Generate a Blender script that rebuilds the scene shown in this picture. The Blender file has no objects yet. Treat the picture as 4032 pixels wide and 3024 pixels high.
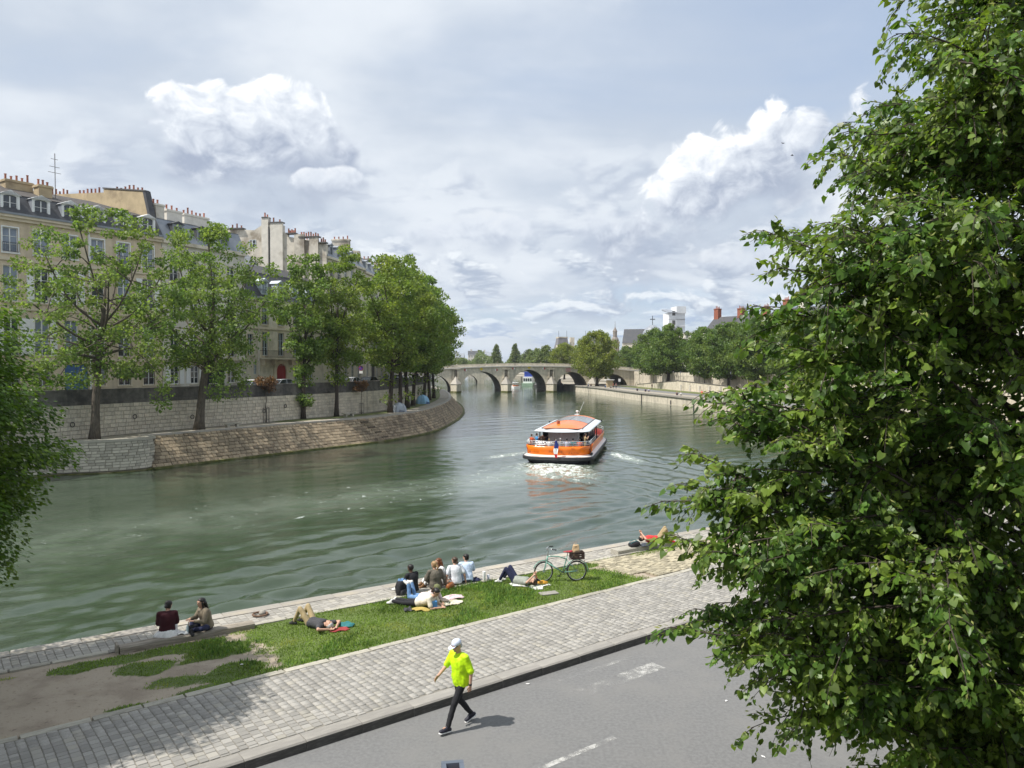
import bpy, bmesh, math, random
import numpy as np
from mathutils import Vector, Matrix
R = math.radians
sc = bpy.context.scene
COL = sc.collection

# ---------------------------------------------------------------- camera
cam_d = bpy.data.cameras.new('camera'); cam = bpy.data.objects.new('camera', cam_d); COL.objects.link(cam)
cam.location = (0, 0, 7.0)
cam.rotation_euler = (R(90 - 1.36), 0, 0)
cam_d.sensor_width = 36; cam_d.lens = 36 * 3032 / 4032
cam_d.clip_start = 0.1; cam_d.clip_end = 6000
sc.camera = cam
# ---------------------------------------------------------------- colour management
sc.view_settings.view_transform = 'Standard'; sc.view_settings.look = 'None'
sc.view_settings.exposure = 0.5; sc.view_settings.gamma = 1.0; sc.view_settings.use_curve_mapping = False
sc.cycles.use_denoising = True
sc.cycles.max_bounces = 8; sc.cycles.diffuse_bounces = 3; sc.cycles.glossy_bounces = 3
sc.cycles.transparent_max_bounces = 8; sc.cycles.transmission_bounces = 4
sc.cycles.caustics_reflective = False; sc.cycles.caustics_refractive = False

# ---------------------------------------------------------------- node helper
class NT:
    def __init__(s, tree): s.t = tree; s.n = tree.nodes; s.l = tree.links
    def node(s, typ, **kw):
        nd = s.n.new(typ)
        for k, v in kw.items(): setattr(nd, k, v)
        return nd
    def put(s, sock, v):
        if v is None: return
        if isinstance(v, bpy.types.NodeSocket): s.l.new(v, sock)
        else:
            if isinstance(v, (tuple, list)) and len(v) == 3 and sock.type == 'RGBA': v = (*v, 1)
            sock.default_value = v
    def math(s, op, a, b=None, c=None, clamp=False):
        nd = s.node('ShaderNodeMath', operation=op, use_clamp=clamp)
        for i, v in enumerate((a, b, c)): s.put(nd.inputs[i], v)
        return nd.outputs[0]
    def vmath(s, op, a, b=None):
        nd = s.node('ShaderNodeVectorMath', operation=op)
        s.put(nd.inputs[0], a); s.put(nd.inputs[1], b)
        return nd.outputs[0]
    def mix(s, f, a, b, blend='MIX'):
        nd = s.node('ShaderNodeMix', data_type='RGBA', blend_type=blend)
        s.put(nd.inputs[0], f); s.put(nd.inputs[6], a); s.put(nd.inputs[7], b)
        return nd.outputs[2]
    def noise(s, vec, scale, detail=4, rough=.5, dist=0, out=0, lac=2.0):
        nd = s.node('ShaderNodeTexNoise')
        s.put(nd.inputs['Vector'], vec); nd.inputs['Scale'].default_value = scale
        nd.inputs['Detail'].default_value = detail; nd.inputs['Roughness'].default_value = rough
        nd.inputs['Distortion'].default_value = dist; nd.inputs['Lacunarity'].default_value = lac
        return nd.outputs[out]
    def smooth(s, v, a, b, lo=0., hi=1.):
        nd = s.node('ShaderNodeMapRange', interpolation_type='SMOOTHSTEP')
        s.put(nd.inputs[0], v)
        for i, x in enumerate((a, b, lo, hi)): s.put(nd.inputs[i + 1], x)
        return nd.outputs[0]
    def comb(s, x, y, z=0.):
        nd = s.node('ShaderNodeCombineXYZ')
        for i, v in enumerate((x, y, z)): s.put(nd.inputs[i], v)
        return nd.outputs[0]

# ---------------------------------------------------------------- sun: from the left, a little behind the camera
SUN_EL = 57.0
SUN_DIR = Vector((-0.94, -0.34, 0)).normalized()          # horizontal direction towards the sun
sun_d = bpy.data.lights.new('sun', 'SUN'); sun_d.energy = 4.1; sun_d.angle = R(0.6); sun_d.color = (1.0, 0.955, 0.89)
sun = bpy.data.objects.new('sun', sun_d); COL.objects.link(sun)
tow = Vector((SUN_DIR.x * math.cos(R(SUN_EL)), SUN_DIR.y * math.cos(R(SUN_EL)), math.sin(R(SUN_EL))))
sun.rotation_euler = tow.to_track_quat('Z', 'Y').to_euler(); sun.location = (-40, -20, 80)

# ---------------------------------------------------------------- sky with broken cloud
world = bpy.data.worlds.new('World'); sc.world = world; world.use_nodes = True
def build_sky():
    w = NT(world.node_tree); w.n.clear()
    out = w.node('ShaderNodeOutputWorld'); bg = w.node('ShaderNodeBackground'); bg.inputs[1].default_value = 0.1
    w.l.new(bg.outputs[0], out.inputs[0])
    sky = w.node('ShaderNodeTexSky', sky_type='NISHITA', sun_disc=False)
    sky.sun_elevation = R(SUN_EL); sky.sun_rotation = math.atan2(SUN_DIR.x, SUN_DIR.y)
    sky.air_density = 1.0; sky.dust_density = 0.7; sky.ozone_density = 1.6
    tc = w.node('ShaderNodeTexCoord'); D = tc.outputs['Generated']
    sp = w.node('ShaderNodeSeparateXYZ'); w.l.new(D, sp.inputs[0])
    x, y, z = sp.outputs
    zp = w.math('MAXIMUM', z, 0.0)
    az = w.math('ARCTAN2', x, y); el = w.math('ARCSINE', zp)
    k = w.math('ADD', zp, 0.16)
    P = w.comb(w.math('DIVIDE', x, k), w.math('DIVIDE', y, k))
    def n2d(vec, scale, det, rough=.5, dist=0.):
        o = w.noise(vec, scale, det, rough, dist); o.node.noise_dimensions = '2D'; return o
    n1 = n2d(P, 0.85, 5, .52, .3)
    n2 = n2d(w.vmath('ADD', P, (7.3, 2.1, 0)), 2.1, 6, .55)
    n3 = n2d(w.vmath('ADD', P, (1.3, 9.1, 0)), 0.45, 2, .5)
    # high veil: grey-white sheet with softer and bluer places
    v = w.math('ADD', w.math('MULTIPLY', n1, .6), w.math('MULTIPLY', n2, .4))
    veil_col = w.mix(w.smooth(v, .36, .64), (4.2, 4.75, 5.55), (5.9, 6.3, 6.8))
    blue = w.mix(.55, sky.outputs[0], (3.4, 4.4, 6.2))
    right = w.smooth(az, .05, .55, 0., .10)
    low = w.smooth(el, .17, .02, 0., .28)
    cov = w.smooth(w.math('SUBTRACT', w.math('SUBTRACT', w.math('ADD', w.math('MULTIPLY', n3, .5), w.math('MULTIPLY', n1, .5)), right), low), .10, .44)
    col = w.mix(cov, blue, veil_col)
    # bands of low cumulus: billows with lit tops and grey bases
    def bands(col, sx, sy, off, e0, e1, th, amount, top, base, det=6):
        q = w.comb(w.math('MULTIPLY_ADD', az, sx, off), w.math('MULTIPLY_ADD', el, sy, off))
        q2 = w.comb(w.math('MULTIPLY_ADD', az, sx, off - .10), w.math('MULTIPLY_ADD', el, sy, off + .34))
        a = n2d(q, 1.0, det, .56, .25); b = n2d(q2, 1.0, 3, .5, .25)
        win = w.math('MULTIPLY', w.smooth(el, e0, e0 + .03), w.smooth(el, e1, e1 - .07))
        m = w.math('MULTIPLY', w.math('MULTIPLY', w.smooth(a, th, th + .11), win), amount)
        lit = w.smooth(w.math('SUBTRACT', a, b), -.05, .16)
        return w.mix(m, col, w.mix(lit, base, top))
    col = bands(col, 6.5, 15., 3.7, .08, .30, .485, .8, (5.9, 6.3, 6.8), (3.7, 4.2, 5.1))
    col = bands(col, 13.0, 30., 11.2, .045, .20, .485, .85, (6.7, 7.05, 7.4), (3.1, 3.65, 4.65))
    col = bands(col, 14.0, 58., 23.9, .005, .12, .49, .8, (6.2, 6.7, 7.2), (3.1, 3.9, 5.3), 5)
    # single cumulus heaps (one shared billow texture)
    vec = w.comb(az, w.math('MULTIPLY', el, 1.25))
    vec2 = w.comb(w.math('ADD', az, .012), w.math('MULTIPLY_ADD', el, 1.25, -.02))
    big = n2d(vec, 11., 2, .5); fine = n2d(vec, 27., 6, .62, .4); fine2 = n2d(vec2, 27., 4, .55, .4)
    nz = w.math('ADD', w.math('MULTIPLY', w.math('SUBTRACT', big, .5), 2.6), w.math('MULTIPLY', w.math('SUBTRACT', fine, .5), 1.0))
    relief = w.math('MULTIPLY', w.math('SUBTRACT', fine, fine2), 1.3)
    def heap(col, a0, e0, ra, re, soft=.35, top=(8.4, 8.5, 8.6), base=(3.0, 3.45, 4.4), skew=0., amount=1., up=-.22):
        da = w.math('DIVIDE', w.math('SUBTRACT', az, a0), ra)
        de = w.math('DIVIDE', w.math('SUBTRACT', w.math('SUBTRACT', el, e0), w.math('MULTIPLY', w.math('SUBTRACT', az, a0), skew)), re)
        r2 = w.math('ADD', w.math('MULTIPLY', da, da), w.math('MULTIPLY', de, de))
        dens = w.math('ADD', w.math('SUBTRACT', 1., r2), nz)
        edge = w.smooth(de, -.9, .45, soft * 3.2, soft * .6)          # crisp lit top, base dissolving
        m = w.smooth(w.math('DIVIDE', dens, edge), 0., 1., 0., amount)
        li = w.math('ADD', w.math('ADD', w.math('MULTIPLY', de, .85), up), relief)
        li = w.math('ADD', li, w.math('MULTIPLY', da, -.12))
        shade = w.mix(w.smooth(li, -.6, .3), base, w.mix(w.smooth(li, .1, .8), (5.7, 6.1, 6.7), top))
        return w.mix(m, col, shade)
    col = heap(col, .50, .165, .17, .045, .9, (6.6, 6.9, 7.2), (3.5, 4.0, 4.9), 0, .8)
    col = heap(col, .12, .17, .16, .035, 1.2, (5.9, 6.25, 6.7), (3.3, 3.75, 4.65), 0, .75, -.1)
    col = heap(col, .36, .125, .2, .03, 1.2, (6.0, 6.3, 6.7), (3.3, 3.75, 4.65), 0, .7, -.1)
    col = heap(col, -.325, .255, .125, .085, .5)
    col = heap(col, -.235, .222, .06, .024, .7, (7.0, 7.2, 7.5), (3.7, 4.15, 5.0), 0, .9)
    col = heap(col, .275, .215, .16, .075, .5, skew=.38)
    col = heap(col, .135, .445, .045, .05, 1.0, (7.2, 7.4, 7.6), (4.4, 4.9, 5.7), 0, .8, .3)
    col = heap(col, -.06, .165, .12, .03, .8, (6.0, 6.35, 6.8), (3.5, 4.0, 4.9), 0, .85, -.05)
    # pale haze at the horizon
    col = w.mix(w.smooth(el, .035, .0, 0., .55), col, (4.9, 5.6, 6.6))
    w.l.new(col, bg.inputs[0])
build_sky()
world.cycles.sampling_method = 'MANUAL'; world.cycles.sample_map_resolution = 128

# ================================================================ helpers
rng = np.random.default_rng(7)
random.seed(5)

class MB:
    """collects faces for ONE mesh"""
    def __init__(s): s.v = []; s.f = []; s.m = []
    def add(s, verts, faces, mi=0, M=None):
        b = len(s.v)
        for p in verts:
            p = Vector(p)
            if M is not None: p = M @ p
            s.v.append((p.x, p.y, p.z))
        for f in faces: s.f.append(tuple(b + i for i in f)); s.m.append(mi)
        return s
    def box(s, c, d, rz=0, mi=0, M=None, top=1.0, rx=0, ry=0):
        hx, hy, hz = d[0] / 2, d[1] / 2, d[2] / 2
        vs = [Vector((sx * hx * (top if k > 0 else 1), sy * hy * (top if k > 0 else 1), k * hz)) for k in (-1, 1) for sx, sy in ((-1, -1), (1, -1), (1, 1), (-1, 1))]
        T = Matrix.Translation(Vector(c)) @ Matrix.Rotation(rz, 4, 'Z') @ Matrix.Rotation(ry, 4, 'Y') @ Matrix.Rotation(rx, 4, 'X')
        if M is not None: T = M @ T
        return s.add(vs, [(3, 2, 1, 0), (4, 5, 6, 7), (0, 1, 5, 4), (1, 2, 6, 5), (2, 3, 7, 6), (3, 0, 4, 7)], mi, T)
    def span(s, x0, x1, y0, y1, z0, z1, mi=0, M=None):
        return s.box(((x0 + x1) / 2, (y0 + y1) / 2, (z0 + z1) / 2), (abs(x1 - x0), abs(y1 - y0), abs(z1 - z0)), 0, mi, M)
    def prism(s, poly, z0, z1, mi=0, M=None):
        n = len(poly)
        vs = [(p[0], p[1], z0) for p in poly] + [(p[0], p[1], z1) for p in poly]
        fs = [tuple(range(n - 1, -1, -1)), tuple(range(n, 2 * n))] + [(i, (i + 1) % n, n + (i + 1) % n, n + i) for i in range(n)]
        return s.add(vs, fs, mi, M)
    def extr(s, poly, y0, y1, mi=0, M=None):
        """polygon in x,z extruded along y"""
        n = len(poly)
        vs = [(p[0], y0, p[1]) for p in poly] + [(p[0], y1, p[1]) for p in poly]
        fs = [tuple(range(n)), tuple(range(2 * n - 1, n - 1, -1))] + [(i, n + i, n + (i + 1) % n, (i + 1) % n) for i in range(n)]
        return s.add(vs, fs, mi, M)
    def loft(s, rings, mi=0, M=None, cap=True, closed=True):
        n = len(rings[0]); b = [p for r in rings for p in r]; fs = []
        for k in range(len(rings) - 1):
            for i in range(n if closed else n - 1):
                j = (i + 1) % n
                fs.append((k * n + i, k * n + j, (k + 1) * n + j, (k + 1) * n + i))
        if cap and closed: fs += [tuple(range(n - 1, -1, -1)), tuple(range((len(rings) - 1) * n, len(rings) * n))]
        return s.add(b, fs, mi, M)
    def tube(s, pts, rad, n=7, mi=0, M=None, cap=True):
        pts = [Vector(p) for p in pts]
        if not hasattr(rad, '__len__'): rad = [rad] * len(pts)
        rings = []; ref = None
        for i, p in enumerate(pts):
            t = (pts[min(i + 1, len(pts) - 1)] - pts[max(i - 1, 0)])
            t = t.normalized() if t.length > 1e-9 else Vector((0, 0, 1))
            if ref is None: ref = Vector((0, 0, 1)) if abs(t.z) < .9 else Vector((1, 0, 0))
            a = t.cross(ref); a = a.normalized() if a.length > 1e-6 else t.orthogonal().normalized()
            b = t.cross(a).normalized(); ref = a.cross(t) if a.cross(t).length > 1e-6 else ref
            rings.append([p + (a * math.cos(2 * math.pi * k / n) + b * math.sin(2 * math.pi * k / n)) * rad[i] for k in range(n)])
        return s.loft(rings, mi, M, cap)
    def lathe(s, prof, n=12, c=(0, 0, 0), mi=0, M=None):
        rings = [[(c[0] + r * math.cos(2 * math.pi * k / n), c[1] + r * math.sin(2 * math.pi * k / n), c[2] + z) for k in range(n)] for r, z in prof]
        return s.loft(rings, mi, M, True)
    def ball(s, c, r, n=8, m=6, mi=0, M=None):
        r = r if hasattr(r, '__len__') else (r, r, r)
        rings = []
        for j in range(m + 1):
            t = math.pi * j / m; q = max(math.sin(t), .02)
            rings.append([(c[0] + r[0] * q * math.cos(2 * math.pi * k / n), c[1] + r[1] * q * math.sin(2 * math.pi * k / n), c[2] - r[2] * math.cos(t)) for k in range(n)])
        return s.loft(rings, mi, M, True)
    def ring(s, R0, r, c=(0, 0, 0), n=20, k=6, mi=0, M=None):
        """torus about the y axis"""
        vs = []; fs = []
        for i in range(n):
            a = 2 * math.pi * i / n
            for j in range(k):
                b = 2 * math.pi * j / k; q = R0 + r * math.cos(b)
                vs.append((c[0] + q * math.cos(a), c[1] + r * math.sin(b), c[2] + q * math.sin(a)))
        for i in range(n):
            for j in range(k):
                fs.append((i * k + j, ((i + 1) % n) * k + j, ((i + 1) % n) * k + (j + 1) % k, i * k + (j + 1) % k))
        return s.add(vs, fs, mi, M)
    def mesh(s, name, mats, smooth=False):
        me = bpy.data.meshes.new(name); me.from_pydata(s.v, [], s.f)
        for m in (mats if isinstance(mats, (list, tuple)) else [mats]): me.materials.append(m)
        if any(s.m): me.polygons.foreach_set('material_index', np.array(s.m, dtype=np.int32))
        if smooth: me.polygons.foreach_set('use_smooth', np.ones(len(s.f), dtype=bool))
        me.update(); return me
    def build(s, name, mats, parent=None, smooth=False, loc=None, rz=0):
        return link(name, s.mesh(name, mats, smooth), parent, loc, rz)

def link(name, me, parent=None, loc=None, rz=0, scale=None):
    o = bpy.data.objects.new(name, me); COL.objects.link(o)
    if parent is not None: o.parent = parent
    if loc is not None: o.location = loc
    if rz: o.rotation_euler = (0, 0, rz)
    if scale is not None: o.scale = scale
    return o
def tag(o, label, cat, group=None):
    o['label'] = label; o['category'] = cat
    if group: o['group'] = group
    return o
def thing(name, label, cat, loc=(0, 0, 0), rz=0, group=None):
    return tag(link(name, None, None, loc, rz), label, cat, group)
def struct(o): o['kind'] = 'structure'; return o
def stuff(o): o['kind'] = 'stuff'; return o
def np_mesh(name, V, F, mats, smooth=False, mi=None):
    me = bpy.data.meshes.new(name); V = np.asarray(V, dtype=np.float32); F = np.asarray(F, dtype=np.int32)
    k = F.shape[1]
    me.vertices.add(len(V)); me.vertices.foreach_set('co', V.ravel())
    me.loops.add(F.size); me.loops.foreach_set('vertex_index', F.ravel())
    me.polygons.add(len(F)); me.polygons.foreach_set('loop_start', np.arange(0, F.size, k, dtype=np.int32))
    if smooth: me.polygons.foreach_set('use_smooth', np.ones(len(F), dtype=bool))
    for m in (mats if isinstance(mats, (list, tuple)) else [mats]): me.materials.append(m)
    if mi is not None: me.polygons.foreach_set('material_index', np.asarray(mi, dtype=np.int32))
    me.update(calc_edges=True); return me
def kids(o): return [c for c in bpy.data.objects if c.parent == o]
def dup(root, ch, loc, rz, label=None, group=None, scale=None):
    """copy a thing; ch = list of (part, [sub-parts])"""
    r = root.copy(); COL.objects.link(r); r.location = loc; r.rotation_euler = (0, 0, rz)
    if scale: r.scale = scale
    if label: r['label'] = label
    if group: r['group'] = group
    for p, subs in ch:
        c = p.copy(); COL.objects.link(c); c.parent = r
        for q in subs:
            d = q.copy(); COL.objects.link(d); d.parent = c
    return r
def fr(x): return x - math.floor(x)
def lerp(a, b, t): return a + (b - a) * t
class Path:
    """polyline in plan with arc length"""
    def __init__(s, pts):
        s.p = np.array(pts, float); d = np.diff(s.p, axis=0); s.l = np.hypot(d[:, 0], d[:, 1]); s.c = np.concatenate([[0], np.cumsum(s.l)]); s.len = s.c[-1]
    def at(s, t):
        t = min(max(t, 0), s.len); i = min(int(np.searchsorted(s.c, t, 'right')) - 1, len(s.l) - 1); i = max(i, 0)
        q = s.p[i] + (s.p[i + 1] - s.p[i]) * (t - s.c[i]) / s.l[i]
        d = (s.p[i + 1] - s.p[i]) / s.l[i]
        return q, d
def smooth_path(pts, n=4):
    """Catmull-Rom"""
    p = [np.array(q, float) for q in pts]; p = [2 * p[0] - p[1]] + p + [2 * p[-1] - p[-2]]; out = []
    for i in range(1, len(p) - 2):
        for k in range(n):
            t = k / n
            out.append(.5 * (2 * p[i] + (p[i + 1] - p[i - 1]) * t + (2 * p[i - 1] - 5 * p[i] + 4 * p[i + 1] - p[i + 2]) * t * t + (3 * p[i] - p[i - 1] - 3 * p[i + 1] + p[i + 2]) * t ** 3))
    out.append(p[-2]); return [tuple(q) for q in out]
def offs(pts, d):
    """offset a plan polyline to its left by d"""
    p = np.array(pts, float); t = np.gradient(p, axis=0); t /= np.hypot(t[:, 0], t[:, 1])[:, None]
    return [tuple(q) for q in p + np.stack([-t[:, 1], t[:, 0]], 1) * d]

# ================================================================ materials
_mats = {}
def mat(name, col, rough=.8, var=.12, scale=2.5, col2=None, mixlo=.45, mixhi=.62, scale2=1.2, bump=0., bscale=30., metal=0., spec=.4, island=0., trans=0., detail=4, coat=0., emit=None, island_col=None, tcol=None, stretch=None, streak=None, world=False):
    if name in _mats: return _mats[name]
    m = bpy.data.materials.new(name); m.use_nodes = True; t = NT(m.node_tree)
    b = t.n['Principled BSDF']; out = t.n['Material Output']
    if world: geo = t.node('ShaderNodeNewGeometry'); co = geo.outputs['Position']
    else: co = t.node('ShaderNodeTexCoord').outputs['Object']
    if stretch:
        co = t.vmath('MULTIPLY', co, stretch)
    c = tuple(col)
    v = t.noise(co, scale, detail, .6)
    base = t.mix(t.smooth(v, .3, .7), tuple(x * (1 - var) for x in c), tuple(min(1, x * (1 + var)) for x in c))
    if col2 is not None:
        v2 = t.noise(t.vmath('ADD', co, (3.7, 1.9, 5.3)), scale2, 5, .62)
        base = t.mix(t.smooth(v2, mixlo, mixhi), base, tuple(col2))
    if streak is not None:      # vertical weather streaks (wear)
        sv = t.noise(t.vmath('MULTIPLY', co, (1.0, 1.0, .07)), streak[1], 4, .6)
        base = t.mix(t.smooth(sv, .5, .72, 0., streak[2]), base, tuple(streak[0]))
    if island or island_col:
        g = t.node('ShaderNodeNewGeometry'); oi = t.node('ShaderNodeObjectInfo')
        r = t.math('FRACT', t.math('ADD', g.outputs['Random Per Island'], oi.outputs['Random']))
        if island:
            f = t.smooth(r, 0., 1., 1 - island, 1 + island)
            nd = t.node('ShaderNodeVectorMath', operation='SCALE'); t.l.new(base, nd.inputs[0]); t.l.new(f, nd.inputs['Scale']); base = nd.outputs[0]
        if island_col:
            r2 = t.math('FRACT', t.math('MULTIPLY', r, 7.31))
            base = t.mix(t.smooth(r2, island_col[1], 1., 0., island_col[2]), base, tuple(island_col[0]))
    t.l.new(base, b.inputs['Base Color'])
    b.inputs['Roughness'].default_value = rough; b.inputs['Metallic'].default_value = metal
    b.inputs['Specular IOR Level'].default_value = spec
    if coat: b.inputs['Coat Weight'].default_value = coat; b.inputs['Coat Roughness'].default_value = .08
    if emit: b.inputs['Emission Color'].default_value = (*emit[0], 1); b.inputs['Emission Strength'].default_value = emit[1]
    if bump:
        bp = t.node('ShaderNodeBump'); bp.inputs['Strength'].default_value = min(1., bump); bp.inputs['Distance'].default_value = .02 * max(1, bump)
        t.l.new(t.noise(co, bscale, 5, .6), bp.inputs['Height']); t.l.new(bp.outputs[0], b.inputs['Normal'])
    if trans:
        tr = t.node('ShaderNodeBsdfTranslucent'); ms = t.node('ShaderNodeMixShader'); ms.inputs[0].default_value = trans
        if tcol: t.put(tr.inputs[0], t.mix(1., base, tuple(tcol), 'MULTIPLY'))
        else: t.l.new(base, tr.inputs[0])
        t.l.new(b.outputs[0], ms.inputs[1]); t.l.new(tr.outputs[0], ms.inputs[2]); t.l.new(ms.outputs[0], out.inputs[0])
    _mats[name] = m; return m

M = {}
M['asphalt'] = mat('asphalt', (.175, .175, .172), .9, .14, 14, (.198, .195, .187), .40, .75, .8, bump=.6, bscale=160, detail=9, world=True)
M['sett'] = mat('granite_sett', (.295, .282, .255), .88, .10, 30, island=.17, island_col=((.37, .345, .285), .8, .55), bump=.4, bscale=90)
M['sett2'] = mat('granite_sett_pale', (.33, .312, .275), .88, .08, 30, island=.16, island_col=((.41, .38, .31), .8, .55), bump=.4, bscale=90)
M['joint'] = mat('sand_joint', (.21, .195, .165), .95, .2, 40, world=True)
M['kerb'] = mat('kerb_stone', (.33, .31, .275), .85, .14, 60, (.27, .255, .23), .4, .7, 2., bump=.5, bscale=140, island=.1)
M['kerb_face'] = mat('kerb_face_dark', (.10, .094, .086), .9, .25, 12, (.06, .056, .052), .45, .7, 3, bump=.5, bscale=90)  # road-side front only: same stone, coloured much darker than the kerb top
M['coping'] = mat('coping_stone', (.34, .315, .275), .85, .16, 25, (.42, .37, .28), .5, .75, .9, bump=.5, bscale=70, island=.12)
M['edging'] = mat('edging_stone', (.40, .375, .31), .85, .14, 25, (.28, .265, .22), .5, .75, 2, bump=.4, bscale=80, island=.12)
M['dirt'] = mat('bare_earth', (.255, .205, .15), .95, .2, 5, (.19, .145, .10), .5, .72, 1.3, bump=.9, bscale=28, world=True)
M['soil'] = mat('grass_soil', (.13, .15, .05), .95, .3, 6, (.2, .17, .1), .55, .75, 1.5, bump=.6, bscale=30, world=True)
M['grass'] = mat('grass_blade', (.19, .29, .04), .6, .25, 1.1, (.33, .37, .07), .52, .72, .9, island=.3, trans=.35, spec=.25, world=True)
M['grass_dark'] = mat('grass_blade_dark', (.105, .205, .04), .6, .3, 1.1, island=.3, trans=.35, spec=.25, world=True)
M['timber'] = mat('weathered_timber', (.30, .265, .215), .85, .25, 8, (.16, .13, .095), .5, .7, 3, bump=.7, bscale=25, stretch=(.3, 4, 4))
M['rough_cobble'] = mat('rough_cobble', (.36, .32, .225), .9, .15, 20, island=.28, bump=.5, bscale=60)
M['quay_wall'] = mat('quay_ashlar', (.57, .515, .415), .9, .14, 6, (.42, .38, .305), .45, .7, .5, island=.10, bump=.5, bscale=25, streak=((.2, .185, .16), 1.3, .5))
M['wall_mortar'] = mat('wall_mortar', (.34, .31, .255), .95, .2, 4, (.11, .10, .085), .45, .7, .6, bump=.4, bscale=20)
M['parapet'] = mat('sooty_parapet', (.13, .122, .108), .9, .3, 1.5, (.055, .052, .05), .45, .68, .5, bump=.5, bscale=20, streak=((.04, .04, .04), 1.2, .6))
M['perre'] = mat('perre_stone', (.30, .238, .16), .9, .15, 5, (.15, .115, .078), .45, .7, .35, island=.27, bump=.6, bscale=20)
M['perre_back'] = mat('perre_joint', (.11, .088, .062), .95, .2, 3)
M['bastion'] = mat('bastion_stone', (.50, .465, .38), .85, .1, 5, (.27, .25, .21), .5, .75, .6, island=.2, bump=.4, bscale=20)
M['algae'] = mat('algae_ledge', (.10, .105, .028), .9, .4, 2, (.19, .17, .09), .5, .65, .7, bump=.6, bscale=12)
M['quay_floor'] = mat('quay_floor', (.33, .295, .235), .9, .15, 2, (.2, .18, .14), .5, .75, .4, bump=.3, bscale=30)
M['street'] = mat('street_paving', (.2, .195, .185), .9, .15, 3)
M['bed'] = mat('river_bed', (.05, .05, .035), .95)
M['bark'] = mat('tree_bark', (.105, .088, .068), .95, .35, 5, (.17, .15, .12), .55, .75, 2, bump=.9, bscale=14, stretch=(3, 3, .5))
M['bark_dark'] = mat('tree_bark_dark', (.058, .046, .036), .95, .3, 5, bump=.8, bscale=14, stretch=(3, 3, .5))
M['stone_far'] = mat('bridge_stone', (.60, .54, .43), .9, .14, 1.2, (.46, .41, .32), .5, .72, .25, bump=.5, bscale=6, streak=((.17, .155, .13), .5, .5), island=.06)
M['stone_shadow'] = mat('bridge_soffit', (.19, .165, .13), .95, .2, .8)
M['white_band'] = mat('pale_cornice', (.62, .58, .52), .8, .1, 1)
M['lead'] = mat('zinc_roof', (.235, .255, .285), .5, .1, 1.5, (.3, .32, .345), .5, .7, .5, metal=.0, spec=.5)
M['slate'] = mat('slate_roof', (.062, .064, .07), .62, .18, 3, (.085, .082, .08), .5, .7, .5, bump=.4, bscale=12)
M['roof_brown'] = mat('old_roof_tile', (.085, .076, .07), .8, .25, 2.5, (.06, .055, .052), .45, .7, .6, bump=.5, bscale=10)
M['fac_tan'] = mat('tan_render', (.66, .55, .40), .9, .09, 1.2, (.56, .46, .33), .5, .75, .35, bump=.2, bscale=8, streak=((.24, .18, .12), .8, .35))
M['fac_cream'] = mat('cream_stone', (.69, .625, .50), .9, .08, 1.2, (.41, .36, .265), .5, .75, .4, bump=.2, bscale=8, streak=((.3, .26, .2), .8, .3))
M['fac_white'] = mat('off_white_render', (.68, .64, .56), .9, .08, 1.2, (.5, .46, .38), .5, .75, .4, bump=.2, bscale=8)
M['fac_party'] = mat('party_wall_render', (.62, .57, .48), .92, .12, .8, (.31, .265, .205), .48, .64, .28, bump=.3, bscale=5, streak=((.2, .18, .155), .5, .5))
M['fac_ochre'] = mat('ochre_render', (.45, .36, .225), .92, .12, .8, (.3, .235, .15), .5, .66, .35, bump=.3, bscale=5)
M['trim'] = mat('stone_trim', (.66, .57, .43), .85, .08, 2)
M['white_paint'] = mat('white_paint', (.82, .82, .80), .6, .05, 3)
M['frame_blue'] = mat('pale_blue_paint', (.55, .61, .64), .6, .05, 3)
M['glass'] = mat('window_glass', (.035, .042, .05), .06, .3, .7, spec=.8)
M['glass_sky'] = mat('window_glass_pale', (.21, .25, .31), .08, .25, .7, spec=.8)
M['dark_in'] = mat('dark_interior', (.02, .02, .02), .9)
M['iron'] = mat('black_iron', (.02, .02, .022), .5, .1, 5)
M['iron_grey'] = mat('grey_iron', (.10, .095, .09), .6, .15, 5)
M['terracotta'] = mat('chimney_pot', (.33, .13, .085), .8, .2, 3, island=.3)
M['brick'] = mat('red_brick', (.30, .105, .065), .9, .2, 3)
M['red_door'] = mat('red_door_paint', (.30, .018, .022), .45, .1, 3)
M['blue_door'] = mat('blue_door_paint', (.06, .14, .30), .5, .1, 3)
M['black_shop'] = mat('black_shop_paint', (.018, .019, .026), .4, .1, 3)
M['rail_iron'] = mat('railing_iron', (.045, .043, .042), .6, .1, 3)
def leafmat(name, col, col2, isl=.32, tr=.4, rough=.5, sc_=.35):
    return mat(name, col, rough, .12, sc_ * 3, col2, .42, .6, sc_, island=isl, trans=tr, spec=.35, tcol=(1.25, 1.3, .55), world=True)
M['leaf_plane'] = leafmat('leaf_plane', (.14, .222, .058), (.215, .285, .078), .35, .48)
M['leaf_plane2'] = leafmat('leaf_plane_fresh', (.165, .24, .055), (.24, .295, .07), .32, .48)
M['leaf_bank'] = leafmat('leaf_bank', (.105, .175, .045), (.165, .225, .055), .3, .42)
M['leaf_bank_y'] = leafmat('leaf_bank_yellow', (.18, .225, .045), (.245, .275, .055), .28, .42)
M['leaf_far'] = leafmat('leaf_far', (.15, .2, .08), (.19, .23, .09), .25, .4)
M['leaf_linden'] = leafmat('leaf_linden', (.078, .152, .026), (.16, .23, .04), .42, .46, .38, 1.6)
M['leaf_bract'] = leafmat('leaf_bract', (.27, .32, .09), (.32, .34, .11), .2, .45, .5, 2)
M['leaf_left'] = leafmat('leaf_hornbeam', (.068, .135, .018), (.125, .195, .026), .38, .45, .45, 1.)
M['leaf_red'] = leafmat('leaf_bronze', (.15, .08, .045), (.2, .11, .05), .3, .35)

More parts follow.
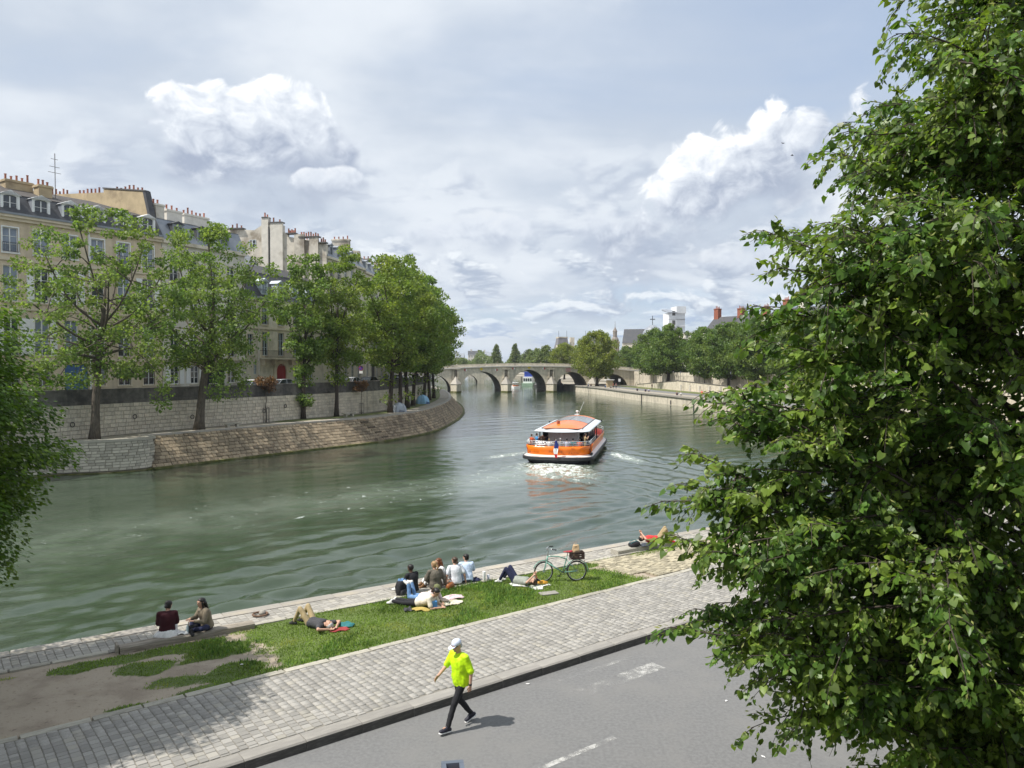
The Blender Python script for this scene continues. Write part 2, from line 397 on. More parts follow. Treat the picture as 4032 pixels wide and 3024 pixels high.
# ================================================================ land and water
WZ = -2.3                                   # river level; the near road is z = 0
BA = np.array([-1.86, 15.28]); BU = np.array([.7908, .6121]); BN = np.array([-.6121, .7908])
def ST(s, t, z=0.):                          # along / across the near bank
    p = BA + BU * s + BN * t; return (float(p[0]), float(p[1]), z)
BANG = math.atan2(BU[1], BU[0])
def t_edge(s): return 8.28 - .052 * s if s < 20 else 7.24
def poly_struct(name, pts, z0, z1, m, kind=True):
    o = MB().prism(pts, z0, z1).build(name, m)
    return struct(o) if kind else o

struct(MB().add([(-3000, -1500, -5), (3000, -1500, -5), (3000, 4500, -5), (-3000, 4500, -5)], [(0, 1, 2, 3)]).build('ground', M['bed']))

near_edge = [ST(s, t_edge(s))[:2] for s in (-60, -30, -10, 0, 10, 20)]
right_edge = smooth_path([(9.5, 33.2), (20, 42.5), (30, 55), (38, 72), (43, 95), (44, 120), (42, 152), (40.5, 167), (36.8, 190), (33, 211), (28, 253), (21.5, 283), (20.5, 300)], 4)
edge_all = near_edge + right_edge[1:]
far_right = [(18, 330), (14, 380), (10, 460), (2, 560), (-20, 680), (-60, 820)]
o = poly_struct('quay_bank', edge_all + far_right + [(700, 820), (700, -120), (-90, -120)], -4.9, -.02, M['quay_floor'])
quay_bank = o
up_edge = [ST(s, -12.6)[:2] for s in (-60, 0, 30)] + smooth_path([(40, 33), (55, 52), (64, 80), (68, 115), (65, 150), (59, 192), (53, 212), (49, 228), (47, 246), (46.5, 262), (44, 274)], 3)
upper_city = poly_struct('upper_street', up_edge + [(46, 300), (50, 420), (60, 700), (690, 700), (690, -110), (-80, -110)], -.4, 4.2, M['street'])
# far side beyond the bridges
poly_struct('far_bank', [(-34, 300), (-45, 380), (-70, 480), (-110, 600), (-200, 800), (-700, 800), (-700, 300)], -4.9, 2.4, M['quay_floor'])
poly_struct('far_ground', [(-1500, 900), (1500, 900), (1500, 3000), (-1500, 3000)], -4.8, 2.0, M['street'])

# ---- island: lower quay, upper street
wall_pts = smooth_path([(-52, 44), (-44, 56), (-38.6, 65.5), (-35.5, 73), (-32.0, 79.4), (-28.9, 84.6), (-25.3, 92.6), (-22.2, 99), (-19.0, 107.5), (-17.6, 118), (-17.0, 135), (-17.0, 155), (-20, 190), (-27, 230), (-36, 268), (-40, 300)], 3)
rim_pts = smooth_path([(-34.0, 70.4), (-30.8, 75.2), (-27.3, 80.8), (-24.3, 85.6), (-21.0, 90.0), (-18.0, 94.8), (-14.9, 102.5), (-13.0, 111), (-12.1, 124), (-11.7, 138), (-12.6, 158), (-16, 190), (-23, 230), (-32, 270)], 3)
foot_pts = smooth_path([(-32.3, 69.0), (-29.0, 74.2), (-25.3, 79.8), (-22.1, 84.6), (-18.9, 89.2), (-15.9, 94.2), (-12.7, 102.2), (-10.8, 111), (-9.9, 124), (-9.5, 138), (-10.2, 159), (-13.6, 191), (-20.6, 231), (-30, 271)], 3)
bast_pts = [(-46, 55.5), (-43, 59.5), (-40.6, 62.6), (-38.6, 64.6), (-37.2, 65.3), (-36.0, 65.7), (-34.6, 66.3), (-33.4, 67.2), (-32.6, 68.3), (-32.4, 69.6), (-34.0, 71.2)]
LZ = .6; UZ = 3.9
poly_struct('island_lower_quay', bast_pts[:-1] + rim_pts + [(-60, 290), (-75, 200), (-75, 100), (-75, 60)], -4.9, LZ, M['quay_floor'])
poly_struct('island_street', offs(wall_pts, .35) + [(-190, 300), (-190, 44)], LZ - .5, UZ, M['street'])

def wall_strip(pts, z0, z1, thick, m, name, parent=None, dz=0., batter=0.):
    """backing wall along a plan path, thickness to the left of travel"""
    a = pts; b = offs(pts, thick); mb = MB()
    rings = [[(p[0], p[1], z0), (p[0] , p[1], z1), (q[0], q[1], z1), (q[0], q[1], z0)] for p, q in zip(a, b)]
    return mb.loft(rings).build(name, m, parent)

unit_block = None
def block_mesh(name, m):
    mb = MB()
    c = .42   # front face slightly dressed: chamfered box in unit size
    mb.add([(-.5, .5, -.5), (.5, .5, -.5), (.5, .5, .5), (-.5, .5, .5), (-.5, -.3, -.5), (.5, -.3, -.5), (.5, -.3, .5), (-.5, -.3, .5), (-.47, -.5, -.45), (.47, -.5, -.45), (.47, -.5, .45), (-.47, -.5, .45)],
           [(4, 5, 9, 8), (5, 6, 10, 9), (6, 7, 11, 10), (7, 4, 8, 11), (8, 9, 10, 11), (0, 1, 5, 4), (1, 2, 6, 5), (2, 3, 7, 6), (3, 0, 4, 7)])
    return mb.mesh(name, m)
def masonry(parent, name, pts_lo, pts_hi, z_lo, z_hi, course, length, m, nmax=300, depth=.16, gap=.025, proud=.03, near=(0, 0), seed=1, t0=0., t1=None):
    """courses of stones on a (battered) face between a lower and an upper plan path; outward side = right of travel"""
    rnd = random.Random(seed); A = Path(pts_lo); B = Path(pts_hi); L = A.len
    H = math.hypot(z_hi - z_lo, 0) ; rows = max(1, round(H / course)); out = []
    k = B.len / A.len; t1 = t1 or L
    for r in range(rows):
        v0, v1 = r / rows, (r + 1) / rows; v = (v0 + v1) / 2
        s = t0 - rnd.random() * length
        while s < t1:
            l = length * rnd.uniform(.6, 1.35); a = max(s, t0); b = min(s + l, t1); s += l
            if b - a < .12: continue
            (p0, d0), (p1, d1) = A.at(a), A.at(b); (q0, _), (q1, _) = B.at(a * k), B.at(b * k)
            w0 = p0 + (q0 - p0) * v; w1 = p1 + (q1 - p1) * v; c = (w0 + w1) / 2; d = w1 - w0; ll = math.hypot(*d)
            if ll < .1: continue
            lean = math.atan2(math.hypot(*(((q0 + q1) - (p0 + p1)) / 2)), z_hi - z_lo)
            hh = (z_hi - z_lo) / rows / max(math.cos(lean), .2)
            out.append((c[0], c[1], z_lo + (z_hi - z_lo) * v, math.atan2(d[1], d[0]), -lean, ll - gap, hh - gap, rnd.uniform(0, proud)))
    out.sort(key=lambda q: math.hypot(q[0] - near[0], q[1] - near[1]))
    me = block_mesh(name, m); rest = MB()
    for i, (x, y, z, rz, lean, l, h, pr) in enumerate(out):
        Mx = Matrix.Translation((x, y, z)) @ Matrix.Rotation(rz, 4, 'Z') @ Matrix.Rotation(lean, 4, 'X') @ Matrix.Translation((0, depth / 2 - .05 - pr, 0)) @ Matrix.Diagonal((l, depth, h, 1))
        if i < nmax:
            ob = bpy.data.objects.new(name, me); COL.objects.link(ob); ob.parent = parent; ob.matrix_local = Mx
        else:
            rest.add([tuple(v.co) for v in me.vertices], [tuple(p.vertices) for p in me.polygons], 0, Mx)
    if rest.v: stuff(rest.build(name + '_courses', m, parent))

# upper retaining wall of the island with its sooty parapet
iw = thing('quay_wall', 'long stone retaining wall with blackened parapet above the tree-lined island quay', 'wall')
wall_strip(wall_pts, LZ - .3, 3.62, .6, M['wall_mortar'], 'backing', iw)
masonry(iw, 'stone', wall_pts[3:34], wall_pts[3:34], LZ + .02, 3.55, .37, .95, M['quay_wall'], near=(-15, 70), seed=3)
wall_strip(offs(wall_pts, -.10), 3.55, 3.86, .75, M['parapet'], 'string_course', iw)
wall_strip(offs(wall_pts, .02), 3.85, 4.72, .45, M['parapet'], 'parapet', iw)
wall_strip(offs(wall_pts, -.05), 4.72, 4.90, .6, M['parapet'], 'coping', iw)
# sloping stone embankment
ie = thing('stone_embankment', 'long sloping stone embankment stained brown between island quay and water', 'embankment')
mbk = MB(); mbk.loft([[(p[0], p[1], WZ - 1), (p[0], p[1], WZ - .1), (q[0], q[1], LZ - .02), (q[0] - .6, q[1] + .2, LZ - .05), (q[0] - .6, q[1] + .2, WZ - 1)] for p, q in zip(foot_pts, rim_pts)])
mbk.build('backing', M['perre_back'], ie)
masonry(ie, 'stone', foot_pts[:32], rim_pts[:32], WZ + .1, LZ - .06, .30, .62, M['perre'], near=(-18, 78), depth=.2, gap=.03, proud=.05, seed=5)
wall_strip([(p[0], p[1]) for p in offs(rim_pts, -.12)], LZ - .12, LZ + .07, .5, M['coping'], 'coping', ie)
wall_strip(offs(foot_pts, -.45), WZ - 1, WZ + .16, .8, M['algae'], 'mossy_ledge', ie)
# the stair cut into the slope
fa, ra = Path(foot_pts), Path(rim_pts)
for i in range(9):
    v = (i + .5) / 9; sft = 31.5 - 3.4 * v
    p, d = fa.at(sft); q, _ = ra.at(sft * ra.len / fa.len); c = p + (q - p) * v
    MB().box((c[0], c[1], WZ + (LZ - WZ) * v + .02), (1.3, .42, .20), math.atan2(d[1], d[0])).build('step', M['perre_back'] if i % 2 else M['perre'], ie)
# round bastion of pale ashlar
ib = thing('round_bastion', 'rounded pale ashlar bastion rising from the water at the end of the embankment', 'bastion')
wall_strip(bast_pts, WZ - 1, LZ - .05, .7, M['wall_mortar'], 'backing', ib)
masonry(ib, 'stone', bast_pts, bast_pts, WZ + .22, LZ - .18, .26, .62, M['bastion'], near=(-30, 60), seed=8)
wall_strip(offs(bast_pts, -.12), LZ - .18, LZ + .05, .8, M['edging'], 'coping', ib)
wall_strip(offs(bast_pts, -.25), WZ - 1, WZ + .14, .8, M['algae'], 'mossy_ledge', ib)

# right bank: quay wall, retaining wall
rq = thing('quay_wall', 'low pale quay wall streaked with damp along the far right bank walkway', 'wall')
re_ = right_edge[8:]
wall_strip(offs(re_, -.1), WZ - 1, -.35, .5, M['stone_far'], 'face', rq)
wall_strip(offs(re_, -.22), -.35, .05, .9, M['coping'], 'coping', rq)
wall_strip(offs(re_, -.3), WZ - 1, WZ + .18, .5, M['algae'], 'mossy_ledge', rq)
pr_ = Path(re_)
for i, s in enumerate((28, 47, 52, 78, 88, 116, 130, 150)):
    if s > pr_.len - 2: continue
    q, d = pr_.at(s)
    MB().box((q[0] + d[1] * .2 * -1 - .3, q[1], -1.3 if i % 3 else -1.7), (.28, .28, 2.4 if i % 3 else 1.), math.atan2(d[1], d[0])).build('fender_post', M['iron_grey'], rq)
rw = thing('retaining_wall', 'stained stone retaining wall with sloping ramps behind the right bank trees', 'wall')
ue = up_edge[6:]
wall_strip(ue, -.3, 4.0, .5, M['stone_far'], 'face', rw)
wall_strip(offs(ue, .15), 4.0, 5.0, .4, M['stone_far'], 'parapet', rw)
wall_strip(offs(ue, -.12), 3.8, 4.02, .5, M['parapet'], 'string_course', rw)
# ramp walls in front of it
for (p0, p1, z0, z1, nm) in (((44.5, 258), (49.5, 219), .7, 2.6, 'ramp_wall'), ((49.5, 219), (58.5, 178), 2.7, 1.5, 'ramp_wall'), ((58.5, 178), (63.5, 140), 1.5, .7, 'ramp_wall')):
    mb = MB(); n = 8; rg = []
    for i in range(n + 1):
        t = i / n; x, y, z = lerp(p0[0], p1[0], t), lerp(p0[1], p1[1], t), lerp(z0, z1, t)
        rg.append([(x - 2.6, y, -.3), (x - 2.6, y, z), (x - 2.2, y, z), (x - 2.2, y, -.3)])
    mb.loft(rg).build(nm, M['stone_far'], rw)
    mb = MB(); mb.loft([[(r[0][0] - .08, r[0][1], r[1][2]), (r[0][0] - .08, r[0][1], r[1][2] + .16), (r[2][0] + .08, r[2][1], r[1][2] + .16), (r[2][0] + .08, r[2][1], r[1][2])] for r in rg]).build('ramp_coping', M['parapet'], rw)
for i in range(7):
    t = i / 6; x, y = lerp(50.2, 57.5, t) - 2.75, lerp(216, 182, t)
    MB().box((x, y, .75), (.45, .7, 1.9)).build('pilaster', M['white_band'], rw)
# strips on the right bank quay: asphalt lane, grass
def strip(name, pts, d0, d1, z, m, kind='structure'):
    a, b = offs(pts, d0), offs(pts, d1); mb = MB()
    for i in range(len(a) - 1):
        mb.add([(a[i][0], a[i][1], z), (b[i][0], b[i][1], z), (b[i + 1][0], b[i + 1][1], z), (a[i + 1][0], a[i + 1][1], z)], [(0, 1, 2, 3)])
    o = mb.build(name, m); o['kind'] = kind; return o
strip('lane', right_edge[10:-2], -4.2, -9.0, 0.0, M['asphalt'])
strip('verge', right_edge[14:-6], -9.4, -14.5, 0.02, M['soil'])
strip('path', rim_pts[:34], .35, 1.7, LZ + .012, M['quay_floor'])
strip('verge', rim_pts[9:36], 2.2, 4.6, LZ + .02, M['soil'])

# ================================================================ the river
boat_o = np.array([4.15, 72.2]); boat_h = np.array([.195, .981])
def waves(X, Y, step):
    r = np.random.default_rng(3); H = np.zeros_like(X)
    def comp(lam, ang, amp, mod=None):
        nonlocal H
        kx, ky = math.cos(ang) * 2 * math.pi / lam, math.sin(ang) * 2 * math.pi / lam
        a = amp * np.clip((lam / (step * 2.6)) - .6, 0, 1)
        ph = r.uniform(0, 6.28)
        w = np.sin(kx * X + ky * Y + ph + .9 * np.sin(.11 * X + .17 * Y + ph * 2) + .6 * np.sin(.31 * X - .23 * Y + ph))
        H += (a * w if mod is None else a * w * mod)
    env = .55 + .45 * np.sin(.09 * X + .05 * Y + .7) * np.sin(.06 * Y - .07 * X)
    for lam, amp, n in ((6.5, .010, 5), (3.4, .012, 7), (1.9, .014, 10), (1.15, .0115, 12), (.7, .0062, 12)):
        for i in range(n): comp(lam * r.uniform(.75, 1.3), r.normal(2.25, .34), amp, env)
    # diverging wake of the boat running towards the near bank
    for (p, d, lam, amp, wid) in (((-1, 42.5), (.67, .74), 2.3, .085, 4.5), ((-4.5, 36), (.70, .71), 1.9, .07, 3.2), ((10, 58), (-.60, .80), 2.2, .075, 4.0), ((-14, 33), (.75, .66), 2.4, .06, 4.), ((16, 70), (-.5, .86), 2.4, .07, 5)):
        d = np.array(d) / np.hypot(*d); nx, ny = -d[1], d[0]
        q = (X - p[0]) * nx + (Y - p[1]) * ny; l = (X - p[0]) * d[0] + (Y - p[1]) * d[1]
        e = np.exp(-(q / wid) ** 2) * np.exp(-(l / 20) ** 2)
        H += amp * e * np.sin(q * 2 * math.pi / lam + .5 * np.sin(l * .5) + .35 * np.sin(l * 1.3 + q)) * np.clip((lam / (step * 2.6)) - .6, 0, 1)
    # churned water behind the stern
    bx, by = X - boat_o[0], Y - boat_o[1]; l = bx * boat_h[0] + by * boat_h[1]; q = bx * boat_h[1] - by * boat_h[0]
    e = np.exp(-((q + .4) / 3.2) ** 2) * np.exp(-((l + 3.2) / 3.4) ** 2)
    for i in range(14): comp(r.uniform(.5, 1.8), r.uniform(0, 6.28), .035, e)
    H += .16 * e
    return H, l, q
def river():
    ys = [13.]
    while ys[-1] < 900: ys.append(ys[-1] * 1.0074)
    ys = np.array(ys); ny = len(ys); nx = 430
    u = np.linspace(-1, 1, nx)
    Y = np.repeat(ys[:, None], nx, 1); X = u[None, :] * (.74 * ys[:, None] + 8)
    step = np.maximum(ys * .0074, (.74 * ys + 8) * 2 / nx)[:, None] * np.ones_like(X)
    H, l, q = waves(X, Y, step)
    V = np.stack([X, Y, WZ + H], -1).reshape(-1, 3)
    idx = np.arange(ny * nx).reshape(ny, nx)
    F = np.stack([idx[:-1, :-1], idx[:-1, 1:], idx[1:, 1:], idx[1:, :-1]], -1).reshape(-1, 4)
    # foam and aerated water: where the boat has been
    trail = [(4.0, 72.5), (1.5, 67), (-3, 61.5), (-8, 57.3), (-14, 52), (-20.5, 45), (-25, 39), (-32, 33)]
    P = Path(trail); dmin = np.full(X.shape, 1e9); along = np.zeros_like(X); side = np.zeros_like(X)
    for i in range(len(trail) - 1):
        a, b = np.array(trail[i]), np.array(trail[i + 1]); d = b - a; L = np.hypot(*d); d = d / L
        t = np.clip((X - a[0]) * d[0] + (Y - a[1]) * d[1], 0, L)
        dx, dy = X - a[0] - d[0] * t, Y - a[1] - d[1] * t; D = np.hypot(dx, dy); m = D < dmin
        dmin = np.where(m, D, dmin); along = np.where(m, P.c[i] + t, along); side = np.where(m, dx * d[1] - dy * d[0], side)
    wake = np.exp(-(dmin / (3.0 + .045 * along)) ** 2) * np.clip(1 - along / 75, .25, 1)
    e1 = np.exp(-((q + .3 + .25 * np.minimum(l, 0)) / (3.6 - .05 * l)) ** 4) * np.clip((l + 15.) / 10, 0, 1) * (l < .9) 
    rightw = np.exp(-((q - 4.4 - (11 - l) * .42) / 1.3) ** 2) * np.clip((l - 1) / 4, 0, 1) * np.clip((13 - l) / 3, 0, 1)
    leftw = np.exp(-((q + 4.4 + (11 - l) * .40) / 1.2) ** 2) * np.clip((l - 1) / 4, 0, 1) * np.clip((13 - l) / 3, 0, 1)
    wob = .7 * np.sin(along * .55 + 1) + .45 * np.sin(along * 1.37) + .25 * np.sin(along * 3.1 + side)
    edge_l = np.exp(-((np.abs(side + .4 * wob) - 2.6 - .05 * along + .5 * wob) / .5) ** 2) * np.clip(1 - along / 95, 0, 1) * .58 * (along > 1.)
    foam = np.clip(np.maximum.reduce([e1, 1. * rightw, .85 * leftw, edge_l, wake * .5]), 0, 1)
    me = np_mesh('river_water', V, F, river_mat(), True)
    for nm, arr in (('foam', foam), ('wake', wake)):
        at = me.attributes.new(nm, 'FLOAT', 'POINT'); at.data.foreach_set('value', arr.ravel().astype(np.float32))
    struct(link('river_water', me))
def river_mat():
    m = bpy.data.materials.new('river_water'); m.use_nodes = True; t = NT(m.node_tree); b = t.n['Principled BSDF']
    g = t.node('ShaderNodeNewGeometry'); co = g.outputs['Position']
    fa_ = t.node('ShaderNodeAttribute', attribute_name='foam'); wa = t.node('ShaderNodeAttribute', attribute_name='wake')
    fine = t.noise(t.vmath('MULTIPLY', co, (1., 1., 1.)), 2.4, 4, .6, .5)
    tex = t.noise(t.vmath('MULTIPLY', co, (1, .55, 1)), 1.5, 9, .66, 1.2)
    big = t.noise(co, .35, 4, .6, .8)
    f = t.math('MULTIPLY', fa_.outputs['Fac'], 1.)
    tex2 = t.noise(t.vmath('MULTIPLY', co, (1, .6, 1)), 5.5, 5, .65, .8)
    foam = t.smooth(t.math('ADD', t.math('MULTIPLY', f, .66), t.math('ADD', t.math('MULTIPLY', t.math('SUBTRACT', tex, .5), 2.2), t.math('MULTIPLY', t.math('SUBTRACT', tex2, .5), 1.0))), .40, .95)
    foam = t.math('MULTIPLY', foam, t.smooth(f, .04, .22))
    murk = t.mix(t.smooth(big, .35, .7), (.032, .052, .028), (.046, .068, .040))
    murk = t.mix(t.math('MULTIPLY', wa.outputs['Fac'], t.smooth(big, .3, .6, .35, .9)), murk, (.18, .22, .175))
    murk = t.mix(t.smooth(f, .3, .9, 0., .75), murk, (.24, .28, .22))
    col = t.mix(foam, murk, (.66, .71, .67))
    t.l.new(col, b.inputs['Base Color'])
    t.put(b.inputs['Roughness'], t.smooth(foam, 0., 1., .07, .7))
    b.inputs['IOR'].default_value = 1.55; b.inputs['Specular IOR Level'].default_value = .5
    bp = t.node('ShaderNodeBump'); bp.inputs['Strength'].default_value = .5; bp.inputs['Distance'].default_value = .05
    dt = lambda v: t.node('ShaderNodeVectorMath', operation='DOT_PRODUCT')
    da = dt(0); t.l.new(co, da.inputs[0]); da.inputs[1].default_value = (.77, .64, 0); dc = dt(0); t.l.new(co, dc.inputs[0]); dc.inputs[1].default_value = (-.64, .77, 0)
    n1 = t.noise(t.comb(t.math('MULTIPLY', da.outputs['Value'], .26), dc.outputs['Value']), 3.2, 5, .62, .5)
    n2 = t.noise(t.vmath('MULTIPLY', co, (.45, .8, 1)), .55, 2, .5, .3)
    hgt = t.math('ADD', t.math('MULTIPLY', n1, .95), t.math('ADD', t.math('MULTIPLY', n2, 1.3), t.math('MULTIPLY', foam, .6)))
    t.l.new(hgt, bp.inputs['Height']); t.l.new(bp.outputs[0], b.inputs['Normal'])
    return m
river()

# ================================================================ the stone bridge and the one behind it
def bridge(name, label, cx, cy, ang, arches, deck_w, zspring, crown_of, deck_z, ms, detail=True):
    """arches: list of (x_center, half_span); local x along the bridge, y away from the viewer"""
    root = thing(name, label, 'bridge', (cx, cy, 0), ang)
    x0, x1 = arches[0][0] - arches[0][1] - 6, arches[-1][0] + arches[-1][1] + 6
    # spandrel wall as one solid with arch openings: strips between arch soffit and deck
    mb = MB()
    def soffit(x):
        for c, h in arches:
            if abs(x - c) < h: return lerp(zspring, crown_of(c), math.sqrt(max(0, 1 - ((x - c) / h) ** 2)))
        return -6.
    xs = sorted(set([x0, x1] + [c + h * math.cos(math.pi * k / 22) * .9999 for c, h in arches for k in range(23)] + [c + sgn * h * 1.0001 for c, h in arches for sgn in (-1, 1)] + list(np.linspace(x0, x1, 40))))
    for a, b in zip(xs[:-1], xs[1:]):
        mid = soffit((a + b) / 2); za, zb = soffit(a), soffit(b)
        if mid < -5: za = zb = -6.
        elif za < -5: za = zspring
        if mid >= -5 and zb < -5: zb = zspring
        for y, rev in ((0, 0), (deck_w, 1)):
            q = [(a, y, za), (b, y, zb), (b, y, deck_z(b)), (a, y, deck_z(a))]
            mb.add(q, [(0, 1, 2, 3) if not rev else (3, 2, 1, 0)])
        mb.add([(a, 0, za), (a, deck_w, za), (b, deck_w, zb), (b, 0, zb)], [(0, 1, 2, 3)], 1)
        mb.add([(a, 0, deck_z(a)), (b, 0, deck_z(b)), (b, deck_w, deck_z(b)), (a, deck_w, deck_z(a))], [(0, 1, 2, 3)], 0)
    for c, h in arches:
        for sgn in (-1, 1):
            x = c + sgn * h
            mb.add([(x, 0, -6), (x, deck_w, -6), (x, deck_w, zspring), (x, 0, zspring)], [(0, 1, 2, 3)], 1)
    mb.build('body', ms, root)
    def band(nm, dz0, dz1, y0, y1, m):
        g = []
        for x in np.linspace(x0, x1, 31):
            z = deck_z(x); g.append([(x, y0, z + dz0), (x, y0, z + dz1), (x, y1, z + dz1), (x, y1, z + dz0)])
        return MB().loft(g).build(nm, m, root)
    band('cornice', -.05, .38, -.45, .1, M['white_band'])
    band('parapet', .38, 1.18, -.12, .35, M['stone_far'])
    band('parapet', .0, 1.18, deck_w - .35, deck_w + .1, M['stone_far'])
    return root, soffit, x0, x1
bang = .14
piers = [-36., -17.7, 0., 16.15, 31.1, 46.]
def deck1(x): return 6.75 - .0011 * (x - 8.) ** 2
arches1 = []
for a, b in zip(piers[:-1], piers[1:]): arches1.append(((a + b) / 2, (b - a) / 2 - 1.75))
crowns = {0: 4.2, 1: 5.0, 2: 5.55, 3: 4.75, 4: 4.0}
def crown1(c): return crowns[min(range(5), key=lambda i: abs(arches1[i][0] - c))]
br, soff, bx0, bx1 = bridge('stone_bridge', 'old stone bridge with five round arches, niches and pointed cutwaters', -2.1, 271, bang, arches1, 20, -1.6, crown1, deck1, [M['stone_far'], M['stone_shadow']])
# voussoirs: a ring of wedge stones round each opening
for c, h in arches1[:4]:
    zc = crown1(c); n = 26
    for k in range(n):
        a0, a1 = math.pi * (k + .06) / n, math.pi * (k + .94) / n
        def P_(a, d): return (c + (h + d) * math.cos(a), -1.6 + (zc + 1.6 + d) * math.sin(a))
        d = .95 if k % 2 else .75
        MB().extr([P_(a0, .02), P_(a0, d), P_(a1, d), P_(a1, .02)], -.07, .1).build('voussoir', M['stone_far'], br)
for i, x in enumerate(piers[1:5]):
    land = i == 3
    cw = MB(); zt = .6; w = 1.75
    cw.prism([(x - w, .3), (x - w, -1.3), (x, -4.0), (x + w, -1.3), (x + w, .3)], -5, zt)
    cp = cw.build('cutwater', M['stone_far'], br)
    cap = MB(); cap.add([(x - w - .2, .2, zt), (x - w - .2, -1.4, zt), (x, -4.3, zt), (x + w + .2, -1.4, zt), (x + w + .2, .2, zt), (x, -.1, 3.4)], [(0, 1, 5), (1, 2, 5), (2, 3, 5), (3, 4, 5), (4, 3, 2, 1, 0)])
    cap.build('cap', M['coping'], cp)
    MB().prism([(x - w - .15, .2), (x - w - .15, -1.4), (x, -4.2), (x + w + .15, -1.4), (x + w + .15, .2)], -5, WZ + .5).build('damp_base', M['algae'], cp)
    # niche with pilasters and pediment above
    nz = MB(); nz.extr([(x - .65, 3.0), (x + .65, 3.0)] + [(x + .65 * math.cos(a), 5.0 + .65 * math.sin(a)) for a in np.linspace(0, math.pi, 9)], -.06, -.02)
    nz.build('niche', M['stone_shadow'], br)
    fm = MB()
    for sgn in (-1, 1): fm.span(x + sgn * .75 - .18, x + sgn * .75 + .18, -.4, .05, 2.9, 5.7)
    fm.span(x - 1.5, x + 1.5, -.5, .05, 5.7, 6.0); fm.span(x - 1.3, x + 1.3, -.5, .05, 2.5, 2.85)
    fm.build('niche_surround', M['stone_far'], br)
# navigation marks on the face
def lozenge(x, z, r, cols, nm):
    root = MB()
    root.add([(x - r, -.12, z), (x, -.12, z - r), (x, -.12, z + r), (x, -.12, z - r), (x + r, -.12, z), (x, -.12, z + r), (x - r, -.08, z), (x, -.08, z - r), (x + r, -.08, z), (x, -.08, z + r)],
             [(0, 1, 2), (3, 4, 5)], 0)
    root.m[1] = 1; root.add([(x - r, -.07, z), (x, -.07, z - r), (x + r, -.07, z), (x, -.07, z + r)], [(0, 1, 2, 3)], 0)
    return root.build(nm, cols, br)
MY = mat('sign_yellow', (.75, .55, .05), .5, .03); MR = mat('sign_red', (.42, .03, .03), .5, .03); MW = mat('sign_white', (.75, .74, .72), .5, .03)
for i in (1, 2):
    c, h = arches1[i]; zc = crown1(c)
    lozenge(c + .15, zc + .85, .62, [MY, MY], 'yellow_lozenge')
    lozenge(c - 5.4, zc + .5, .6, [MR, MW], 'lozenge_mark'); lozenge(c + 5.4, zc + .5, .6, [MW, MR], 'lozenge_mark')
c, h = arches1[3]
sg = MB()
for k in range(3): sg.span(c - 2.2, c - .4, -.16, -.1, crown1(c) + .25 + k * .42, crown1(c) + .46 + k * .42, 0)
sg.span(c - 2.25, c - .35, -.1, -.06, crown1(c) + .2, crown1(c) + 1.4, 1)
sg.build('no_entry_board', [MR, MW], br)
# lamp posts and passers-by on the deck come later
arches2 = [(-30, 14), (2, 14.5), (34, 14)]
bridge('far_bridge', 'farther pale bridge with wide low arches seen through the stone arches', -2, 400, bang * .8, arches2, 14, -1.5, lambda c: 4.4, lambda x: 6.0, [M['stone_far'], M['stone_shadow']])

# ================================================================ the near bank: road, pavement, grass, setts, coping
def st_quad(mb, s0, s1, t0, t1, z, mi=0):
    mb.add([ST(s0, t0, z), ST(s1, t0, z), ST(s1, t1, z), ST(s0, t1, z)], [(0, 1, 2, 3)], mi)
mb = MB(); st_quad(mb, -45, 42, -8.2, .12, 0.); struct(mb.build('road', M['asphalt']))
mb = MB(); st_quad(mb, -45, 42, -12.5, -8.2, .03); struct(mb.build('planting_strip', M['soil']))
# worn road paint
def paint_mat():
    m = bpy.data.materials.new('worn_road_paint'); m.use_nodes = True; t = NT(m.node_tree); b = t.n['Principled BSDF']
    co = t.node('ShaderNodeNewGeometry').outputs['Position']
    w = t.math('ADD', t.math('MULTIPLY', t.noise(co, 55, 4, .7), .5), t.math('MULTIPLY', t.noise(co, 3.2, 3, .6), .5))
    at = t.node('ShaderNodeAttribute', attribute_name='wear')
    k = t.smooth(t.math('SUBTRACT', w, at.outputs['Fac']), .40, .56)
    b.inputs['Base Color'].default_value = (.46, .455, .43, 1); b.inputs['Roughness'].default_value = .85; tr = t.node('ShaderNodeBsdfTransparent'); ms = t.node('ShaderNodeMixShader'); t.l.new(k, ms.inputs[0]); t.l.new(tr.outputs[0], ms.inputs[1]); t.l.new(b.outputs[0], ms.inputs[2]); t.l.new(ms.outputs[0], t.n['Material Output'].inputs[0])
    return m
PM = paint_mat()
def marking(name, s0, s1, t0, t1, wear0, wear1, n=12):
    mb = MB(); ws = []
    for i in range(n):
        a, b = lerp(s0, s1, i / n), lerp(s0, s1, (i + 1) / n); st_quad(mb, a, b, t0, t1, .004)
        wa, wb = lerp(wear0, wear1, i / n), lerp(wear0, wear1, (i + 1) / n); ws += [wa, wb, wb, wa]
    o = mb.build(name, PM); at = o.data.attributes.new('wear', 'FLOAT', 'POINT'); at.data.foreach_set('value', ws); struct(o)
marking('lane_dash', -2.2, 2.42, -3.13, -3.01, -.02, .04)
marking('lane_dash', 8.5, 12.5, -3.13, -3.01, .0, .05)
marking('faded_stripe', 2.3, 5.75, -1.42, -1.0, .20, .0)
marking('faded_line', 2.9, 5.5, -.52, -.40, .13, .06)

pavement = struct(MB().prism([ST(-45, .14)[:2], ST(42, .14)[:2], ST(42, 3.3)[:2], ST(-45, 3.3)[:2]], -.015, .179).build('pavement', M['joint']))
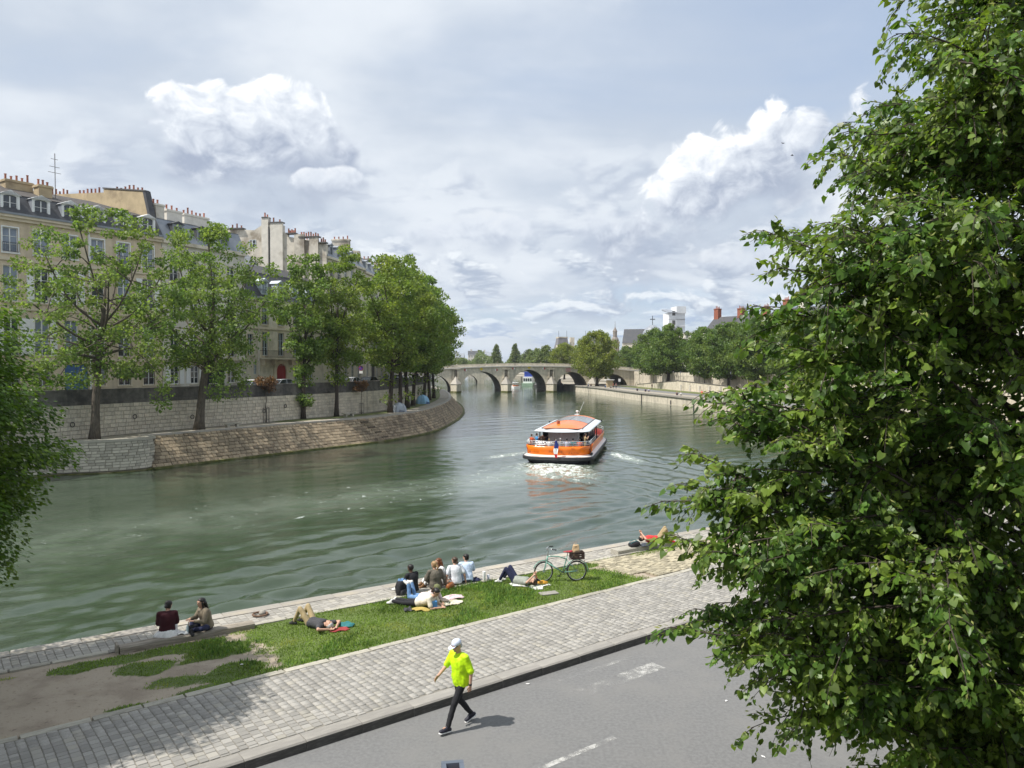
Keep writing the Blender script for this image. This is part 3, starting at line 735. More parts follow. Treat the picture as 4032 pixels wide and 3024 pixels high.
# kerb stones, each its own
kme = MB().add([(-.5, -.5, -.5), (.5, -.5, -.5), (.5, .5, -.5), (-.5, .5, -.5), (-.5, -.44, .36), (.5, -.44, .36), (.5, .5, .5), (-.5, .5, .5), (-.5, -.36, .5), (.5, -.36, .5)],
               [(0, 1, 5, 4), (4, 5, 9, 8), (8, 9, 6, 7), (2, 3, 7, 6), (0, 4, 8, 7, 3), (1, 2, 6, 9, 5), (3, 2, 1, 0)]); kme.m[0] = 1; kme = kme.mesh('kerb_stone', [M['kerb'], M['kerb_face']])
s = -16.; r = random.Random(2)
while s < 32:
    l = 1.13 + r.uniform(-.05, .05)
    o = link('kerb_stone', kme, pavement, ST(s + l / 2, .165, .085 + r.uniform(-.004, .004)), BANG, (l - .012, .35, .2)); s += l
# edging between pavement and grass
eme = MB().box((0, 0, 0), (1, 1, 1), top=.97).mesh('edging_stone', M['edging'])
s = -16.
while s < 26:
    l = .95 + r.uniform(-.2, .25); link('edging_stone', eme, pavement, ST(s + l / 2, 3.36, .095 + r.uniform(-.006, .006)), BANG + r.uniform(-.006, .006), (l - .012, .2, .2)); s += l

def sett_mesh(name, m):
    """cushion-topped stone, unit footprint"""
    c = .5; vs = []
    for k, (f, z) in enumerate(((1., -.5), (1., .38), (.93, .5))):
        h = .5 * f; e = h * .84
        vs += [(-h, -e, z), (-e, -h, z), (e, -h, z), (h, -e, z), (h, e, z), (e, h, z), (-e, h, z), (-h, e, z)]
    fs = [(i + 8 * k, (i + 1) % 8 + 8 * k, (i + 1) % 8 + 8 * k + 8, i + 8 * k + 8) for k in range(2) for i in range(8)] + [tuple(range(16, 24))]
    return MB().add(vs, fs).mesh(name, m)
def setts(parent, name, s0, s1, tlo, thi, cw, cl, ztop, m, seed, nmax=300, cam=(0, 0), amp=.004):
    r = random.Random(seed); me = sett_mesh(name, m); out = []
    s = s0
    while s < s1:
        w = cw * r.uniform(.9, 1.1); a, b = tlo(s), thi(s); t = a - r.random() * cl
        while t < b:
            l = cl * r.uniform(.78, 1.25); x0, x1 = max(t, a), min(t + l, b); t += l
            if x1 - x0 < .06: continue
            out.append((s + w / 2 + .02 * math.sin((x0) * 1.7 + s * .3), (x0 + x1) / 2, w - .011, x1 - x0 - .011, ztop + r.uniform(-amp, amp) - .04, r.uniform(-.05, .05), r.uniform(-.02, .02)))
        s += w
    out.sort(key=lambda q: sum((np.array(ST(q[0], q[1])[:2]) - cam) ** 2) + (1e4 if abs(ST(q[0], q[1])[0]) > .67 * ST(q[0], q[1])[1] + .5 or ST(q[0], q[1])[1] < 12.6 else 0))
    Vb = np.array([v.co for v in me.vertices]); Fb = [np.array(p.vertices) for p in me.polygons]
    VV = []; F4 = []; F8 = []; n0 = 0; Q = [f for f in Fb if len(f) == 4]; T = [f for f in Fb if len(f) == 8][0]
    for i, (s, t, w, l, z, rz, tl) in enumerate(out):
        if i < nmax:
            o = link(name, me, parent, ST(s, t, z), BANG + rz, (w, l, .09)); continue
        c, sn = math.cos(BANG + rz), math.sin(BANG + rz); P = ST(s, t, z)
        lx, ly, lz = Vb[:, 0] * w, Vb[:, 1] * l, Vb[:, 2] * .09 + Vb[:, 0] * tl * .4
        VV.append(np.stack([P[0] + lx * c - ly * sn, P[1] + lx * sn + ly * c, P[2] + lz], 1))
        for f in Q: F4.append(f + n0)
        f = T + n0; F4 += [f[[0, 1, 2, 3]], f[[0, 3, 4, 7]], f[[7, 4, 5, 6]]]
        n0 += len(Vb)
    if VV: stuff(link(name + '_paving', np_mesh(name + '_paving', np.concatenate(VV), np.array(F4), m), parent))
setts(pavement, 'sett', -14, 27, lambda s: .35, lambda s: 3.25, .175, .158, .188, M['sett'], 3, 300, np.array([-3, 3]))
def t_b2(s): return t_edge(s) - 1.48
# quayside strip: bed, edging, setts, coping stones
mb = MB(); g = []
for s in np.linspace(-45, 42, 30):
    g.append([ST(s, t_b2(s), .166), ST(s, t_edge(s) - .1, .166), ST(s, t_edge(s) - .1, -.1), ST(s, t_b2(s), -.1)])
quayside = struct(mb.loft(g).build('quayside_paving', M['joint']))
s = -14.
while s < 24:
    l = 1.0 + r.uniform(-.2, .3)
    if not (-4.2 < s + l / 2 < -1.2): link('edging_stone', eme, quayside, ST(s + l / 2, t_b2(s + l / 2), .10 + r.uniform(-.006, .01)), BANG - .052, (l - .012, .17, .2))
    s += l
setts(quayside, 'sett', -13, 24, lambda s: t_b2(s) + .1, lambda s: t_edge(s) - .46, .18, .19, .175, M['sett2'], 9, 300, np.array([-6, 8]))
cme = MB().add([(-.5, -.5, -.5), (.5, -.5, -.5), (.5, .5, -.5), (-.5, .5, -.5), (-.5, -.5, .5), (.5, -.5, .5), (.49, .38, .5), (-.49, .38, .5), (-.5, .5, .38), (.5, .5, .38)],
               [(4, 5, 6, 7), (7, 6, 9, 8), (8, 9, 2, 3), (0, 1, 5, 4), (1, 2, 9, 6, 5), (0, 4, 7, 8, 3), (3, 2, 1, 0)]).mesh('coping_stone', M['coping'])
s = -20.
while s < 24:
    l = 1.35 + r.uniform(-.35, .4); link('coping_stone', cme, quayside, ST(s + l / 2, t_edge(s + l / 2) - .19, .03 + r.uniform(-.008, .008)), BANG - .052 + r.uniform(-.004, .004), (l - .01, .46, .3)); s += l
wallp = MB(); g = []
for s in np.linspace(-45, 24, 20): g.append([ST(s, t_edge(s) - .1, -.1), ST(s, t_edge(s) - .02, -3.5), ST(s, t_edge(s) - .3, -3.5), ST(s, t_edge(s) - .3, -.1)])
wallp.loft(g).build('quay_face', M['stone_far'], quayside)

# earth and grass strip
def nz2(x, y, seed=0):
    v = 0.
    for k, (f, a) in enumerate(((.7, 1.), (1.7, .6), (3.9, .4), (8.1, .25))):
        v = v + a * np.sin(x * f + 1.3 * np.sin(y * f * .8 + seed + k) + k * 2.1 + seed) * np.sin(y * f * 1.1 + 1.1 * np.sin(x * f * .7 + k * 1.7) + seed * .7)
    return v
PATCH = [(-5.16, 6.34, .75, .3), (-4.0, 5.4, .6, .42), (-3.45, 4.22, .75, .36), (-2.75, 4.0, .6, .35), (-3.9, 6.35, 1.1, .28), (-2.9, 6.2, 1.1, .34), (-1.95, 5.5, .8, .5), (-2.68, 5.2, .45, .16), (-4.4, 3.55, .7, .1), (-3.2, 3.55, 1.0, .14), (-2.2, 4.15, .7, .4), (-2.2, 3.65, .9, .2), (-6.4, 6.6, .5, .12)]
def grass_mask(S, T):
    w = nz2(S, T, 2.) * .28 + nz2(S * 3.1, T * 3.1, 7.) * .16
    main = np.clip((S + 1.75 + w * 1.3) * 1.6, 0, 1)
    end = np.clip((10.75 + w * .6 - .22 * np.maximum(T - 3.6, 0) - S) * 2.2, 0, 1)
    g = main * end
    for (cs, ct, rs, rt) in PATCH:
        d = ((S - cs) / rs) ** 2 + ((T - ct) / rt) ** 2
        g = np.maximum(g, np.clip((1.05 - d + w * 2.4) * 1.3, 0, 1))
    # tufts round the far cobbles
    for (cs, ct, rs, rt) in ((11.0, 6.25, 1.0, .25), (13.6, 5.85, 1.5, .28), (9.9, 5.9, .9, .5)):
        d = ((S - cs) / rs) ** 2 + ((T - ct) / rt) ** 2
        g = np.maximum(g, np.clip((1.1 - d + w) * 1.8, 0, .9))
    return g
def earth():
    ns, nt = 330, 44
    S = np.linspace(-20, 26, ns)[:, None] * np.ones((1, nt)); B2 = np.vectorize(t_b2)(S)
    T = 3.42 + (B2 - .04 - 3.42) * np.linspace(0, 1, nt)[None, :]
    Z = .155 + .016 * nz2(S * 1.3, T * 1.3, 5.) + .03 * np.sin(np.linspace(0, math.pi, nt))[None, :] * (S < 11)
    Z -= .03 * np.exp(-((T - 3.42) / .08) ** 2)
    g = grass_mask(S, T); Z = Z + g * .012
    P = BA[None, None] + BU[None, None] * S[..., None] + BN[None, None] * T[..., None]
    V = np.concatenate([P, Z[..., None]], -1).reshape(-1, 3); idx = np.arange(ns * nt).reshape(ns, nt)
    F = np.stack([idx[:-1, :-1], idx[1:, :-1], idx[1:, 1:], idx[:-1, 1:]], -1).reshape(-1, 4)
    m = bpy.data.materials.new('earth_and_turf'); m.use_nodes = True; t = NT(m.node_tree); b = t.n['Principled BSDF']; b.inputs['Roughness'].default_value = .95
    co = t.node('ShaderNodeNewGeometry').outputs['Position']; at = t.node('ShaderNodeAttribute', attribute_name='turf')
    d = t.mix(t.smooth(t.noise(co, 1.1, 5, .6), .42, .68), (.37, .31, .235), (.27, .22, .165))
    d = t.mix(t.smooth(t.noise(co, 9, 5, .65), .55, .75, 0., .7), d, (.12, .08, .055))
    d = t.mix(t.smooth(t.noise(co, 2.7, 3, .5), .6, .75, 0., .5), d, (.37, .31, .215))
    k = t.smooth(t.math('ADD', at.outputs['Fac'], t.math('MULTIPLY', t.math('SUBTRACT', t.noise(co, 7, 4, .6), .5), .8)), .3, .7)
    t.l.new(t.mix(k, d, (.10, .14, .035)), b.inputs['Base Color'])
    bp = t.node('ShaderNodeBump'); bp.inputs['Strength'].default_value = .7; bp.inputs['Distance'].default_value = .03
    t.l.new(t.noise(co, 18, 6, .65), bp.inputs['Height']); t.l.new(bp.outputs[0], b.inputs['Normal'])
    me = np_mesh('earth_strip', V, F, m, True); a = me.attributes.new('turf', 'FLOAT', 'POINT'); a.data.foreach_set('value', g.ravel().astype(np.float32))
    struct(link('earth_strip', me))
earth()
def earth_z(s, t): return .16 + float(.016 * nz2(s * 1.3, t * 1.3, 5.)) + .03 * math.sin(math.pi * min(max((t - 3.42) / (t_b2(s) - 3.46), 0), 1)) + .012
def blades(n, name, m, smin, smax, hh, rs, dark=False):
    r = np.random.default_rng(rs); S = r.uniform(smin, smax, n); T = r.uniform(3.44, 7.0, n); B2 = 8.28 - .052 * S - 1.48
    ok = T < B2 - .03; S, T = S[ok], T[ok]; g = grass_mask(S, T); nn = nz2(S * .8, T * .8, 9.)
    if dark: g = g * np.clip((nn - .25) * 2, 0, 1)
    ok = r.random(len(S)) < g ** 1.3; S, T, nn = S[ok], T[ok], nn[ok]; n = len(S)
    Z = .155 + .016 * nz2(S * 1.3, T * 1.3, 5.) + .03 * np.sin(math.pi * np.clip((T - 3.42) / (8.28 - .052 * S - 1.48 - 3.46), 0, 1))
    P = BA[None] + BU[None] * S[:, None] + BN[None] * T[:, None]
    H = hh * r.uniform(.5, 1.25, n) * (1 + .35 * np.clip(nn, -1, 1.5)); a = r.uniform(0, 2 * math.pi, n); w = r.uniform(.007, .014, n)
    lean = r.uniform(.2, .95, n) * H; la = a + r.normal(0, .8, n) + 1.57
    ca, sa = np.cos(a) * w, np.sin(a) * w
    b0 = np.stack([P[:, 0] - ca, P[:, 1] - sa, Z - .01], 1); b1 = np.stack([P[:, 0] + ca, P[:, 1] + sa, Z - .01], 1)
    lx, ly = np.cos(la) * lean, np.sin(la) * lean
    m0 = np.stack([P[:, 0] - ca * .7 + lx * .4, P[:, 1] - sa * .7 + ly * .4, Z + H * .62], 1); m1 = np.stack([P[:, 0] + ca * .7 + lx * .4, P[:, 1] + sa * .7 + ly * .4, Z + H * .62], 1)
    tp = np.stack([P[:, 0] + lx, P[:, 1] + ly, Z + H], 1)
    V = np.stack([b0, b1, m1, m0, tp], 1).reshape(-1, 3); i = np.arange(n) * 5
    F = np.concatenate([np.stack([i, i + 1, i + 2], 1), np.stack([i, i + 2, i + 3], 1), np.stack([i + 3, i + 2, i + 4], 1)])
    o = stuff(link(name, np_mesh(name, V, F, m), None)); o['label'] = 'patchy green grass growing on the riverside earth strip'; o['category'] = 'grass'
blades(85000, 'grass', M['grass'], -7.2, 15, .055, 4)
blades(30000, 'grass', M['grass_dark'], -7.2, 11.5, .085, 6, True)
# patch of round rough cobbles
rc = struct(MB().prism([ST(10.2, 3.45)[:2], ST(19, 3.45)[:2], ST(19, 5.7)[:2], ST(10.2, 6.2)[:2]], .0, .15).build('cobbled_patch', M['dirt']))
setts(rc, 'cobble', 10.4, 18.5, lambda s: 3.5 if s > 11 else 4.1, lambda s: 6.2 - .1 * (s - 10), .17, .16, .2, M['rough_cobble'], 12, 300, np.array([5, 20]), amp=.012)

# timber beams laid on the ground
def beam(name, label, s0, t0, s1, t1, w, h, m, stub):
    a, b = np.array(ST(s0, t0)), np.array(ST(s1, t1)); d = b - a; L = math.hypot(d[0], d[1])
    root = thing(name, label, 'beam', (a[0], a[1], .15), math.atan2(d[1], d[0]))
    n = 9; rg = []
    rr = random.Random(4)
    for i in range(n):
        x = L * i / (n - 1); j = lambda: rr.uniform(-.012, .012); yo = .02 * math.sin(i * 1.1)
        rg.append([(x, -w / 2 + yo + j(), -.05), (x, w / 2 + yo + j(), -.05), (x, w / 2 + yo + j(), h - .03), (x, w / 2 - .03 + yo, h + j() * .5), (x, -w / 2 + .03 + yo, h + j() * .5), (x, -w / 2 + yo + j(), h - .03)])
    MB().loft(rg).build('log', m, root)
    if stub: MB().box((-.05, 0, h / 2 + .02), (.05, w + .02, h + .1), ry=.06).build('end_board', m, root)
    return root
beam('timber_beam', 'weathered timber beam on the ground used as a seat by two people', -4.15, 6.9, -1.0, 6.72, .28, .17, M['timber'], True)
beam('timber_beam', 'pale flat beam beside the cobbles with someone lying in red on it', 12.0, 6.42, 15.6, 6.15, .42, .2, M['edging'], False)
# flat inspection slab in the grass
tag(MB().box(ST(6.98, 4.19, .195), (.55, .3, .04), BANG - .3).build('stone_slab', M['kerb']), 'small flat grey slab lying in the grass beside the bicycle', 'slab')

# ================================================================ houses
def facade_mesh(L, H, ops, reveal=.22, z0=0.):
    """front wall in the x,z plane (y = 0) with true openings and reveals; ops = (x0,x1,z0,z1)"""
    xs = sorted(set([0., L] + [v for o in ops for v in o[:2]])); zs = sorted(set([z0, H] + [v for o in ops for v in o[2:4]]))
    mb = MB()
    for a, b in zip(xs[:-1], xs[1:]):
        run = None
        for c, d in zip(zs[:-1], zs[1:]):
            mx, mz = (a + b) / 2, (c + d) / 2
            hole = any(o[0] < mx < o[1] and o[2] < mz < o[3] for o in ops)
            if hole:
                if run: mb.add([(a, 0, run[0]), (b, 0, run[0]), (b, 0, run[1]), (a, 0, run[1])], [(0, 1, 2, 3)]); run = None
            else: run = (run[0], d) if run else (c, d)
        if run: mb.add([(a, 0, run[0]), (b, 0, run[0]), (b, 0, run[1]), (a, 0, run[1])], [(0, 1, 2, 3)])
    for (a, b, c, d) in ops:
        y = reveal
        mb.add([(a, 0, c), (b, 0, c), (b, y, c), (a, y, c)], [(0, 1, 2, 3)]); mb.add([(a, 0, d), (a, y, d), (b, y, d), (b, 0, d)], [(0, 1, 2, 3)])
        mb.add([(a, 0, c), (a, y, c), (a, y, d), (a, 0, d)], [(0, 1, 2, 3)]); mb.add([(b, 0, c), (b, 0, d), (b, y, d), (b, y, c)], [(0, 1, 2, 3)])
    return mb
_wm = {}
def window(root, x0, x1, z0, z1, fm, gm, bars=3, y=.12, rail=False, shutters=None, surround=None):
    """window (frame) > pane, railing, shutter"""
    w, h = x1 - x0, z1 - z0; key = (round(w, 2), round(h, 2), fm.name, gm.name, bars)
    if key not in _wm:
        f = MB(); t = .07
        f.span(0, w, 0, .08, 0, t); f.span(0, w, 0, .08, h - t, h); f.span(0, t, .002, .08, t, h - t); f.span(w - t, w, .002, .08, t, h - t)
        f.span(w / 2 - .05, w / 2 + .05, -.01, .07, t, h - t)
        for k in range(1, bars):
            z = t + (h - 2 * t) * k / bars
            f.span(t, w / 2 - .05, .012, .05, z - .022, z + .022); f.span(w / 2 + .05, w - t, .012, .05, z - .022, z + .022)
        g = MB(); g.span(0, .5, 0, .01, 0, 1)
        _wm[key] = (f.mesh('window', fm), MB().add([(t, .06, t), (w / 2 - .05, .06, t), (w / 2 - .05, .06, h - t), (t, .06, h - t)], [(0, 1, 2, 3)]).mesh('pane', gm))
    fme, gme = _wm[key]
    o = link('window', fme, root, (x0, y, z0))
    link('pane', gme, o); link('pane', gme, o, (w / 2 - .02, 0, 0))
    if surround:
        s = MB(); e = .13
        s.span(-e, 0, -y - .05, -y + .02, -e * .3, h + e); s.span(w, w + e, -y - .05, -y + .02, -e * .3, h + e); s.span(0, w, -y - .05, -y + .02, h, h + e)
        s.span(-e * 1.3, w + e * 1.3, -y - .12, -y + .02, -.14, -e * .3 - .001)
        s.build('surround', surround, o)
    if rail:
        rl = MB(); hh = min(.95, h * .4)
        rl.span(-.05, w + .05, -y - .16, -y - .12, hh - .04, hh); rl.span(-.05, w + .05, -y - .16, -y - .12, .06, .10)
        n = max(4, int(w / .16))
        for k in range(n + 1): rl.span(-.05 + (w + .1) * k / n - .012, -.05 + (w + .1) * k / n + .012, -y - .15, -y - .13, .1, hh - .04)
        rl.build('railing', M['rail_iron'], o)
    if shutters:
        for sx in (-1, 1):
            sh = MB(); sw = w * .5; a = -sw - .04 if sx < 0 else w + .04
            sh.span(a, a + sw, -y - .06, -y - .02, 0, h)
            for k in range(8): sh.span(a + .05, a + sw - .05, -y - .075, -y - .06, h * (k + .3) / 8.4 + .05, h * (k + .3) / 8.4 + .05 + h * .07)
            sh.build('shutter', shutters, o)
    return o
def pots(parent, x0, x1, y, z, n, m=None, seed=0):
    r = random.Random(seed)
    for k in range(n):
        h = r.choice((.45, .6, .6, .85)); x = lerp(x0, x1, (k + .5) / n)
        MB().lathe([(.13, 0), (.15, .05), (.11, .12), (.10, h - .08), (.14, h - .05), (.13, h)], 8, (x, y, z)).build('chimney_pot', m or M['terracotta'], parent)
def chimney(root, x0, x1, y0, y1, z0, z1, m, npots=4, seed=0, along='x'):
    mb = MB(); mb.span(x0, x1, y0, y1, z0, z1 - .25); mb.span(x0 - .1, x1 + .1, y0 - .1, y1 + .1, z1 - .25, z1 - .08); mb.span(x0 - .04, x1 + .04, y0 - .04, y1 + .04, z1 - .08, z1)
    c = mb.build('chimney', m, root)
    if along == 'x': pots(c, x0, x1, (y0 + y1) / 2, z1, npots, None, seed)
    else:
        for k in range(npots):
            h = random.Random(seed + k).choice((.45, .6, .85))
            MB().lathe([(.13, 0), (.15, .05), (.11, .12), (.10, h - .08), (.14, h - .05), (.13, h)], 8, ((x0 + x1) / 2, lerp(y0, y1, (k + .5) / npots), z1)).build('chimney_pot', M['terracotta'], c)
    return c
def dormer(root, x, z0, w, h, y0, depth, fm, gm, top, arched=True, bars=1):
    """front at y0, reaching back by depth"""
    d = MB(); hw = w / 2
    iw = hw - .22; z1 = z0 + h
    arch = [(hw * math.cos(a), h - .28 + .28 * math.sin(a)) for a in np.linspace(0, math.pi, 9)] if arched else [(hw, h), (-hw, h)]
    out = [(-hw, 0), (hw, 0)] + arch; n = len(out)
    # front frame ring
    inn = [(-iw, .25), (iw, .25)] + ([(iw * math.cos(a), h - .52 + .2 * math.sin(a)) for a in np.linspace(0, math.pi, 9)] if arched else [(iw, h - .3), (-iw, h - .3)])
    vs = [(x + p[0], y0, z0 + p[1]) for p in out] + [(x + p[0], y0, z0 + p[1]) for p in inn] + [(x + p[0], y0 + .15, z0 + p[1]) for p in inn]
    d.add(vs, [(i, (i + 1) % n, n + (i + 1) % n, n + i) for i in range(n)] + [(n + i, n + (i + 1) % n, 2 * n + (i + 1) % n, 2 * n + i) for i in range(n)])
    o = d.build('dormer', fm, root)
    ck = MB(); vs = [(x + p[0], y0 + .001, z0 + p[1]) for p in out] + [(x + p[0], y0 + depth, z0 + p[1]) for p in out]
    ck.add(vs, [(i, n + i, n + (i + 1) % n, (i + 1) % n) for i in range(n)]); ck.build('cheek', top, o)
    hd = MB(); e = .12
    rg = [[(x - hw - e, y, z0 + h - .30), (x - hw * .5, y, z0 + h - .02), (x, y, z0 + h + .07), (x + hw * .5, y, z0 + h - .02), (x + hw + e, y, z0 + h - .30), (x, y, z0 + h + .16)] for y in (y0 - .15, y0 + depth)] if arched else [[(x - hw - e, y, z0 + h), (x + hw + e, y, z0 + h), (x, y, z0 + h + .35)] for y in (y0 - .12, y0 + depth)]
    hd.loft(rg).build('hood', fm if arched else top, o)
    f = MB(); zh = h - .42
    f.span(x - .05, x + .05, y0 + .06, y0 + .12, z0 + .25, z0 + zh); f.span(x - iw, x - iw + .06, y0 + .06, y0 + .12, z0 + .25, z0 + zh); f.span(x + iw - .06, x + iw, y0 + .06, y0 + .12, z0 + .25, z0 + zh)
    for k in range(1, bars + 1): f.span(x - iw, x + iw, y0 + .08, y0 + .11, z0 + .25 + (zh - .25) * k / (bars + 1) - .02, z0 + .25 + (zh - .25) * k / (bars + 1) + .02)
    f.build('window', fm, o)
    MB().add([(x - iw, y0 + .13, z0 + .2), (x + iw, y0 + .13, z0 + .2), (x + iw, y0 + .13, z0 + h - .3), (x - iw, y0 + .13, z0 + h - .3)], [(0, 1, 2, 3)]).build('pane', gm, o)
    return o
def band(root, name, L, z, h, out, m, x0=0.):
    MB().span(x0 - .02, L + .02, -out, .05, z, z + h).build(name, m, root)
def base(name, label, p0, p1, zb=UZ, cat='building', group=None):
    d = (p1[0] - p0[0], p1[1] - p0[1]); L = math.hypot(*d)
    return thing(name, label, cat, (p0[0], p0[1], zb), math.atan2(d[1], d[0]), group), L
def shell(root, L, H, depth, m, back=.25):
    mb = MB(); mb.add([(0, 0, 0), (0, depth, 0), (0, depth, H), (0, 0, H)], [(0, 1, 2, 3)]); mb.add([(L, 0, 0), (L, 0, H), (L, depth, H), (L, depth, 0)], [(0, 1, 2, 3)])
    mb.add([(0, depth, 0), (L, depth, 0), (L, depth, H), (0, depth, H)], [(0, 1, 2, 3)])
    mb.build('side_wall', m, root)
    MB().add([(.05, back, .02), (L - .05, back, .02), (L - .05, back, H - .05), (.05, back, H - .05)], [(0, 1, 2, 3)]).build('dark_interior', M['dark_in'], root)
def mansard(root, L, z0, z1, z2, in1, depth, m1, m2, over=.25, x0=0., hipL=False, hipR=False):
    a = MB()
    pr = [(-over, z0), (in1, z1), (depth - in1, z1), (depth + over, z0)]
    a.loft([[(x, y, z) for y, z in pr] for x in (x0, L)]).build('mansard_slope', m1, root)
    b = MB(); mid = depth / 2; hl = mid * .9
    xl, xr = (x0 + (hl if hipL else 0)), (L - (hl if hipR else 0))
    b.add([(x0, in1 - .08, z1), (L, in1 - .08, z1), (L, depth - in1 + .08, z1), (x0, depth - in1 + .08, z1), (xl, mid, z2), (xr, mid, z2)], [(0, 1, 5, 4), (2, 3, 4, 5), (3, 0, 4), (1, 2, 5), (3, 2, 1, 0)])
    b.build('roof', m2, root)

# ---- first house: tan front, slate mansard with white dormers
h1, L = base('town_house', 'long tan town house with dark slate mansard and white arched dormers', (-55.3, 63.2), (-39.6, 87.2))
XS = [1.9, 4.7, 7.5, 10.3, 13.1, 15.9, 18.7, 21.5, 24.3, 27.1]
rowsz = [(1.0, 3.2), (4.1, 7.7), (9.3, 12.7), (14.0, 16.35)]
ops = []
for x in XS:
    for i, (a, b) in enumerate(rowsz):
        if i == 0 and abs(x - 18.7) < .1: continue
        ops.append((x - .68, x + .68, a, b))
ops.append((18.0, 20.4, .02, 3.3))
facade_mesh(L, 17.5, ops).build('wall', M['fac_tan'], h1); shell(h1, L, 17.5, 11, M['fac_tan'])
for k, o_ in enumerate(ops[:-1]):
    z = o_[2]
    i = [r_[0] for r_ in rowsz].index(z)
    w_ = window(h1, *o_, M['white_paint'], M['glass_sky'] if i == 3 or k % 3 == 0 else M['glass'], 3 if i else 3, rail=(i in (1, 3)), surround=M['trim'] if i < 3 else M['white_paint'], shutters=M['white_paint'] if (i == 1 and k % 2) or (i == 2 and k % 3 == 1) else None)
    if i == 0:
        gr = MB()
        for j in range(7): gr.span(o_[0] + .1 + j * .19, o_[0] + .125 + j * .19, -.03, 0, z, o_[3])
        gr.build('window_grille', M['iron'], h1)
dr = MB(); dr.span(18.05, 19.18, .1, .16, .02, 3.2); dr.span(19.22, 20.35, .1, .16, .02, 3.2)
dr.build('coach_door', M['blue_door'], h1)
band(h1, 'string_course', L, 3.55, .3, .14, M['trim']); band(h1, 'string_course', L, 8.5, .22, .12, M['trim']); band(h1, 'string_course', L, 13.2, .3, .12, M['trim'])
band(h1, 'cornice', L, 17.0, .3, .3, M['trim']); band(h1, 'cornice', L, 17.3, .25, .5, M['trim']); band(h1, 'gutter', L, 17.55, .2, .6, M['lead'])
MB().span(20.5, 20.62, -.14, -.02, .1, 17).build('downpipe', M['white_paint'], h1)
for x in XS: # sunk panels between windows under the cornice
    MB().span(x + .9, x + 1.9, -.03, .01, 13.7, 16.5).build('wall_panel', M['fac_tan'], h1)
mansard(h1, L, 17.7, 19.75, 21.4, 1.0, 11, M['slate'], M['roof_brown'], .45, hipR=True)
for x in XS: dormer(h1, x, 17.85, 1.7, 1.9, -.12, 1.9, M['white_paint'], M['glass'], M['lead'])
dormer(h1, 21.0 - 1.2, 17.9, .75, 1.5, .05, 1.6, M['white_paint'], M['glass_sky'], M['lead'])
chimney(h1, 14.6, 17.2, 4.2, 5.4, 19.6, 21.9, M['fac_ochre'], 5, 1); chimney(h1, 17.0, 18.3, 2.6, 3.7, 19.4, 21.6, M['fac_ochre'], 3, 4)
an = MB(); an.tube([(18.9, 3.2, 20), (18.9, 3.2, 25.2)], .04, 5)
for z, l in ((24.6, .4), (23.8, .55), (23.2, .7)): an.tube([(18.9 - l, 3.2, z), (18.9 + l, 3.4, z + .05)], .025, 4)
an.build('aerial', M['iron_grey'], h1)
# ---- second house: tall party wall with chimneys, zinc mansard
h2, L = base('town_house', 'off-white house with grey zinc mansard and a tall stained party wall', (-39.55, 87.28), (-34.0, 98.3))
xs2 = [1.6, 4.4, 7.2, 10.0]; ops = [(x - .6, x + .6, a, b) for x in xs2 for a, b in ((1.0, 3.1), (4.2, 7.2), (8.6, 11.4), (12.8, 15.4))]
facade_mesh(L, 17.3, ops).build('wall', M['fac_white'], h2); shell(h2, L, 17.3, 12, M['fac_white'])
for k, o_ in enumerate(ops): window(h2, *o_, M['white_paint'], M['glass'], 3, rail=o_[2] > 4, surround=M['fac_cream'], shutters=M['white_paint'] if o_[2] < 2 and k < 5 else None)
MB().span(5.6, 8.8, -.06, .04, .05, 3.2).build('shop_front', M['black_shop'], h2)
band(h2, 'balcony', L, 3.75, .16, .7, M['fac_cream']); band(h2, 'cornice', L, 17.0, .4, .35, M['fac_cream'])
mansard(h2, L, 17.4, 19.9, 20.8, 1.1, 12, M['lead'], M['lead'], .3)
for x in (2.2, 5.6, 9.0): dormer(h2, x, 17.5, 1.5, 1.9, -.05, 2.0, M['lead'], M['glass'], M['slate'], False)
pw = MB(); pw.extr([(0, 0), (0, 0)], 0, 0) if False else None
pw = MB(); prof = [(.3, 15), (2.6, 22.9), (9.4, 23.9), (9.4, 23.5), (24, 24.6), (24, 15)]
pw.loft([[(x, y, z) for y, z in prof] for x in (-.35, .12)]).build('party_wall', M['fac_ochre'], h2)
MB().loft([[(x, y, z) for y, z in ((-.05, 15), (.3, 15), (2.6, 22.9), (2.2, 23.0))] for x in (-.37, .35)]).build('slate_edge', M['slate'], h2)
MB().loft([[(x, y, z) for y, z in ((2.2, 22.9), (2.2, 23.05), (9.5, 24.1), (9.5, 23.95))] for x in (-.42, .2)]).build('coping', M['iron_grey'], h2)
for y0, n, z in ((3.0, 7, 23.05), (10.5, 6, 23.55), (16.5, 7, 24.0)):
    for k in range(n):
        h = random.Random(k + int(y0)).choice((.4, .55, .7)); y = y0 + k * .72
        MB().lathe([(.14, 0), (.11, .1), (.10, h - .05), (.14, h)], 7, (-.1, y, z + (y - y0) * .09)).build('chimney_pot', M['terracotta'], h2)
chimney(h2, .6, 1.7, 1.6, 3.2, 20, 21.7, M['fac_white'], 2, 3); chimney(h2, 4.0, 6.2, 4, 5, 20.2, 21.9, M['fac_white'], 3, 5); chimney(h2, 7.8, 11.6, 5.5, 6.5, 20.4, 22.2, M['fac_white'], 6, 6)
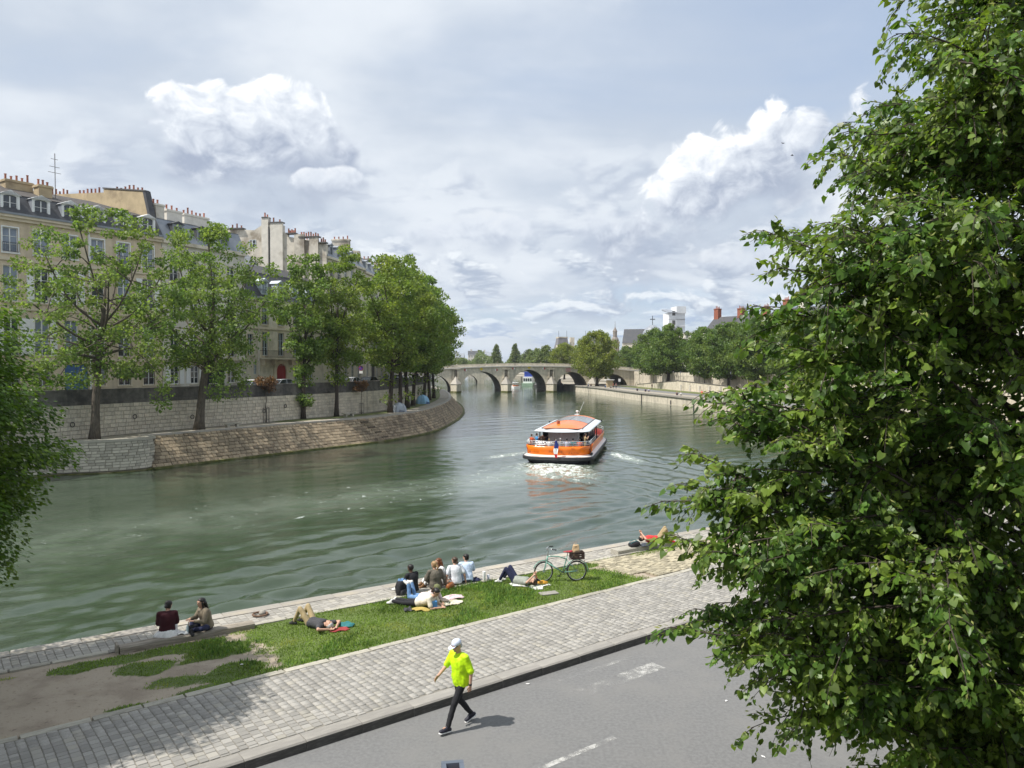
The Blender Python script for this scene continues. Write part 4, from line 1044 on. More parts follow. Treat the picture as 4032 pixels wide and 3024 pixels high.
# ---- third house: lower, cream, red arched coach door
h3, L = base('town_house', 'low cream stone house with red arched coach door and black mansard', (-33.95, 98.4), (-27.6, 115.2))
X3 = [.0, 3.7, 7.0, 10.3, 13.6, 16.6]; X3 = X3[1:]
ops = [(x - .58, x + .58, a, b) for x in X3 for a, b in ((4.45, 7.55), (8.55, 11.3))] + [(5.95, 8.05, .02, 3.05), (1.45, 2.05, 2.0, 3.2), (10.0, 11.0, .9, 2.9), (13.2, 14.2, .9, 2.9), (.25, 1.3, 4.5, 7.2), (.25, 1.3, 8.6, 11.2)]
facade_mesh(L, 12.0, ops).build('wall', M['fac_cream'], h3); shell(h3, L, 12.0, 11, M['fac_white'])
for o_ in ops:
    if o_[2] == .02: continue
    window(h3, *o_, M['frame_blue'], M['glass'], 3, rail=o_[2] > 8, surround=M['trim'] if o_[2] > 4 else None)
ad = MB(); ad.extr([(6.0, .02), (8.0, .02)] + [(7 + 1.0 * math.cos(a), 2.4 + .95 * math.sin(a)) for a in np.linspace(0, math.pi, 13)], .0, .06); rd = ad.build('coach_door', M['red_door'], h3)
pn = MB(); pn.span(6.98, 7.02, -.02, .01, .05, 3.25)
for x in (6.2, 7.15): pn.span(x, x + .65, -.03, .01, .3, 1.0); pn.span(x, x + .65, -.03, .01, 1.2, 2.1)
pn.build('door_panel', M['red_door'], rd)
sur = MB(); n = 14
for k in range(n):
    a0, a1 = math.pi * k / n, math.pi * (k + .93) / n
    sur.extr([(7 + 1.05 * math.cos(a0), 2.4 + 1.0 * math.sin(a0)), (7 + 1.6 * math.cos(a0), 2.4 + 1.5 * math.sin(a0)), (7 + 1.6 * math.cos(a1), 2.4 + 1.5 * math.sin(a1)), (7 + 1.05 * math.cos(a1), 2.4 + 1.0 * math.sin(a1))], -.14, .02)
sur.span(5.4, 5.95, -.14, .02, .02, 2.4); sur.span(8.05, 8.6, -.14, .02, .02, 2.4); sur.build('door_arch', M['trim'], h3)
for k in range(9): MB().span(.05, L - .05, -.05, .0, .15 + k * .42, .15 + k * .42 + .38).build('rusticated_course', M['fac_cream'], h3) if False else None
bl = MB(); bl.span(2.6, 11.8, -.95, .02, 3.95, 4.15)
bo = bl.build('balcony', M['fac_cream'], h3)
rl = MB(); rl.span(2.6, 11.8, -.92, -.88, 5.05, 5.1); rl.span(2.6, 11.8, -.92, -.88, 4.2, 4.24)
for k in range(70): rl.span(2.62 + k * .1325, 2.645 + k * .1325, -.91, -.89, 4.24, 5.05)
for x in (2.6, 11.78): rl.span(x, x + .03, -.92, .0, 5.05, 5.1)
rl.build('railing', M['rail_iron'], bo)
for x in (3.0, 5.2, 8.8, 11.2): MB().extr([(x - .2, 3.95), (x + .2, 3.95), (x + .12, 3.2), (x - .12, 3.2)], -.6, .02).build('bracket', M['trim'], bo)
for x in (2.0, 5.3, 8.6, 11.9): MB().span(x - .05, x + .95 if x > 2.5 else x + .6, -.04, .0, 8.6, 11.1).build('wall_panel', M['fac_cream'], h3); MB().span(x - .05, x + .95 if x > 2.5 else x + .6, -.04, .0, 5.2, 7.6).build('wall_panel', M['fac_cream'], h3)
band(h3, 'string_course', L, 7.9, .3, .16, M['trim']); band(h3, 'cornice', L, 11.55, .35, .3, M['fac_cream']); band(h3, 'gutter', L, 11.9, .18, .45, M['lead'])
MB().span(2.3, 2.42, -.16, -.02, .1, 12).build('downpipe', M['fac_white'], h3)
mansard(h3, L, 12.05, 15.6, 17.2, 2.2, 11, M['slate'], M['slate'], .3)
for x in (3.7, 7.0, 10.3, 13.6): dormer(h3, x, 12.4, 1.3, 2.1, .0, 2.0, M['frame_blue'], M['glass_sky'], M['frame_blue'], True, 2)
rlr = MB(); rlr.span(2, 16, -.2, -.17, 13.1, 13.14)
for k in range(60): rlr.span(2 + k * .235, 2.02 + k * .235, -.2, -.18, 12.2, 13.1)
rlr.build('roof_railing', M['rail_iron'], h3)
bk = MB(); bk.loft([[(x, y, z) for y, z in ((8, 11), (8, 17.0), (11, 19.6), (15, 17), (15, 11))] for x in (4.5, 14)]).build('rear_roof', M['lead'], h3)
# ---- fourth house: tall, its blank party wall and chimney stacks above the red-door house
h4, L = base('town_house', 'tall house showing a blank stained party wall topped with chimney stacks', (-27.55, 115.3), (-24.9, 130))
dz4 = -1.4; prof = [(0, 0), (0, 21.2), (6.2, 22.5), (6.2, 23.0), (6.9, 23.2), (6.9, 24.2), (9.2, 24.5), (9.2, 25.4), (10.2, 25.4), (10.2, 24.4), (11.6, 23.6), (16.2, 24.0), (16.2, 0)]
MB().loft([[(x, y, z) for y, z in prof] for x in (-.3, .3)]).build('party_wall', M['fac_party'], h4)
for y0, y1, z1, m in ((9.15, 10.25, 26.9, M['fac_white']), (6.85, 8.9, 25.9, M['fac_white']), (3.4, 5.0, 24.1, M['fac_party']), (1.2, 2.6, 23.6, M['fac_party'])):
    MB().span(-.62, -.3, y0, y1, 11, z1 + .02 + dz4).build('chimney_breast', m, h4)
MB().span(-.72, -.3, 9.0, 9.12, 11, 24).build('downpipe', M['iron_grey'], h4)
for y0, y1, z, n in ((9.3, 10.1, 26.9, 2), (7.0, 9.0, 26.1, 2), (4.9, 6.2, 24.4, 5), (1.2, 4.2, 23.8, 8), (0.1, 1.0, 22.9, 3), (13.4, 15.6, 25.4, 3)):
    MB().span(-.7, .35, y0 - .1, y1 + .1, z - .18 + dz4, z + dz4).build('stack_cap', M['iron_grey'], h4)
    for k in range(n):
        h = random.Random(k * 3 + n).choice((.4, .55, .7)); MB().lathe([(.15, 0), (.12, .1), (.11, h - .05), (.15, h)], 7, (-.15, lerp(y0, y1, (k + .5) / n), z + dz4)).build('chimney_pot', M['terracotta'], h4)
sm = window(h4, 0, 1.1, 0, 1.15, M['frame_blue'], M['glass_sky'], 2); sm.location = (-.36, 12.4, 21.0); sm.rotation_euler = (0, 0, -math.pi / 2)
xs4 = [1.6, 4.3, 7.0, 9.7, 12.4]; ops = [(x - .55, x + .55, a, b) for x in xs4 for a, b in ((1.0, 3.2), (4.4, 7.4), (8.6, 11.4), (12.6, 15.2), (16.2, 18.5))]
facade_mesh(L, 19.4, ops).build('wall', M['fac_cream'], h4); shell(h4, L, 19.4, 16, M['fac_cream'])
for o_ in ops: window(h4, *o_, M['white_paint'], M['glass'], 3, rail=o_[2] > 4)
band(h4, 'cornice', L, 19.1, .35, .35, M['fac_cream']); mansard(h4, L, 19.4, 21.4, 22.4, 1.2, 16, M['lead'], M['lead'])
for x in xs4: dormer(h4, x, 19.5, 1.2, 1.8, .05, 1.6, M['lead'], M['glass'], M['lead'], False)
# ---- the row beyond, mostly behind the trees
HB = [((-24.85, 130.1), (-23.8, 143), 19.0, M['fac_cream'], 'pale stone house with arched doorway behind the row of quay trees'),
      ((-23.75, 143.1), (-23.6, 158), 17.5, M['fac_white'], 'white fronted house beyond the arched doorway, mostly hidden by trees'),
      ((-23.6, 158.1), (-25.5, 176), 18.5, M['fac_tan'], 'tan fronted house far along the quay, mostly hidden by trees'),
      ((-25.5, 176.1), (-31.5, 205), 17.0, M['fac_cream'], 'cream house at the far end of the quay row near the bridge')]
for i, (p0, p1, H, m, lab) in enumerate(HB):
    h, L = base('town_house', lab, p0, p1, group=None); n = int(L / 2.9); sp = L / n
    ops = [(sp * (k + .5) - .55, sp * (k + .5) + .55, a, a + 2.5) for k in range(n) for a in (1.0, 4.6, 8.2, 11.7, 14.6) if a + 2.8 < H]
    if i == 0: ops = [q for q in ops if not (q[2] == 1.0 and 3 < q[0] < 7.5)] + [(4.2, 6.6, .02, 3.9)]
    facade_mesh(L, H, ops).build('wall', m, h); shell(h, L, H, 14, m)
    for o_ in ops:
        if o_[2] == .02: MB().span(o_[0], o_[1], .1, .15, .02, 3.9).build('coach_door', M['brick'] if False else M['iron_grey'], h)
        else: window(h, *o_, M['white_paint'], M['glass'], 3, rail=o_[2] > 4)
    band(h, 'cornice', L, H - .3, .35, .35, m); mansard(h, L, H, H + 2.6, H + 4, 1.2, 14, M['lead'], M['lead'])
    for k in range(n): dormer(h, sp * (k + .5), H + .1, 1.1, 1.7, .05, 1.5, M['white_paint'], M['glass'], M['lead'], False)
    pwm = MB(); pwm.loft([[(x, y, z) for y, z in ((0, H - 1), (.8, H + 3.4), (12, H + 4.6), (14, H - 1))] for x in (-.3, .3)]).build('party_wall', M['fac_party'], h)
    for y0 in (2.5, 8): chimney(h, -.35, .35, y0, y0 + 3, H + 3, H + 5.4, M['fac_party'], 4, i, 'y')
# two taller backs seen above the first roofs
# ================================================================ far city
def far_house(name, label, x, y, rz, w, d, h, zb, wall, roof, rh, floors, cols, chims=(), cat='building', group=None, roofin=.3):
    root = thing(name, label, cat, (x, y, zb), rz, group)
    ops = [(w * (c + .5) / cols - .55, w * (c + .5) / cols + .55, h * (f + .28) / floors, h * (f + .85) / floors) for c in range(cols) for f in range(floors)]
    facade_mesh(w, h, ops, .2).build('wall', wall, root); shell(root, w, h, d, wall)
    for o_ in ops: window(root, *o_, M['white_paint'], M['glass'], 2)
    band(root, 'cornice', w, h - .2, .3, .3, wall)
    b = MB(); ri = d * roofin
    b.add([(-.2, -.2, h + .1), (w + .2, -.2, h + .1), (w + .2, d + .2, h + .1), (-.2, d + .2, h + .1), (0, d / 2, h + rh), (w, d / 2, h + rh)], [(0, 1, 5, 4), (2, 3, 4, 5), (3, 0, 4), (1, 2, 5), (3, 2, 1, 0)]).build('roof', roof, root)
    for (cx, cw, ch, cm) in chims: chimney(root, cx, cx + cw, d / 2 - .8, d / 2 + .8, h + rh * .5, h + rh + ch, cm, 4, int(cx))
    return root
# right bank houses behind the trees
far_house('brick_chimney_house', 'pale house with slate roof and tall red brick chimneys above the trees', 58.5, 236, -.95, 20, 11, 12.6, 4.2, M['fac_white'], M['slate'], 5.2, 4, 6, [(.2, 1.6, 2.6, M['brick']), (9, 1.8, 2.2, M['brick']), (18, 1.6, 2.2, M['brick'])])
far_house('brick_chimney_house', 'pale house with two small brick chimneys, nearest the big leafy tree', 71, 218, -.95, 26, 11, 14.5, 4.2, M['fac_white'], M['slate'], 4.6, 4, 8, [(3, 1.5, 2.4, M['brick']), (8, 2.4, 1.6, M['fac_white']), (17, 1.5, 2.4, M['brick'])])
far_house('pale_house', 'long pale house front glimpsed between trunks on the right bank', 96, 186, -1.05, 40, 11, 13.5, 4.2, M['fac_white'], M['lead'], 4.0, 4, 12, [(6, 1.8, 2, M['brick'])])
# church: dark roof, low dome with cross
ch = thing('church', 'church with steep slate roof and low dome carrying a cross', 'church', (56.5, 395, 4.6), -.25)
MB().span(0, 22, 0, 18, 0, 14).build('wall', M['fac_cream'], ch)
MB().loft([[(x, y, z) for y, z in ((-.4, 14), (9, 21.5), (18.4, 14))] for x in (0, 14)]).build('roof', M['slate'], ch)
MB().lathe([(5.2, 14), (5.2, 18.2), (4.9, 19.6), (3.6, 21.6), (1.6, 22.9), (.5, 23.3)], 18, (15, 4, 0)).build('dome', M['lead'], ch)
cr = MB(); cr.span(14.85, 15.15, 3.9, 4.1, 23.2, 28); cr.span(13.7, 16.3, 3.9, 4.1, 26, 26.4); cr.build('cross', M['iron'], ch)
MB().span(21, 29, 2, 14, 0, 18).build('transept', M['fac_cream'], ch); MB().loft([[(x, y, z) for y, z in ((1.8, 18), (8, 22), (14.2, 18))] for x in (21, 29.2)]).build('roof', M['slate'], ch)
for k in range(4): MB().span(2.5 + k * 4.6, 4.3 + k * 4.6, -.1, .05, 7, 12).build('window', M['glass'], ch)
# tower wrapped in white sheeting
tw = thing('wrapped_tower', 'tall square tower wrapped in white scaffold sheeting', 'tower', (85, 418, 4.2), .12)
wh = mat('scaffold_sheet', (.74, .75, .76), .7, .05, .3, (.62, .64, .66), .5, .7, .15)
MB().span(0, 4.4, 0, 10, 0, 31.5).build('sheeting', wh, tw); MB().span(4.4, 9.2, .4, 10, 0, 31.2).build('sheeting', wh, tw)
MB().loft([[(x, y, z) for y, z in ((-.5, 31.4), (-.5, 31.7), (10, 34), (10, 33.2))] for x in (-.8, 4.6)]).build('sheet_roof', M['lead'], tw)
MB().span(4.2, 9.6, -.3, 9.5, 31.2, 35).build('sheet_top', wh, tw)
for k in range(6): MB().span(1.9, 3.6, -.06, .03, 5 + k * 5, 7.4 + k * 5).build('window_outline', M['iron_grey'], tw)
for k in range(7): MB().span(-.05, 9.25, -.05, .35, 3.9 + k * 4, 4.0 + k * 4).build('scaffold_lift', M['iron_grey'], tw)
far_house('pale_house', 'low pale house with grey flat roof beside the wrapped tower', 93, 415, 0, 8, 8, 20.5, 4.2, M['fac_white'], M['lead'], 1., 5, 3)
# town hall: mansard pavilions, balustrade, belfry
th = thing('town_hall', 'ornate stone town hall with mansard pavilions and a slender clock belfry', 'building', (28, 560, -2.4), .15)
MB().span(0, 90, 0, 40, 0, 19).build('wall', M['fac_cream'], th)
for k in range(26): MB().span(1.4 + k * 3.4, 3.2 + k * 3.4, -.08, .1, 5, 10).build('window', M['glass'], th); MB().span(1.4 + k * 3.4, 3.2 + k * 3.4, -.08, .1, 12, 16).build('window', M['glass'], th)
slate_l = mat('slate_far', (.16, .155, .165), .7, .15, .5)
for x, w, zt in ((4, 11, 30.5), (24, 15, 30.5)):
    MB().span(x, x + w, -1.5, 12, 0, 20.5).build('pavilion', M['fac_cream'], th)
    p = MB(); p.loft([[(x + e, -1.5 + e, z), (x + w - e, -1.5 + e, z), (x + w - e, 12 - e, z), (x + e, 12 - e, z)] for e, z in ((0, 20.5), (.9, 23), (1.7, 26), (2.3, zt - 1))]).build('pavilion_roof', slate_l, th)
    MB().loft([[(x + e, -1.5 + e, z), (x + w - e, -1.5 + e, z), (x + w - e, 12 - e, z), (x + e, 12 - e, z)] for e, z in ((2.1, zt - 1), (2.0, zt))]).build('roof_cresting', M['stone_far'], th)
    for xx in (x + 1.5, x + w / 2, x + w - 1.5): MB().span(xx - .9, xx + .9, -2.0, 1.5, 20.5, 24.2).build('dormer', M['fac_cream'], th)
    for xx in (x + 2.5, x + w - 2.5): MB().tube([(xx, 2, zt), (xx, 2, zt + 4.5)], .12, 5).build('finial', M['iron'], th)
    MB().span(x + w + .5, x + w + 3.5, 3, 6, 20, 30.2).build('chimney', M['fac_cream'], th)
MB().lathe([(3.4, 19), (3.4, 27), (3.9, 27.4), (3.2, 28), (2.8, 29.5), (2.0, 30.8), (1.6, 31.2), (1.6, 35), (1.9, 35.3), (1.1, 37), (.45, 38.2), (.2, 39), (.1, 43)], 10, (53, 16, 0)).build('belfry', mat('belfry_stone', (.22, .19, .165), .8, .15, .6), th)
MB().span(60, 84, -1, 12, 19, 22).build('attic', M['fac_cream'], th); MB().loft([[(x, y, z) for y, z in ((-1, 22), (1, 26), (10, 26), (12, 22))] for x in (60, 84)]).build('roof', slate_l, th)
for x in (62, 81): MB().span(x, x + 2.4, 3, 6, 22, 30).build('chimney', M['fac_cream'], th)
MB().loft([[(x, y, z) for y, z in ((2, 26), (3, 29), (8, 29), (9, 26))] for x in (69, 76)]).build('pavilion_roof', slate_l, th)
# low city far downstream on the left
rr = random.Random(11)
DL = ['pale distant block with zinc roof far downstream, nearest the island trees', 'white distant block with dark slate roof beside the zinc-roofed one nearest the island', 'white distant block with zinc roof between two slate-roofed ones far downstream', 'cream distant block with slate roof far downstream above the low trees', 'white distant block with zinc roof next to the cream slate-roofed block', 'white distant block with slate roof in the middle of the far row', 'cream distant block with zinc roof left of the dark conical trees', 'white distant block with slate roof half hidden by the conical trees', 'white distant block with zinc roof behind the dark conical trees']
for i in range(9):
    x = -158 + i * 15 + rr.uniform(-2, 2); hh = rr.uniform(13, 19)
    far_house('distant_house', DL[i], x, 930 + rr.uniform(-30, 30), rr.uniform(-.2, .2), 13, 14, hh, 2.0, M['fac_white'] if i % 3 else M['fac_cream'], M['lead'] if i % 2 == 0 else M['slate'], 5, 4, 4, [(3, 2, 1.5, M['fac_white'])], group='distant blocks beyond the trees')

# ================================================================ trees
def leaf_quads(C, D, N, L, W, fold=.0, r=None):
    """leaf blades: base C, direction D, side N x D; returns V (n*4), F"""
    S = np.cross(D, N); S /= np.maximum(np.linalg.norm(S, axis=1, keepdims=True), 1e-6)
    n = len(C); b = C; t = C + D * L[:, None]; m = C + D * (L * .45)[:, None] + N * (fold * L)[:, None]
    V = np.stack([b, m + S * (W / 2)[:, None], t, m - S * (W / 2)[:, None]], 1).reshape(-1, 3)
    i = np.arange(n) * 4
    return V, np.stack([i, i + 1, i + 2, i + 3], 1)
def rand_dirs(r, n, up=0.):
    d = r.normal(size=(n, 3)); d[:, 2] += up; return d / np.linalg.norm(d, axis=1, keepdims=True)
def limb(mb, p0, p1, r0, r1, sag, rnd, n=6, k=6):
    p0, p1 = np.array(p0, float), np.array(p1, float); L = np.linalg.norm(p1 - p0); pts = []; rad = []
    off = np.array([rnd.uniform(-1, 1), rnd.uniform(-1, 1), 0]) * L * .06
    for i in range(n + 1):
        t = i / n; p = p0 + (p1 - p0) * t; p = p + off * math.sin(math.pi * t) + np.array([0, 0, sag * L * math.sin(math.pi * t)])
        pts.append(p); rad.append(lerp(r0, r1, t ** .8))
    mb.tube(pts, rad, k); return pts
def make_tree(H, Rc, trunk_h, seed, nclus, nleaf, lsize, leaf, bark, shape='oval', lean=(0, 0), trunk_r=.3, low=0, sprouts=0, flat=.65, crad=(.7, 1.25), zlo=None):
    """returns (trunk mesh, crown mesh) in local coordinates, base at origin"""
    rnd = random.Random(seed); r = np.random.default_rng(seed); mb = MB()
    top = np.array([lean[0], lean[1], H * .72]); fork = np.array([lean[0] * .55, lean[1] * .55, trunk_h])
    n = 7; pts = []; rad = []
    for i in range(n + 1):
        t = i / n; p = np.array([lean[0] * .55 * t ** 1.3, lean[1] * .55 * t ** 1.3, trunk_h * t]) + np.array([rnd.uniform(-1, 1), rnd.uniform(-1, 1), 0]) * .05 * (0 < i < n)
        pts.append(p); rad.append(trunk_r * (1.45 if i == 0 else 1.08 if i == 1 else lerp(1., .75, t)))
    mb.tube(pts, rad, 10)
    zl = zlo if zlo is not None else trunk_h * .75
    def env(h):                                  # crown radius at height fraction
        if shape == 'oval': return math.sin(math.pi * min(max(h * .90 + .07, 0), 1)) ** .65
        if shape == 'tall': return math.sin(math.pi * min(max(h * .88 + .09, 0), 1)) ** .5
        if shape == 'cone': return max(.05, (1 - h) ** .8) * min(1, h * 6 + .3)
        return (1 - h ** 3) ** .6 * min(1, .55 + h * 1.6)
    # limbs
    limbs = []; nl = max(6, int(nclus / 11))
    ends = []
    for i in range(nl):
        h = (i + .5) / nl; a = i * 2.399 + rnd.uniform(-.5, .5); z = lerp(zl, H * .93, h); e = env((z - zl) / (H - zl)) * Rc * rnd.uniform(.55, .8)
        cxy = np.array([lean[0], lean[1]]) * (.4 + .6 * h)
        end = np.array([cxy[0] + e * math.cos(a), cxy[1] + e * math.sin(a), z])
        st = lerp(.75, 1., min(1, h * 1.6)); start = fork * st + np.array([0, 0, max(0, h - .45) * (H * .62 - trunk_h)])
        start[:2] += (np.array(lean) * .3 * h)
        P = limb(mb, start, end, trunk_r * lerp(.5, .28, h), .05, -.10 if h > .4 else .05, rnd); limbs.append(P)
        for k in range(3):
            q = np.array(P[rnd.randint(2, 5)]); d = np.array([rnd.gauss(0, 1), rnd.gauss(0, 1), rnd.uniform(-.1, .9)]); d /= np.linalg.norm(d)
            e2 = q + d * Rc * rnd.uniform(.25, .45); limb(mb, q, e2, .07, .02, .05, rnd, 4, 5); ends.append(e2)
        ends.append(end)
    mb.tube([fork, (fork + top) / 2 + np.array([.15, -.1, 0]), top], [trunk_r * .72, trunk_r * .45, .08], 8)
    # leaf clusters
    C = []; k = 0
    for e in ends: C.append(e)
    while len(C) < nclus and k < nclus * 30:
        k += 1; h = rnd.random(); z = lerp(zl, H, h); e = env(h) * Rc; a = rnd.uniform(0, 2 * math.pi); q = e * (rnd.random() ** .42)
        gapn = math.sin(a * 3 + seed) * math.sin(z * .9 + seed * 2) + .6 * math.sin(a * 5 + z * .6)
        if gapn < -.75: continue
        cxy = np.array([lean[0], lean[1]]) * (.4 + .6 * h)
        C.append(np.array([cxy[0] + q * math.cos(a), cxy[1] + q * math.sin(a), z]))
    for i in range(sprouts):
        z = rnd.uniform(1.8, trunk_h); a = rnd.uniform(0, 6.28); C.append(np.array([fork[0] * z / trunk_h + .5 * math.cos(a), fork[1] * z / trunk_h + .5 * math.sin(a), z]))
    for i in range(low):
        a = rnd.uniform(0, 6.28); q = Rc * rnd.uniform(.35, .75); e = np.array([lean[0] * .5 + q * math.cos(a), lean[1] * .5 + q * math.sin(a), zl])
        for j in range(4): C.append(e + np.array([rnd.gauss(0, .25), rnd.gauss(0, .25), -j * .75]))
        limb(mb, fork, e, .09, .03, .15, rnd, 5, 5)
    C = np.array(C); per = nleaf // len(C); idx = np.repeat(np.arange(len(C)), per); n_ = len(idx)
    cr = r.uniform(*crad, len(C)) * (1 - .35 * np.clip((C[:, 2] - H * .7) / (H * .3), 0, 1))
    d = r.normal(size=(n_, 3)); d /= np.linalg.norm(d, axis=1, keepdims=True); rr_ = r.random(n_) ** .45
    P = C[idx] + d * (rr_ * cr[idx])[:, None] * np.array([1, 1, flat])
    out = d.copy(); out[:, 2] -= .35; D = out + r.normal(0, .7, (n_, 3)); D /= np.linalg.norm(D, axis=1, keepdims=True)
    N = rand_dirs(r, n_, .5); L = lsize * r.uniform(.6, 1.3, n_)
    V, F = leaf_quads(P, D, N, L, L * r.uniform(.65, .95, n_), .08)
    return mb.mesh('trunk', bark, True), np_mesh('crown', V, F, leaf)
def plant(name, label, meshes, loc, rz=0, scale=1., group=None, cat='tree'):
    t = thing(name, label, cat, loc, rz, group); t.scale = (scale if hasattr(scale, '__len__') else (scale,) * 3)
    link('trunk', meshes[0], t); link('crown', meshes[1], t); return t
GI = 'trees along the island quay'
plant('plane_tree', 'loose leafy plane tree rooted on the round bastion top', make_tree(19.8, 8.4, 8.6, 11, 185, 17500, .26, M['leaf_plane'], M['bark'], 'oval', (.9, .5), .36, low=4, crad=(.6, 1.15), zlo=5.2), (-36.3, 66.8, LZ), 0, 1, GI)
plant('plane_tree', 'leaning plane tree with forked grey trunk in front of the off-white house', make_tree(20.4, 7.5, 7.4, 23, 180, 18000, .27, M['leaf_plane'], M['bark'], 'oval', (1.5, .6), .42, low=2, crad=(.7, 1.25), zlo=6.0), (-31.2, 76.6, LZ), 0, 1, GI)
plant('poplar_tree', 'narrow tree with leafy shoots down its trunk beside the red-door house', make_tree(19.6, 3.9, 8.0, 31, 95, 12500, .30, M['leaf_plane'], M['bark_dark'], 'tall', (.3, 0), .24, sprouts=16, crad=(.7, 1.2), zlo=7.2), (-25.0, 92.2, LZ), 0, 1, GI)
plant('poplar_tree', 'tall narrow tree just beyond the red-door house, bare lower trunk', make_tree(21.2, 4.4, 8.5, 37, 110, 14500, .30, M['leaf_plane2'], M['bark_dark'], 'tall', (.2, 0), .25, sprouts=5, crad=(.7, 1.25), zlo=6.5), (-22.1, 96.8, LZ), 0, 1, GI)
A = make_tree(21.5, 6.6, 8.2, 41, 150, 17000, .33, M['leaf_plane2'], M['bark_dark'], 'oval', (.8, -.3), .33, sprouts=2, crad=(.8, 1.4), zlo=6.2)
B = make_tree(20.5, 6.2, 7.8, 47, 140, 16000, .34, M['leaf_plane'], M['bark_dark'], 'oval', (1.2, .2), .31, crad=(.8, 1.4), zlo=5.6)
rows = [(-16.6, 104.8, A, .2, 1.0, 'dark-trunked quay tree beside the grey dome tent'), (-16.2, 111.4, B, 1.4, 1.02, 'quay tree just past the grey dome tent, slightly leaning trunk'), (-15.9, 116.8, A, 2.9, .98, 'quay tree between the grey tent and the blue tent, thicker of the pair'), (-15.8, 122.7, B, .1, 1.0, 'quay tree standing right beside the blue tent'),
        (-15.7, 137.5, A, .7, .95, 'leaning quay tree on the grass just beyond the blue tent'), (-15.3, 142.6, B, 2.4, .93, 'slim quay tree on the grass between two leaning dark trunks'), (-15.4, 151.5, A, 4.4, .88, 'last quay tree before the point of the island')]
for (x, y, T_, rz, s_, lab) in rows: plant('quay_tree', lab, T_, (x, y, LZ), rz, s_, GI)
plant('quay_tree', 'tree on the hidden side of the island beyond the point', B, (-21, 172, LZ), 2.2, .9, GI)
# saplings in guards
sap = make_tree(5.6, 1.3, 4.2, 5, 16, 1100, .2, M['leaf_red'], M['bark'], 'oval', (0, 0), .05, crad=(.35, .6), zlo=3.9)
def guard(root):
    g = MB()
    for a in range(6): g.tube([(.38 * math.cos(a * 1.047), .38 * math.sin(a * 1.047), 0), (.38 * math.cos(a * 1.047), .38 * math.sin(a * 1.047), 1.7)], .025, 4)
    for z in (.3, 1.65): g.ring(.38, .02, (0, 0, 0), 14, 4, 0, Matrix.Translation((0, 0, z)) @ Matrix.Rotation(math.pi / 2, 4, 'X'))
    g.build('tree_guard', M['iron_grey'], root)
t = plant('sapling', 'bronze-leaved sapling inside a wire guard against the quay wall', sap, (-27.7, 86.6, LZ), 0, 1.0); guard(t)
t = plant('sapling', 'thin sapling with guard beside the stone bench near the tents', sap, (-19.9, 101.6, LZ), 1, .85); guard(t)

# right bank and beyond
GB = 'trees along the right bank'
P1 = make_tree(19, 8.2, 5.5, 61, 210, 18000, .50, M['leaf_bank'], M['bark_dark'], 'round', (1.2, 0), .55, crad=(1.0, 1.9), zlo=4.6)
P2 = make_tree(18, 6.8, 5.2, 67, 190, 16000, .48, M['leaf_bank'], M['bark_dark'], 'oval', (.4, 0), .4, crad=(1.0, 1.8), zlo=4.2)
P3 = make_tree(18.5, 8.6, 4.5, 71, 230, 20000, .48, M['leaf_bank_y'], M['bark_dark'], 'round', (0, 0), .5, crad=(1.0, 1.9), zlo=3.4)
P4 = make_tree(15, 6.5, 4., 73, 130, 9000, .7, M['leaf_far'], M['bark_dark'], 'round', (0, 0), .4, crad=(1.1, 2.0), zlo=2.2)
P5 = make_tree(17, 4.2, 3., 79, 110, 9000, .62, M['leaf_far'], M['bark_dark'], 'cone', (0, 0), .35, crad=(.9, 1.6), zlo=1.6)
plant('plane_tree', 'large yellow-green tree on the quay hiding the end of the stone bridge', P3, (29.2, 264, 0), 0, 1.02, GB)
for (x, y, T_, rz, s_, lab) in [(47.2, 250, P1, 2.6, .98, 'dark green tree with slim leaning trunk beside the ramp wall foot'), (47.0, 233, P1, .4, 1.0, 'dark green tree with thick forked trunk on the quay verge'), (53.0, 211, P2, 1.2, .95, 'dark green tree in front of the pilastered ramp wall'),
                                (55.5, 197, P2, 3.0, .98, 'bank tree with straight dark trunk before the ramp wall, second of the pair'), (58.2, 184, P2, 4.2, 1.0, 'bank tree on the verge where the ramp wall gets lower'), (61.5, 165, P1, 1.9, .9, 'bank tree on the verge nearest the lane bend')]:
    plant('bank_tree', lab, T_, (x, y, 0), rz, s_, GB)
for (x, y, T_, rz, s_, lab) in [(54, 268, P1, .2, .80, 'street tree on the upper quay between the bridge end and the church'), (62, 250, P2, 1.5, .84, 'street tree on the upper quay below the wrapped tower'), (66, 228, P2, .8, .86, 'street tree on the upper quay in front of the brick-chimney house'), (71, 208, P1, 2.2, .84, 'street tree on the upper quay above the pilastered ramp'), (75, 188, P2, 4.0, .9, 'street tree on the upper quay in front of the long pale house'), (80, 168, P1, 1.0, .86, 'street tree on the upper quay at the end of the long pale house')]:
    plant('street_tree', lab, T_, (x, y, 4.2), rz, s_, GB)
GF = 'trees beyond the stone bridge'
